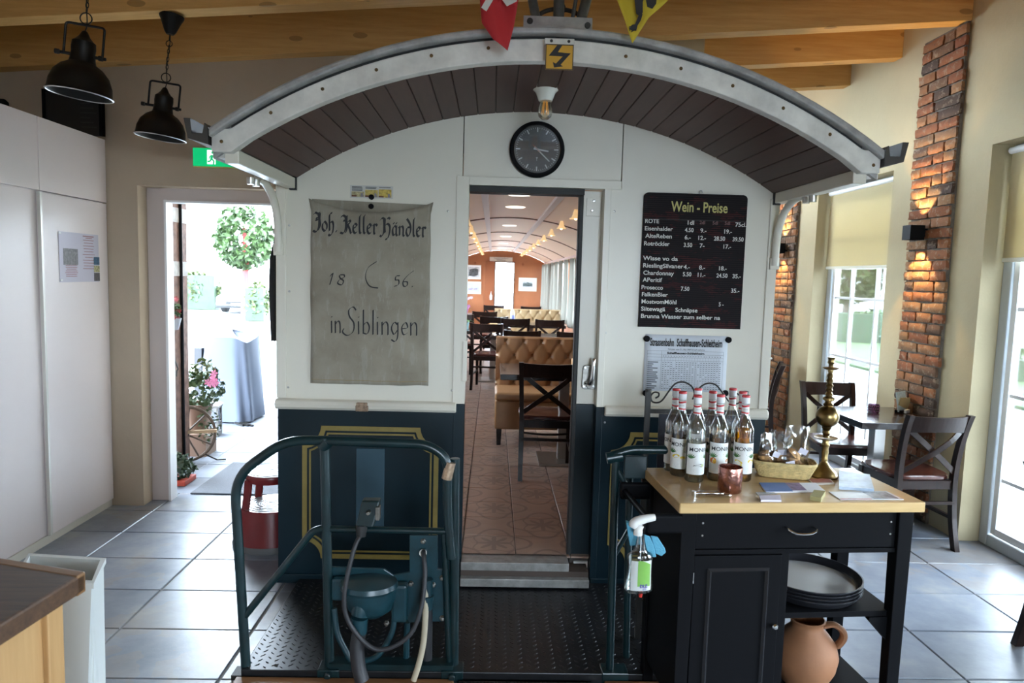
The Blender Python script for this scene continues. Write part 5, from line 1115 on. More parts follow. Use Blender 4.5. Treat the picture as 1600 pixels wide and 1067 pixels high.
def bag(dx, dy, s, rz, lab, tags):
    c, sn = math.cos(rad(-14)), math.sin(rad(-14)); G_ = thing('cookie_bag', lab, 'bag', (1.185 + c * dx - sn * dy, 2.745 + sn * dx + c * dy, ZT + .012), rz, 'cookie bags in the basket')
    sd = random.random() * 50
    def bp(u, w):
        a = u * 2 * math.pi; r = (.046 * (1 - .1 * w) * min(1, .25 + w * 5) * (1 - .25 * max(0, w - .55) * 2)); fl = 1 - .8 * max(0, w - .45) / .55
        q = 1 + .22 * noise.noise((math.cos(a) * 2 + sd, math.sin(a) * 2, w * 5)); k = 1 + .5 * max(0, w - .5)
        return (math.cos(a) * r * q * k * s, math.sin(a) * r * .75 * q * fl * s, (w * .175 + .012 * noise.noise((math.cos(a) * 3, sd, w * 3)) * (w > .9)) * s)
    MB().grid(30, 16, bp).build('film', M_bag, G_, smooth=True)
    rr = random.Random(int(sd * 100))
    for k in range(5):
        a = rr.uniform(0, 6.28); x, y, z = .02 * math.cos(a) * s, .014 * math.sin(a) * s, (.024 + .013 * k) * s; ph = rr.uniform(0, 9)
        V = MB().lathe([(0, -.011), (.017, -.009), (.026, 0), (.019, .009), (0, .012)], 14)
        V.v = [(p[0] * (1 + .2 * math.sin(9 * p[0] / .02 + ph)), p[1], p[2] * (1 + .3 * math.sin(300 * p[0] + ph))) for p in V.v]
        V.xf(Matrix.Translation((x, y, z)) @ Matrix.Rotation(rr.uniform(-.8, .8), 4, 'X') @ Matrix.Rotation(rr.uniform(-.8, .8), 4, 'Y')).build('cookie', M_cookie, G_, smooth=True)
    for (x, y, z, a) in tags: MB().box(-.017, .017, -.0008, .0008, -.012, .012).xf(Matrix.Translation((x * s, y * s, z * s)) @ Matrix.Rotation(a, 4, 'Y') @ Matrix.Rotation(.3, 4, 'X')).build('paper_tag', mat('tag_paper', (.66, .64, .72), .7), G_)
bag(-.062, -.005, .92, rad(20), 'clear cookie bag at the left end of the basket', [(.012, -.04, .085, .3)])
bag(-.012, .022, .95, rad(-10), 'clear cookie bag in the middle of the basket at the back', [(.0, -.04, .09, -.1)])
bag(.045, -.002, 1.12, rad(-5), 'largest clear cookie bag at the right end of the basket', [(.01, -.043, .092, .35), (-.03, -.04, .045, -.25)])
# ---- papers on the cart
def sheet(name, label, cat, px, m, h=.002, extra=None, grp='leaflets on the cart top'):
    P = [pZ(u, v, ZT + h) for u, v in px]; cx_ = sum(p.x for p in P) / len(P); cy_ = sum(p.y for p in P) / len(P)
    o = thing(name, label, cat, (cx_, cy_, ZT), 0, grp); Q = [(p.x - cx_, p.y - cy_) for p in P]
    MB().prism(Q, lambda a, b, d: (a, b, d), .0005, h).build('sheet', m, o)
    if extra: extra(o, Q, h)
    return o
def bil(Q, s, t_): a = Vector(Q[0]).lerp(Vector(Q[1]), s); b = Vector(Q[3]).lerp(Vector(Q[2]), s); return a.lerp(b, t_)
def patch(o, Q, h, s0, s1, t0, t1, name, m):
    P = [bil(Q, s0, t0), bil(Q, s1, t0), bil(Q, s1, t1), bil(Q, s0, t1)]; MB().prism([(p.x, p.y) for p in P], lambda a, b, d: (a, b, d), h - .0002, h + .0006).build(name, m, o)
M_blue = mat('print_blue', (.04, .15, .42), .35); M_lil = mat('print_violet', (.20, .15, .28), .4, var=.5, scale=40); M_sky = mat('print_sky', (.45, .55, .68), .3, var=.25, scale=18)
sheet('brochure', 'blue folded brochure in front of the cookie basket', 'brochure', [(1197, 768), (1290, 767), (1274, 754), (1186, 754)], M_paper, .006, lambda o, Q, h: (patch(o, Q, h, 0, .45, .0, 1, 'blue_print', M_blue), patch(o, Q, h, .45, .70, .1, .98, 'photo_print', M_lil)))
sheet('booklet', 'pale blue stapled booklet behind the candlestick foot', 'booklet', [(1311, 760), (1366, 764), (1359, 741), (1311, 735)], M_sky, .012)
sheet('postcard', 'small reddish card beside the candlestick foot', 'card', [(1270, 756), (1304, 755), (1296, 747), (1262, 748)], mat('card_white', (.6, .55, .5), .6), .005, lambda o, Q, h: patch(o, Q, h, .05, .95, .2, .95, 'red_print', mat('print_rust', (.32, .12, .09), .6)))
sheet('leaflet', 'glossy white leaflet near the right end of the cart', 'leaflet', [(1313, 780), (1412, 780), (1385, 767), (1295, 768)], mat('gloss_white', (.7, .72, .76), .15), .003, lambda o, Q, h: (patch(o, Q, h, .0, .5, .0, .06, 'red_edge', mat('print_red', (.4, .06, .05), .5)), patch(o, Q, h, .55, .95, .1, .9, 'picture', mat('print_slate', (.30, .32, .36), .2, var=.4, scale=30))))
sheet('business_cards', 'small stack of white cards near the front of the cart', 'cards', [(1189, 781), (1221, 781), (1219, 773), (1186, 774)], mat('card_lilac', (.66, .62, .72), .6), .008)
sheet('business_cards', 'grey card lying behind the white card stack', 'cards', [(1184, 773), (1215, 771), (1205, 768), (1181, 769)], mat('card_grey', (.42, .40, .40), .5), .003)
sheet('note_block', 'small olive green note block at the front of the cart', 'note block', [(1266, 775), (1283, 778), (1290, 767), (1272, 765)], mat('block_olive', (.38, .34, .15), .6), .016)
# ---- trays and jug inside the cart
M_tray = mat('tray_dark', (.02, .02, .024), .3, metal=.2); M_trayin = mat('tray_mat', (.34, .34, .33), .4)
tx, ty = 1.265, 2.640
for k in range(4):
    o = thing('serving_tray', ['bottom round dark tray in the stack inside the cart', 'second round dark tray from the bottom of the stack', 'third round dark tray from the bottom of the stack', 'top round tray with grey mat in the cart stack'][k], 'tray', (tx, ty, .475 + .0125 * k), 0, 'round trays stacked on the cart shelf')
    MB().lathe([(0, .002), (.175, .002), (.183, .010), (.196, .030), (.199, .031), (.199, .034), (.194, .034), (.180, .012), (.172, .006), (0, .006)], 48).build('rim', M_tray, o, smooth=True)
    MB().lathe([(0, .0062), (.174, .0062), (.174, .0068), (0, .0068)], 48).build('mat', M_trayin, o)
JG = thing('clay_jug', 'terracotta jug with one handle on the lower shelf of the cart', 'jug', (1.245, 2.575, .123)); JG.scale = (1.12, 1.12, .84)
M_clay = mat('terracotta', (.27, .115, .05), .7, var=.12, scale=8, bump=.15)
MB().lathe([(0, 0), (.06, .0), (.075, .02), (.10, .09), (.108, .15), (.098, .205), (.072, .25), (.055, .272), (.052, .29), (.056, .305), (.060, .312), (.055, .315), (.048, .30), (.045, .27), (0, .26)], 32).build('body', M_clay, JG, smooth=True)
MB().tube(cr([(.05, -.01, .285), (.085, -.015, .295), (.115, -.02, .27), (.12, -.02, .235), (.105, -.018, .20), (.094, -.015, .195)], 5), .0125, 10, sx=1.3).build('handle', M_clay, JG, smooth=True)
# ---- spray bottle and blue cloth hanging at the cart end
sp = pY(1000, 870, 2.36)
SB = thing('spray_bottle', 'clear spray bottle with green label and white trigger hung on the cart', 'spray bottle', (sp.x, 2.36, sp.z - .125), rad(6))
def sect(z):  # half width, half depth along the height
    for (z0, a0, b0), (z1, a1, b1) in zip(SEC, SEC[1:]):
        if z0 <= z <= z1: k = (z - z0) / (z1 - z0); return a0 + (a1 - a0) * k, b0 + (b1 - b0) * k
SEC = [(0, .044, .022), (.006, .05, .026), (.03, .051, .027), (.07, .046, .026), (.10, .045, .026), (.125, .047, .026), (.138, .044, .024), (.145, .026, .018), (.165, .019, .016), (.19, .014, .014), (.205, .013, .013)]
MB().grid(28, 26, lambda u, w: (math.cos(u * 6.2832) * sect(w * .205)[0], math.sin(u * 6.2832) * sect(w * .205)[1], w * .205)).add([(math.cos(k * .2244) * .044, math.sin(k * .2244) * .022, 0) for k in range(28)], [tuple(range(28))]).build('bottle', mat_glass('pet_clear', (.9, .93, .92), .3, .06), SB, smooth=True)
MB().grid(20, 8, lambda u, w: (math.cos(u * 6.2832) * sect(.004 + w * .09)[0] * .95, math.sin(u * 6.2832) * sect(.004 + w * .09)[1] * .95, .004 + w * .09)).build('cleaner', mat_glass('liquid_clear', (.85, .88, .86), .1), SB, smooth=True)
def lfn(x, z): a, b = sect(max(.001, min(.2, z))); c = max(-.99, min(.99, x / a)); return (x, -b * math.sqrt(1 - c * c) - .0012, z)
MB().grid(10, 8, lambda u, w: lfn(-.036 + .072 * u, .014 + .106 * w)).build('label', mat('spray_label', (.56, .58, .56), .5), SB, smooth=True)
MB().grid(8, 8, lambda u, w: (lambda p: (p[0], p[1] - .0006, p[2]))(lfn(-.014 + .046 * u, .03 + (.092 - .016 * u * u) * w))).build('green_field', mat('spray_green', (.17, .38, .06), .5, var=.15), SB, smooth=True)
m = MB(); text_on(m, 'DLE', .016, lambda x, z: (lambda p: (p[0], p[1] - .0014, p[2]))(lfn(x, z)), -.006, .026, bold=.0006); text_on(m, 'IIIII', .012, lambda x, z: (lambda p: (p[0], p[1] - .0014, p[2]))(lfn(x, z)), .004, .016); m.build('print', mat('print_purple', (.06, .03, .25), .6), SB)
MB().tube(cr([(-.012, 0, .205), (-.01, 0, .225), (-.004, 0, .24)], 4), [.016] * 4 + [.014] * 5, 12).tube(cr([(-.034, 0, .232), (-.024, 0, .248), (.0, 0, .258), (.03, 0, .264), (.047, 0, .266)], 4), [.012, .014, .016, .017, .017, .017, .017, .016, .016, .015, .014, .014, .013, .013, .012, .012, .011], 12).build('trigger_head', mat('spray_white', (.72, .70, .67), .35), SB, smooth=True)
MB().tube([(0, 0, .2), (.004, .002, .02)], .002, 6).build('dip_tube', M_white, SB)
MB().lathe([(0, -.02), (.006, -.02), (.008, 0), (0, 0)], 10, (.008, 0, .0)).build('red_tip', mat('tip_red', (.5, .03, .02), .4), SB)
CL = thing('cleaning_cloth', 'light blue cleaning cloth hanging from the cart towel bracket', 'cloth', (pY(1015, 840, 2.40).x, 2.385, .0))
m1 = [pY(u, v, 2.385) for u, v in ((1003, 832), (1014, 836), (1020, 850), (1024, 868), (1013, 868), (1006, 852))]; m2 = [pY(u, v, 2.385) for u, v in ((1016, 836), (1027, 838), (1038, 855), (1040, 862), (1033, 868), (1024, 864), (1020, 850))]
m0 = [pY(u, v, 2.40) for u, v in ((977, 812), (998, 820), (1004, 850), (984, 852))]
M_cloth = mat('cloth_blue', (.10, .33, .46), .9, bump=.4, bscale=160)
for P, y in ((m1, -.012), (m2, -.004), (m0, .012)):
    MB().prism([(p.x - CL.location.x, p.z) for p in P], lambda a, b, d: (a, d, b), y - .004, y + .004).build('cloth_fold', M_cloth, CL, bev=.003)
# ---- wrought iron scroll stand behind the cart
q3 = lambda u, v: pY(u, v, 3.05)
SS = thing('scroll_stand', 'black wrought iron stand with scrolled top behind the bottles', 'stand', (q3(1088, 700).x, 3.05, 0))
M_iron = mat('wrought_iron', (.022, .02, .018), .5)
def S_(mb, n_, m=M_iron, **kw): o = mb.build(n_, m, SS, **kw); o.location = -SS.location; return o
zp = q3(1013, 612).z
for u in (1013, 1165): p = q3(u, 612); S_(MB().tube([(p.x, 3.05, .046), (p.x, 3.05, zp)], .011, 4).lathe([(0, 0), (.014, 0), (.014, .012), (0, .014)], 10, (p.x, 3.05, zp)), 'post')
S_(MB().tube([q3(1013, 642), q3(1165, 645)], .009, 4), 'cross_bar'); S_(MB().tube([q3(1013, 940), q3(1165, 942)], .009, 4), 'cross_bar')
sc = [(1024, 622), (1029, 619), (1029, 614), (1022, 613), (1017, 619), (1019, 627), (1027, 629), (1035, 625), (1046, 610), (1056, 599), (1069, 597), (1081, 604), (1085, 615), (1082, 624)]
S_(MB().tube(cr([q3(*p) for p in sc], 5), .0038, 8), 'scroll', smooth=True)
S_(MB().tube(cr([q3(1088 + (1086 - u), v + 2) for u, v in sc], 5), .0038, 8), 'scroll', smooth=True)
a, b = q3(1029, 646), q3(1150, 800); S_(MB().box(a.x, b.x, 3.035, 3.047, b.z, a.z), 'slate_panel', mat('slate_navy', (.028, .032, .05), .5), bev=.002)
# ================================================================== cross-back chairs, tables
M_wenge = mat_wood('wenge', (.012, .007, .006), (.026, .013, .010), .3, axis=2, rnd=False, bump=.03)
M_seatw = mat_wood('seat_mahogany', (.05, .015, .012), (.10, .032, .025), .25, axis=1, rnd=False, bump=.03, coat=.3)
def rbar(pts, w, d): return MB().tube(pts, w, 4, sx=d / w)
CH = {}
def leg_b(s): return [(s * .186, -.285, 0), (s * .187, -.235, .2), (s * .188, -.215, .44), (s * .192, -.23, .62), (s * .197, -.265, .78), (s * .200, -.30, .88)]
def chair_meshes():
    for s in (-1, 1):
        mb = MB(); P = cr(leg_b(s), 3); n = len(P); V = []; F = []
        for p in P:
            dd = .021; V += [(p.x - .0165, p.y - dd, p.z), (p.x + .0165, p.y - dd, p.z), (p.x + .0165, p.y + dd, p.z), (p.x - .0165, p.y + dd, p.z)]
        for i in range(n - 1): F += [(4 * i + j, 4 * i + (j + 1) % 4, 4 * i + 4 + (j + 1) % 4, 4 * i + 4 + j) for j in range(4)]
        F += [(3, 2, 1, 0), tuple(4 * (n - 1) + j for j in range(4))]
        CH['rear%d' % s] = mb.add(V, F).mesh('leg', M_wenge)
        CH['front%d' % s] = MB().hexa([(s * .185 - .015, .165, 0), (s * .185 + .015, .165, 0), (s * .185 + .015, .195, 0), (s * .185 - .015, .195, 0)], [(s * .185 - .019, .15, .44), (s * .185 + .019, .15, .44), (s * .185 + .019, .19, .44), (s * .185 - .019, .19, .44)]).mesh('leg', M_wenge)
    xs_ = lin(-.198, .198, 14)
    def rail(z0, z1): 
        V = []; F = []
        for x in xs_:
            k = 1 - (x / .198) ** 2; y0 = -.262 - (z0 - .76) * .28 - .035 * k; y1 = -.262 - (z1 - .76) * .28 - .035 * k; zz = .012 * k
            V += [(x, y0 - .011, z0 + zz * .6), (x, y0 + .011, z0 + zz * .6), (x, y1 + .011, z1 - zz * .4), (x, y1 - .011, z1 - zz * .4)]
        for i in range(len(xs_) - 1): F += [(4 * i + j, 4 * i + (j + 1) % 4, 4 * i + 4 + (j + 1) % 4, 4 * i + 4 + j) for j in range(4)]
        F += [(3, 2, 1, 0), tuple(4 * (len(xs_) - 1) + j for j in range(4))]; return MB().add(V, F)
    CH['rail'] = rail(.765, .875).mesh('top_rail', M_wenge)
    for s in (-1, 1):
        P = cr([(-s * .178, -.222, .50), (-s * .06, -.255 - .008 * s, .595), (0, -.268 - .01 * s, .64), (s * .09, -.278 - .008 * s, .71), (s * .18, -.262, .785)], 4)
        V = []; F = []
        for i, p in enumerate(P):
            t_ = (P[min(i + 1, len(P) - 1)] - P[max(i - 1, 0)]).normalized(); nx = Vector((-t_.z, 0, t_.x)) * .017
            V += [p + nx + Vector((0, -.006, 0)), p + nx + Vector((0, .006, 0)), p - nx + Vector((0, .006, 0)), p - nx + Vector((0, -.006, 0))]
        for i in range(len(P) - 1): F += [(4 * i + j, 4 * i + (j + 1) % 4, 4 * i + 4 + (j + 1) % 4, 4 * i + 4 + j) for j in range(4)]
        CH['x%d' % s] = MB().add(V, F + [(3, 2, 1, 0), tuple(4 * (len(P) - 1) + j for j in range(4))]).mesh('cross_brace', M_wenge)
    pl = []
    for k in range(40):
        a = 2 * math.pi * k / 40; c, s = math.cos(a), math.sin(a); e = .42; x = abs(c) ** e * (1 if c > 0 else -1); y = abs(s) ** e * (1 if s > 0 else -1)
        pl.append((x * (.212 + .012 * y), y * .208 - .004))
    def seat(m):
        mb = MB(); n = len(pl); rings = [(.97, .44), (1.0, .446), (1.0, .462), (.97, .470), (.75, .464), (.4, .461)]
        V = [(x * k, y * k, z) for k, z in rings for x, y in pl]; F = [tuple(range(n - 1, -1, -1))]
        for r in range(len(rings) - 1): F += [(r * n + i, r * n + (i + 1) % n, (r + 1) * n + (i + 1) % n, (r + 1) * n + i) for i in range(n)]
        F.append(tuple((len(rings) - 1) * n + i for i in range(n))); return mb.add(V, F).mesh('seat', m, True)
    CH['seat'] = seat(M_seatw)
    for nm, b in (('ap0', (-.17, .17, .16, .178, .385, .44)), ('ap1', (-.17, .17, -.225, -.207, .385, .44)), ('ap2', (-.196, -.178, -.2, .17, .385, .44)), ('ap3', (.178, .196, -.2, .17, .385, .44))): CH[nm] = MB().box(*b).mesh('apron', M_wenge)
    for s in (-1, 1): CH['st%d' % s] = MB().tube([(s * .187, -.25, .2), (s * .185, .18, .2)], .011, 4).mesh('stretcher', M_wenge)
    CH['stc'] = MB().tube(cr([(-.186, .17, .26), (-.1, .13, .26), (0, .115, .26), (.1, .13, .26), (.186, .17, .26)], 4), .009, 6, sx=1.6).mesh('stretcher', M_wenge, True)
    CH['stb'] = MB().tube([(-.186, -.236, .30), (.186, -.236, .30)], .010, 4).mesh('stretcher', M_wenge)
for _m in (M_wenge,): _m.node_tree.nodes['Principled BSDF'].inputs['Specular IOR Level'].default_value = .25
chair_meshes()
def chair(x, y, z, rz, label, group):
    o = thing('cross_back_chair', label, 'chair', (x, y, z), rz, group)
    for k, n_ in (('seat', 'seat'), ('rear-1', 'leg'), ('rear1', 'leg'), ('front-1', 'leg'), ('front1', 'leg'), ('rail', 'top_rail'), ('x-1', 'cross_brace'), ('x1', 'cross_brace'), ('ap0', 'apron'), ('ap1', 'apron'), ('ap2', 'apron'), ('ap3', 'apron'), ('st-1', 'stretcher'), ('st1', 'stretcher'), ('stc', 'stretcher'), ('stb', 'stretcher')): put(n_, CH[k], o)
    return o
M_ttop = mat_wood('table_dark', (.018, .012, .011), (.034, .023, .02), .22, axis=0, rnd=False, bump=.02, coat=.4)
def table(x, y, z, w, d, label, group, rz=0.0, H=.75, m=None):
    o = thing('bistro_table', label, 'table', (x, y, z), rz, group)
    MB().box(-w / 2, w / 2, -d / 2, d / 2, H - .045, H).build('table_top', m or M_ttop, o, bev=.003)
    MB().box(-.04, .04, -.04, .04, .02, H - .045).build('column', M_steel, o, bev=.003)
    MB().box(-.2, .2, -.2, .2, 0, .022).build('base_plate', M_steel, o, bev=.003)
    MB().box(-.14, .14, -.14, .14, H - .055, H - .046).build('mounting_plate', M_blackmetal, o)
    return o
GC = 'dark cross-back chairs in the room'
chair(2.785, 4.545, 0, rad(4), 'dark cross-back chair with reddish seat, its back toward the camera', GC)
chair(2.735, 5.345, 0, rad(176), 'dark cross-back chair facing the camera behind the bistro table', GC)
chair(2.60, 6.95, 0, rad(70), 'dark cross-back chair mostly hidden behind the tram corner', GC)
chair(2.81, 2.94, 0, rad(-88), 'dark cross-back chair cut off by the right edge of the picture', GC)
table(2.80, 4.93, 0, .60, .62, 'dark bistro table with steel column beside the brick pillar', 'bistro tables in the room', rad(2))
GH = thing('glass_tealight', 'small purple cut-glass tealight on the bistro table by the pillar', 'tealight', (2.80, 5.0, .75))
MB().lathe([(0, 0), (.034, 0), (.036, .004), (.038, .062), (.035, .062), (.033, .008), (0, .008)], 16).build('glass', mat_glass('glass_purple', (.40, .22, .34), .4, .08), GH)
m = MB()
for j in range(3):
    for k in range(16): a = 2 * math.pi * (k + .5 * (j % 2)) / 16; m.lathe([(0, -.006), (.005, 0), (0, .006)], 5, (.0375 * math.cos(a), .0375 * math.sin(a), .014 + .018 * j))
m.build('facets', mat('facet_purple', (.16, .07, .12), .1), GH)['kind'] = 'stuff'
MH = thing('menu_holder', 'menu cards standing in a dark holder on the bistro table', 'menu holder', (3.02, 5.02, .75), rad(35))
MB().box(-.05, .05, -.028, .028, 0, .022).build('holder', M_black, MH, bev=.003)
MB().box(-.07, .075, -.010, -.007, .012, .155).xf(Matrix.Rotation(rad(-10), 4, 'X')).build('menu_card', mat('menu_blue', (.36, .46, .48), .5, var=.2, scale=60), MH)
MB().box(-.05, .075, .008, .011, .012, .115).xf(Matrix.Rotation(rad(14), 4, 'X') @ Matrix.Rotation(rad(-8), 4, 'Z')).build('menu_card', mat('menu_ochre', (.45, .33, .15), .5), MH)
MB().box(-.03, .03, -.045, -.03, .004, .03).build('price_tag', M_white, MH)
# ---- wall lamps on the brick pillars
M_box = mat('lamp_black', (.006, .006, .006), .6, spec=.1)
def wall_lamp(y, z, label, e):
    o = thing('wall_lamp', label, 'lamp', (3.02, y, z), 0, 'black up-and-down wall lamps')
    m_ = MB()
    for a, b, c, d in ((-.052, -.046, -.05, .05), (.046, .052, -.05, .05), (-.046, .046, -.05, -.044), (-.046, .046, .044, .05)): m_.box(a, b, c, d, -.052, .052)
    m_.build('housing', M_box, o); MB().box(.052, .085, -.03, .03, -.03, .03).build('wall_mount', M_box, o)
    MB().box(-.044, .044, -.042, .042, -.02, .02).build('light_core', M_box, o)
    for s in (1, -1):
        l = bpy.data.lights.new('wall_lamp_light', 'SPOT'); l.energy = e; l.color = (1, .66, .28); l.spot_size = rad(78); l.spot_blend = .18; l.shadow_soft_size = .012
        lo_ = bpy.data.objects.new('wall_lamp_light', l); COL.objects.link(lo_); lo_.parent = o; lo_.location = (-.02, 0, s * .022); lo_.rotation_euler = (rad(180) if s > 0 else 0, 0, 0)
wall_lamp(5.05, 2.06, 'black cube wall lamp on the brick pillar beside the bistro table', 2.2); wall_lamp(7.46, 2.04, 'black cube wall lamp on the brick pillar just behind the tram corner', 2.2)
o = MB().box(3.075, 3.09, 7.40, 7.48, .62, .72).build('wall_socket', M_black, bev=.003); tag(o, 'black wall socket low on the far brick pillar', 'socket')
# ================================================================== inside the tram
FZ = .172
M_leather = mat('leather_tan', (.33, .17, .075), .42, var=.08, scale=6, bump=.06, bscale=120)
M_leather2 = mat('leather_pale', (.50, .36, .20), .42, var=.06, scale=6, bump=.06, bscale=120)
def bench(x0, x1, yf, label, m, back_y=.50):
    o = thing('tufted_bench', label, 'bench', (x0, yf, FZ), 0, 'tufted benches in the tram'); w = x1 - x0
    for xx in (.04, w - .04):
        for yy in (.04, .50): MB().hexa([(xx - .018, yy - .018, 0), (xx + .018, yy - .018, 0), (xx + .018, yy + .018, 0), (xx - .018, yy + .018, 0)], [(xx - .024, yy - .024, .15), (xx + .024, yy - .024, .15), (xx + .024, yy + .024, .15), (xx - .024, yy + .024, .15)]).build('leg', M_wenge, o)
    MB().box(0, w, 0, .54, .145, .40).build('seat_base', m, o, bev=.015); MB().box(-.004, w + .004, -.012, .46, .40, .475).build('seat_cushion', m, o, bev=.025, seg=4)
    sx_, sz_ = .17, .13; z0, z1 = .44, .93
    def hgt(x, z):
        best = 9
        u, v_ = x / sx_, (z - .50) / sz_
        j0 = round(v_)
        for j in (j0 - 1, j0, j0 + 1):
            i0 = round(u - .5 * (j % 2))
            for i in (i0 - 1, i0, i0 + 1): best = min(best, math.hypot((u - i - .5 * (j % 2)) * sx_, (v_ - j) * sz_))
        d1 = abs(((u + v_ / 2) % 1) - .0); d1 = min(d1, 1 - d1); d2 = abs(((u - v_ / 2) % 1)); d2 = min(d2, 1 - d2)
        return -.03 * math.exp(-(best / .022) ** 2) - .012 * math.exp(-(min(d1, d2) / .06) ** 2)
    nu, nv = int(w / .017), 32
    b = MB().grid(nu, nv, lambda u, q_: (u * w, back_y - .045 - hgt(u * w, z0 + (z1 - z0) * q_) * -1 * -1 + (.03 if q_ > .985 else 0), z0 + (z1 - z0) * q_)).build('backrest', m, o, smooth=True)
    MB().box(0, w, back_y - .005, back_y + .09, .16, z1 - .004).build('back_shell', m, o, bev=.02, seg=3)
    bt = MB().lathe([(0, .008), (.008, .006), (.011, 0)], 8, (0, 0, 0), 'y').mesh('button', m, True)
    for j in range(0, 4):
        for i in range(0, int(w / sx_) + 1):
            xx = (i + .5 * (j % 2)) * sx_; zz = .50 + j * sz_
            if .03 < xx < w - .03 and zz < z1 - .02: put('button', bt, b, (xx, back_y - .02, zz))
    return o
bench(.045, 1.30, 6.12, 'tan tufted leather bench facing the doorway, nearest in the tram', M_leather)
bench(.04, 1.18, 11.75, 'pale tufted bench farther back in the tram', M_leather2)
GT = 'cross-back chairs in the tram'
chair(.435, 5.335, FZ, rad(-3), 'dark cross-back chair at the nearest table inside the tram door', GT)
table(.60, 5.66, FZ, 1.05, .68, 'dark table in front of the nearest tufted bench', 'tables in the tram')
chair(-.03, 9.36, FZ, rad(-8), 'dark cross-back chair standing in the tram aisle behind the bench corner', GT)
table(.55, 9.0, FZ, 1.1, .66, 'dark table just behind the nearest tufted bench', 'tables in the tram')
chair(.33, 8.35, FZ, rad(4), 'dark cross-back chair whose back just shows over the bench, left one', GT); chair(.98, 8.35, FZ, rad(-4), 'dark cross-back chair whose back just shows over the bench, by the curtains', GT)
chair(.33, 10.65, FZ, rad(3), 'dark cross-back chair before the pale bench, on the aisle side', GT); chair(.86, 10.55, FZ, rad(-3), 'dark cross-back chair before the pale bench, on the window side', GT)
table(.62, 11.15, FZ, 1.05, .66, 'dark table in front of the pale tufted bench', 'tables in the tram')
chair(.02, 10.95, FZ, rad(2), 'dark cross-back chair left of the pale bench corner', GT); chair(-.16, 12.4, FZ, rad(6), 'dark cross-back chair in the second row of the aisle', GT)
chair(.03, 14.4, FZ, rad(180), 'dark cross-back chair facing the door near the end wall', GT); chair(.75, 14.9, FZ, rad(10), 'dark cross-back chair seen over the pale bench by the curtains', GT)
table(-.55, 9.7, FZ, .55, .62, 'small dark table on the left side with the nearer orchid', 'tables in the tram'); table(-.50, 13.6, FZ, .62, .62, 'small dark table on the left side farther back with the white orchid', 'tables in the tram')
chair(-.50, 10.7, FZ, rad(180), 'dark cross-back chair against the left wall behind the nearer orchid', GT)
def orchid(x, y, label, k, col):
    o = thing('potted_orchid', label, 'plant', (x, y, FZ + .75))
    MB().lathe([(0, 0), (.035, 0), (.045, .09), (.042, .09), (.034, .01), (0, .01)], 18).build('pot', mat('pot_turquoise', (.30, .52, .55), .4), o, smooth=True)
    lf = MB()
    for j in range(5):
        a = j * 1.3; lf.add([(0, 0, .08), (.05 * math.cos(a) - .02 * math.sin(a), .05 * math.sin(a) + .02 * math.cos(a), .12), (.12 * math.cos(a), .12 * math.sin(a), .10), (.05 * math.cos(a) + .02 * math.sin(a), .05 * math.sin(a) - .02 * math.cos(a), .12)], [(0, 1, 2, 3)])
    lf.build('leaves', mat('orchid_leaf', (.06, .14, .04), .4), o, solid=.004)['kind'] = 'stuff'
    P = cr([(0, 0, .08), (-.01, 0, .2), (.03 * k, 0, .28), (.10 * k, 0, .31), (.17 * k, 0, .32)], 4); MB().tube(P, .003, 6).build('stem', mat('orchid_stem', (.12, .16, .05), .5), o, smooth=True)
    for j in range(7):
        p = P[5 + j * 10 // 7 if 5 + j * 10 // 7 < len(P) else -1]; f = MB()
        for q_ in range(5): a = q_ * 1.2566 + j; c = Vector((math.cos(a) * .016, -.004, math.sin(a) * .016)); f.add([p, p + c + Vector((-math.sin(a) * .013, -.006, math.cos(a) * .013)), p + c * 1.8, p + c + Vector((math.sin(a) * .013, -.006, -math.cos(a) * .013))], [(0, 1, 2, 3)])
        f.build('blossom', mat('orchid_%s' % col, {'pink': (.62, .25, .50), 'white': (.75, .62, .75)}[col], .5), o, solid=.002)
    return o
orchid(-.36, 9.75, 'pink orchid in a turquoise pot on the nearer left table', .25, 'pink'); orchid(-.52, 13.5, 'pale orchid on the far left table in the tram', 1, 'white')
M_nap = mat('napkin_orange', (.62, .34, .14), .7)
def nap(x, y, label, h=.09): o = MB().box(-.055, .055, -.05, .05, 0, h).build('napkin_box', M_nap, bev=.003, loc=(x, y, FZ + .751)); tag(o, label, 'napkins', 'orange napkin blocks in the tram')
nap(.73, 5.80, 'orange napkin block on the nearest tram table', .075); nap(.02, 9.95, 'orange napkin block behind the aisle chair', .07); nap(.36, 11.1, 'orange napkin block on the table before the pale bench', .06)
table(.02, 10.0, FZ, .5, .6, 'small dark table behind the chair in the tram aisle', 'tables in the tram')
BT = thing('condiment_bottle', 'pale bottle with blue label on the table before the pale bench', 'bottle', (.33, 11.35, FZ + .75))
MB().lathe([(0, 0), (.035, 0), (.035, .15), (.02, .19), (.014, .22), (0, .22)], 16).build('body', mat('bottle_pale', (.6, .5, .35), .3), BT, smooth=True); MB().lathe([(.0355, .03), (.0357, .03), (.0357, .12), (.0355, .12)], 16).build('label', mat('label_blue', (.22, .25, .55), .5), BT, smooth=True)
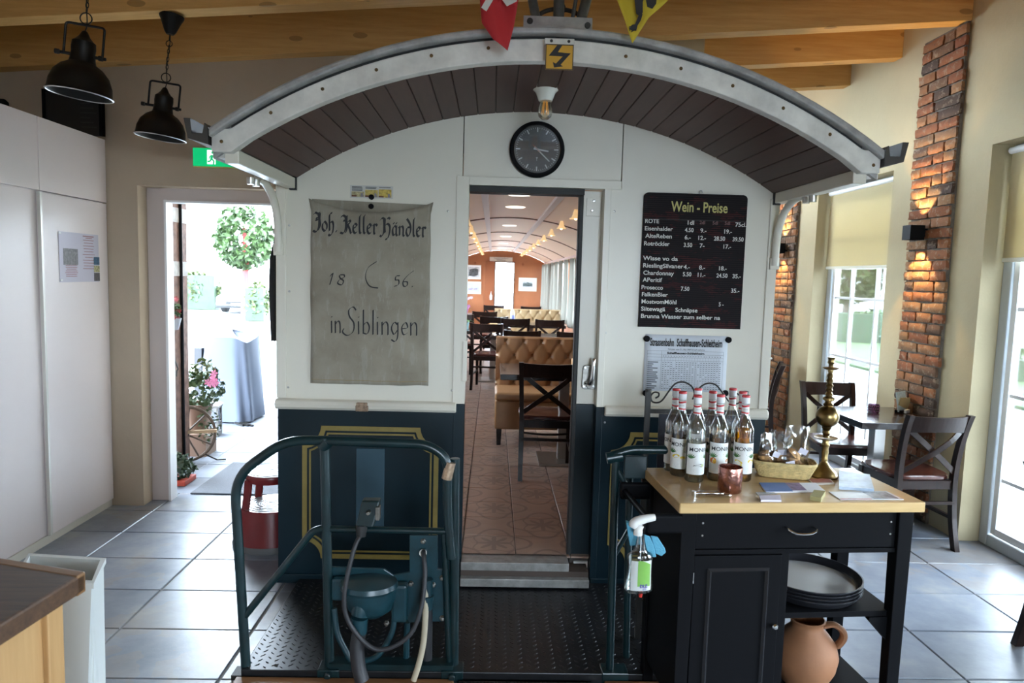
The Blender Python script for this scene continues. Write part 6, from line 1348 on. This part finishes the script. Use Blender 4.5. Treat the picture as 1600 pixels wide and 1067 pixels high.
# pictures, sign and sanitizer on the end wall
def picture(x0, x1, z0, z1, label, m, mw=.22):
    o = thing('framed_picture', label, 'picture', ((x0 + x1) / 2, YE - .012, z0), 0, 'framed pictures on the end wall'); w, h = x1 - x0, z1 - z0
    MB().box(-w / 2, w / 2, -.008, .010, 0, h).build('mount', M_white, o)
    for a, b, c, d in ((-w / 2 - .008, w / 2 + .008, -.008, .004), (-w / 2 - .008, w / 2 + .008, h - .004, h + .008), (-w / 2 - .008, -w / 2 + .004, .004, h - .004), (w / 2 - .004, w / 2 + .008, .004, h - .004)): MB().box(a, b, -.014, .010, c, d).build('frame_bar', mat('frame_pale', (.66, .60, .45), .5), o)
    MB().box(-w / 2 * (1 - mw), w / 2 * (1 - mw), -.0095, -.007, h * mw * .7, h * (1 - mw * .7)).build('print', m, o); return o, w, h
o, w, h = picture(-.716, -.318, 1.567, 1.912, 'framed black and white photo of an old tram, upper left', mat('photo_grey', (.45, .45, .44), .6, var=.3, scale=14), .16)
MB().add([(x * w, -.011, z * h) for x, z in ((-.28, .22), (.1, .18), (.33, .3), (.33, .72), (.12, .78), (-.22, .7))], [tuple(range(6))]).build('tram_print', mat('photo_black', (.06, .06, .06), .6, var=.8, scale=30), o)
o, w, h = picture(-.706, -.309, 1.193, 1.492, 'framed blue landscape picture below the old tram photo', mat('photo_sky', (.45, .52, .66), .6, var=.15, scale=6), .2)
MB().add([(x * w, -.011, z * h) for x, z in ((-.3, .3), (.3, .3), (.3, .5), (.1, .44), (-.1, .5), (-.3, .42))], [tuple(range(6))]).build('skyline_print', mat('photo_rose', (.32, .28, .36), .6, var=.5, scale=25), o)
o, w, h = picture(.659, 1.11, 1.297, 1.627, 'framed grey photo of a building right of the end door', mat('photo_mist', (.45, .50, .50), .6, var=.3, scale=12), .42)
MB().add([(x * w, -.011, z * h) for x, z in ((-.27, .36), (.27, .36), (.27, .58), (.1, .62), (0, .68), (-.1, .6), (-.27, .58))], [tuple(range(7))]).build('building_print', mat('photo_slate', (.10, .13, .13), .6, var=.6, scale=25), o)
DS = thing('destination_sign', 'white destination sign above the end door of the tram', 'sign', (.19, YE - .035, 2.03))
MB().box(-.29, .29, -.006, .006, 0, .105).build('plate', mat('sign_cream', (.60, .58, .52), .5), DS)
m = MB(); text_on(m, 'Strassenbahn Schaffhausen', .042, lambda x, z: (x, -.008, z), 0, .064, align='CENTER', sx=.82); text_on(m, 'Schleitheim', .05, lambda x, z: (x, -.008, z), 0, .018, align='CENTER', bold=.001); m.build('lettering', M_ink, DS)
SZ = thing('soap_dispenser', 'clear bottle dispenser on the dark end door leaf', 'dispenser', (-.045, YE - .06, 1.05))
MB().lathe([(0, 0), (.03, 0), (.032, .11), (.012, .14), (.010, .18), (0, .18)], 14).build('bottle', mat('dispenser_clear', (.7, .72, .7), .2), SZ, smooth=True); MB().tube([(0, 0, .18), (0, 0, .21), (0, -.03, .21)], .006, 6).build('pump', M_white, SZ)
# curtains along the window side, on a rail
M_curt = mat_cloth_translucent('curtain_grey', (.26, .25, .215), .16)
for k in range(13):
    y0 = 6.2 + .92 * k
    if y0 > YE - .6: break
    o = thing('curtain', 'gathered pale curtain hanging along the windows of the tram', 'curtain', (1.235, y0, .88), 0, 'curtains along the tram windows')
    MB().grid(36, 10, lambda u, q_: (.035 * math.sin(u * 6.283 * 4.2 + .6 * math.sin(q_ * 3)) * (1 - .35 * q_), (u - .5) * (.40 - .08 * q_ + .05 * math.sin(q_ * 2.2)) + .3, q_ * 1.09)).build('cloth', M_curt, o, smooth=True)
    MB().tube([(0, .0, 1.09), (0, .6, 1.09)], .006, 6).build('heading_tape', mat('tape_brass', (.5, .36, .12), .4, metal=.8), o)
# ================================================================== outside
rr = random.Random(11)
M_pave = mat('paving_pale', (.10, .11, .135), .6, var=.12, scale=3, bump=.2)
struct(MB().box(-60, 60, 18.4, 70, -.3, -.02).box(-60, -1.15, 5.14, 18.4, -.3, -.02).box(3.42, 60, -40, 18.4, -.3, -.02).box(-60, -3.45, -40, 5.14, -.3, -.02).box(-3.45, 3.42, -40, -4.32, -.3, -.02).box(1.5, 3.42, 9.32, 18.4, -.3, -.02).build('ground_outside', mat('asphalt_pale', (.20, .20, .20), .85, var=.1, scale=2)))
PV = struct(MB().box(-3.6, -1.16, 5.141, 9.2, -.02, -.006).build('floor_outside', M_grout))
ET = tile_mesh(.594, .394, .012, M_pave)
for i in range(4):
    for j in range(10): put('tile', ET, PV, (-3.3 + .6 * i, 5.345 + .4 * j, 0))
# lawn on the window side
struct(MB().box(7.5, 45, -10, 50, -.02, .03).build('lawn', mat('lawn_green', (.03, .055, .014), .9, var=.4, scale=3, bump=.5, bscale=40)))
def leaves(name, c, r, n, size, m, par, loc=None):
    mb = MB()
    for _ in range(n):
        while True:
            d = Vector((rr.uniform(-1, 1), rr.uniform(-1, 1), rr.uniform(-1, 1)))
            if .25 < d.length < 1: break
        d = d.normalized() * (d.length ** .5); p = Vector((c[0] + d.x * r[0], c[1] + d.y * r[1], c[2] + d.z * r[2])); a = Vector((rr.uniform(-1, 1), rr.uniform(-1, 1), rr.uniform(-1, 1))).normalized() * size
        b = a.cross(Vector((rr.uniform(-1, 1), rr.uniform(-1, 1), rr.uniform(-1, 1)))).normalized() * size * .55; mb.add([p - a, p + b, p + a, p - b], [(0, 1, 2, 3)])
    o = mb.build(name, m, par); o['kind'] = 'stuff'; return o
M_lf = [mat('leaf_mid', (.028, .055, .012), .6, var=.4, scale=3), mat('leaf_yellow', (.05, .066, .015), .6, var=.3, scale=3), mat('leaf_dark', (.014, .034, .010), .5, var=.3, scale=4)]
M_bark = mat('bark', (.08, .055, .04), .9)
def tree(x, y, h, r, label, m, g, n=1400, trunk=M_bark, size=.14):
    o = thing('tree', label, 'tree', (x, y, 0), 0, g); MB().tube([(0, 0, 0), (.03, 0, h * .5), (0, 0, h * .8)], [.14, .11, .05], 8).build('trunk', trunk, o, smooth=True)
    leaves('crown', (0, 0, h - r[2]), r, n, size, m, o); return o
tree(-8.7, 25, 3.9, (1.0, 1.0, 1.15), 'round green tree behind the parked car, seen through the doorway', M_lf[0], 'trees outside the doorway', trunk=mat('trunk_red', (.30, .03, .03), .7))
tree(-7.2, 26, 2.9, (.7, .7, .7), 'smaller green tree at the tram corner, seen through the doorway', M_lf[0], 'trees outside the doorway', 700)
def hedge(name, x, y, w, d, h, label, m, n=900, size=.1):
    o = thing(name, label, 'hedge', (x, y, 0)); MB().box(-w / 2 + .1, w / 2 - .1, -d / 2 + .1, d / 2 - .1, 0, h - .15).build('stems', M_lf[2], o); leaves('foliage', (0, 0, h * .5), (w / 2, d / 2, h * .55), n, size, m, o); return o
hedge('hedge', -12.2, 28.6, 2.6, 1.0, 1.5, 'pale clipped hedge left of the tree outside the doorway', M_lf[1], 1400)
hedge('shrub', -7.6, 23, .8, .8, 1.2, 'yellow-green shrub beside the parked car', M_lf[1], 500, .08)
# house gable far left
HS = thing('house', 'pale house with grey roof at the left of the doorway view', 'house', (-17.6, 35, 0)); M_hw = mat('house_white', (.62, .62, .62), .8)
MB().box(-3, 3, -3, 3, 0, 4.6).build('house_wall', M_hw, HS); MB().prism([(-3.4, 4.4), (3.4, 4.4), (0, 6.2)], lambda a, b, d: (d, a, b), -3.4, 3.4).build('house_roof', mat('roof_grey', (.28, .28, .33), .8), HS)
for xx in (-1.6, .2, 1.8): w_ = MB().box(xx - .4, xx + .4, -3.05, -2.99, 2.4, 3.8).build('house_window', mat('win_dark', (.2, .22, .26), .3), HS)
# parked car, front toward the camera
CAR = thing('parked_car', 'dark blue-grey car parked beyond the doorway', 'car', (-9.35, 26.3, 0), rad(4))
M_car = mat('car_paint', (.30, .32, .36), .25, coat=.5); M_carg = mat('car_glass', (.10, .12, .14), .1); M_tyre = mat('tyre', (.02, .02, .02), .8)
prof = [(-.1, .28), (-.05, .62), (.9, .78), (1.55, 1.25), (2.9, 1.27), (3.7, .9), (4.0, .85), (4.05, .3)]
MB().prism(prof, lambda a, b, d: (d, a, b), -.82, .82).build('car_body', M_car, CAR, bev=.06, seg=3)
MB().hexa([(-.70, .93, .80), (.70, .93, .80), (.62, 1.52, 1.24), (-.62, 1.52, 1.24)], [(-.70, .90, .82), (.70, .90, .82), (.62, 1.49, 1.26), (-.62, 1.49, 1.26)]).build('windscreen', M_carg, CAR)
MB().box(-.45, .45, -.13, -.06, .33, .45).build('grille', M_tyre, CAR); MB().box(-.26, .26, -.14, -.1, .30, .38).build('number_plate', M_white, CAR); MB().box(-.8, .8, -.12, .0, .2, .3).build('bumper', M_tyre, CAR, bev=.02)
for s in (-1, 1):
    MB().box(s * .6 - .16, s * .6 + .16, -.10, .02, .5, .62).build('headlamp', mat('headlamp', (.7, .72, .75), .1), CAR, bev=.03)
    for yy in (.75, 3.2): MB().lathe([(0, 0), (.3, 0), (.31, .05), (.31, .17), (.3, .2), (0, .2)], 20, (s * .72 + .1, yy, .31), 'x').build('wheel', M_tyre, CAR, smooth=True)
# banded stone pier at the doorway with a black downpipe
a, b = pY(252, 400, 5.75), pY(271, 400, 5.75)
PR = struct(MB().box(a.x - .35, b.x, 5.75, 6.0, 0, 2.9).build('trim_3', mat('stone_brown', (.17, .095, .07), .8, var=.35, scale=18, bump=.4)))
for v0, v1 in ((323, 346), (408, 431)): z0, z1 = pY(262, v1, 5.75).z, pY(262, v0, 5.75).z; MB().box(a.x - .36, b.x + .004, 5.742, 6.004, z0, z1).build('stone_band', mat('stone_white', (.42, .40, .38), .8, var=.2, scale=20), PR)
o = MB().tube([(b.x + .012, 5.86, 0), (b.x + .012, 5.86, 2.9)], .012, 10).build('downpipe', M_black, smooth=True); tag(o, 'thin black downpipe on the banded stone pier', 'pipe')
def flowers(o, c, r, n, m, size=.018):
    for k in range(n):
        p = Vector((c[0] + rr.uniform(-1, 1) * r[0], c[1] + rr.uniform(-1, 1) * r[1], c[2] + rr.uniform(-1, 1) * r[2])); f = MB()
        for q_ in range(5): a_ = q_ * 1.2566; d = Vector((math.cos(a_), rr.uniform(-.4, .4), math.sin(a_))) * size; f.add([p, p + d + Vector((-d.z, 0, d.x)) * .5, p + d * 1.7, p + d - Vector((-d.z, 0, d.x)) * .5], [(0, 1, 2, 3)])
        f.build('blossom', m, o)
p = pY(268, 515, 5.62)
GE = thing('geranium_pot', 'red geranium in a hanging pot on the banded pier', 'plant', (p.x - .01, 5.62, p.z))
MB().lathe([(0, 0), (.06, 0), (.085, .09), (.08, .09), (.055, .01), (0, .01)], 18).build('pot', mat('pot_grey', (.25, .25, .27), .6), GE, smooth=True); leaves('leaves', (0, 0, .15), (.09, .07, .07), 160, .022, M_lf[0], GE); flowers(GE, (.035, -.02, .17), (.05, .05, .08), 12, mat('geranium_red', (.20, .015, .025), .6), .013)
MB().tube([(-.0, .08, .05), (.0, .14, .05), (0, .14, .12)], .006, 6).build('wall_hook', M_blackmetal, GE)
p = pY(270, 585, 5.7); HK = thing('wall_bracket', 'dark iron bracket below the geranium pot', 'bracket', (p.x, 5.73, p.z)); MB().tube(fillet([(-.03, 0, .14), (.0, -.01, .14), (.035, -.01, .04), (.022, -.01, .03), (.02, -.01, -.02)], .01), .006, 6).build('iron_bar', M_blackmetal, HK, smooth=True)
# covered furniture under a pale tarpaulin
CV_ = thing('covered_furniture', 'pale grey tarpaulin draped over stacked garden furniture', 'tarpaulin', (-2.87, 7.85, 0))
def tarp(u, w):
    a = u * 2 * math.pi; e = .5; c, s = math.cos(a), math.sin(a); x = abs(c) ** e * (1 if c > 0 else -1); y = abs(s) ** e * (1 if s > 0 else -1)
    if w < .75: k = w / .75; f = 1.0 - .18 * k; z = .02 + .88 * k
    else: k = (w - .75) / .25; f = .82 * (1 - k); z = .90 + .07 * k
    q_ = 1 + .05 * math.sin(a * 9 + w * 3) * (1 - w)
    return (x * .30 * f * q_, y * .32 * f * q_, z + .03 * math.sin(a * 3) * (w > .6))
MB().grid(60, 20, tarp).build('tarpaulin', mat('tarp_blue', (.085, .10, .135), .8), CV_, smooth=True)
MB().box(-.34, -.26, -.2, .2, 0, .8).build('furniture_side', mat('furn_grey', (.03, .03, .035), .6), CV_)
for k in range(3): MB().tube([(.14 + .05 * k, -.33, .02), (.26 + .05 * k, -.42, .008)], .01, 4).build('furniture_foot', M_blackmetal, CV_)
# lantern
LA = thing('garden_lantern', 'weathered white metal lantern standing outside the doorway', 'lantern', (-2.775, 7.0, 0), rad(8)); M_lan = mat('lantern_white', (.10, .095, .085), .6, var=.25, scale=30)
MB().box(-.085, .085, -.085, .085, 0, .05).build('base', M_lan, LA, bev=.006); MB().box(-.09, .09, -.09, .09, .285, .31).build('top_frame', M_lan, LA, bev=.004)
for x in (-1, 1):
    for y in (-1, 1): MB().box(x * .075 - .009, x * .075 + .009, y * .075 - .009, y * .075 + .009, .05, .285).build('corner_post', M_lan, LA)
for a_ in range(4): MB().box(-.066, .066, -.0755, -.0735, .05, .285).xf(Matrix.Rotation(a_ * math.pi / 2, 4, 'Z')).build('pane', M_pane, LA)
MB().hexa([(-.1, -.1, .31), (.1, -.1, .31), (.1, .1, .31), (-.1, .1, .31)], [(-.03, -.03, .375), (.03, -.03, .375), (.03, .03, .375), (-.03, .03, .375)]).lathe([(.028, .37), (.028, .395), (.04, .40), (.02, .415), (.008, .425), (.012, .435), (0, .45)], 14).build('roof', M_lan, LA)
# wagon wheel planter
WH = thing('wheel_planter', 'small wooden wagon-wheel stand outside the doorway', 'planter', (-2.60, 6.0, 0), rad(20)); M_ww = mat('wheel_wood', (.085, .055, .035), .7, var=.3, scale=30)
RW = .235
MB().tube([(RW * math.cos(rad(a)), 0, RW + .01 + RW * math.sin(rad(a))) for a in range(0, 360, 10)], .014, 6, closed=True).build('rim', M_ww, WH, smooth=True); MB().lathe([(0, -.04), (.03, -.04), (.034, 0), (.03, .04), (0, .04)], 14, (0, 0, RW + .01), 'y').build('hub', mat('iron_dark', (.03, .025, .02)), WH, smooth=True)
for k in range(10): a_ = rad(36 * k + 9); MB().tube([(.03 * math.cos(a_), 0, RW + .01 + .03 * math.sin(a_)), (.225 * math.cos(a_), 0, RW + .01 + .225 * math.sin(a_))], .008, 6).build('spoke', M_ww, WH, smooth=True)
MB().box(-.03, .25, -.05, -.02, RW + .02, RW + .045).build('shelf_board', mat('pale_board', (.36, .25, .15), .7), WH); MB().box(-.07, -.035, -.04, -.02, RW + .02, RW + .19).build('back_board', MATS['pale_board'], WH)
MB().tube([(.15, 0, .06), (.25, -.04, .012), (.32, -.04, .012)], .006, 5).build('stand_foot', M_blackmetal, WH)
FP = thing('flower_pot', 'pink flowering plant in a terracotta pot behind the wheel', 'plant', (-2.62, 6.3, 0))
MB().lathe([(0, .2), (.09, .2), (.13, .44), (.14, .46), (.125, .46), (.085, .22), (0, .22)], 20).box(-.12, .12, -.12, .12, 0, .2).build('pot', mat('pot_clay', (.26, .17, .12), .8), FP, smooth=True)
leaves('leaves', (0, 0, .58), (.24, .2, .16), 420, .032, M_lf[0], FP); leaves('leaves', (.06, 0, .74), (.12, .1, .12), 120, .03, M_lf[1], FP); leaves('trailing_ivy', (.14, -.1, .28), (.10, .06, .2), 120, .02, M_lf[0], FP); flowers(FP, (.14, -.14, .70), (.09, .06, .08), 9, mat('flower_pink', (.60, .22, .36), .6), .02)
SP = thing('potted_plant', 'low green plant in a red tray at the foot of the doorway', 'plant', (-2.44, 5.42, 0))
MB().box(-.12, .13, -.11, .1, 0, .04).build('tray', mat('tray_red', (.38, .05, .03), .6), SP, bev=.006); leaves('leaves', (0, 0, .12), (.16, .13, .10), 300, .03, M_lf[2], SP)
# door mat
P = [pZ(u, v, .0) for u, v in ((285, 781), (372, 724))]
o = MB().box(P[0].x, -1.2, P[0].y + .13, P[1].y, .0, .012).build('door_mat', mat('mat_grey', (.075, .078, .09), .95, var=.3, scale=200, bump=.8, bscale=300), bev=.004); tag(o, 'grey ribbed door mat just outside the doorway', 'mat')
# ---- beyond the windows
GWT = 'trees beyond the windows'
tree(12.2, 24, 4.2, (1.5, 1.5, 1.6), 'tall pale tree seen through the window behind the candlestick', M_lf[1], GWT, 1500, size=.17)
tree(17.5, 24.5, 4.5, (1.8, 1.8, 1.8), 'broad tree seen at the far right window', M_lf[0], GWT, 1500, size=.17)
tree(9.8, 22, 3.6, (1.0, 1.0, 1.3), 'slim tree seen beside the far window frame', M_lf[0], GWT, 900, size=.15)
hedge('hedge', 12.5, 20.5, 5, 1.2, 1.0, 'green hedge on the lawn beyond the windows', M_lf[0], 1600, .11)
hedge('hedge', 10.2, 13.0, 3.5, 1.6, .55, 'low green planting beyond the window near the table', M_lf[0], 1100, .09)
HS2 = thing('garden_house', 'small white garden house with red roof beyond the window', 'house', (14.6, 26.5, 0), rad(20))
MB().box(-1.2, 1.2, -1, 1, 0, 2.1).build('house_wall', M_hw, HS2); MB().prism([(-1.3, 2.0), (1.3, 2.0), (0, 2.9)], lambda a, b, d: (d, a, b), -1.5, 1.5).build('house_roof', mat('roof_red', (.28, .10, .08), .8), HS2)
for xx in (-.6, .5): MB().box(xx - .25, xx + .25, -1.04, -.99, .8, 1.6).build('house_window', MATS['win_dark'], HS2)
for k in range(14):
    o = MB().box(-.05, .05, -.01, .01, 0, .9).build('fence_slat', M_white, loc=(12.0 + .22 * k, 19.2, 0)); tag(o, 'white picket slat in the garden fence beyond the window', 'fence slat', 'white picket slats beyond the window')
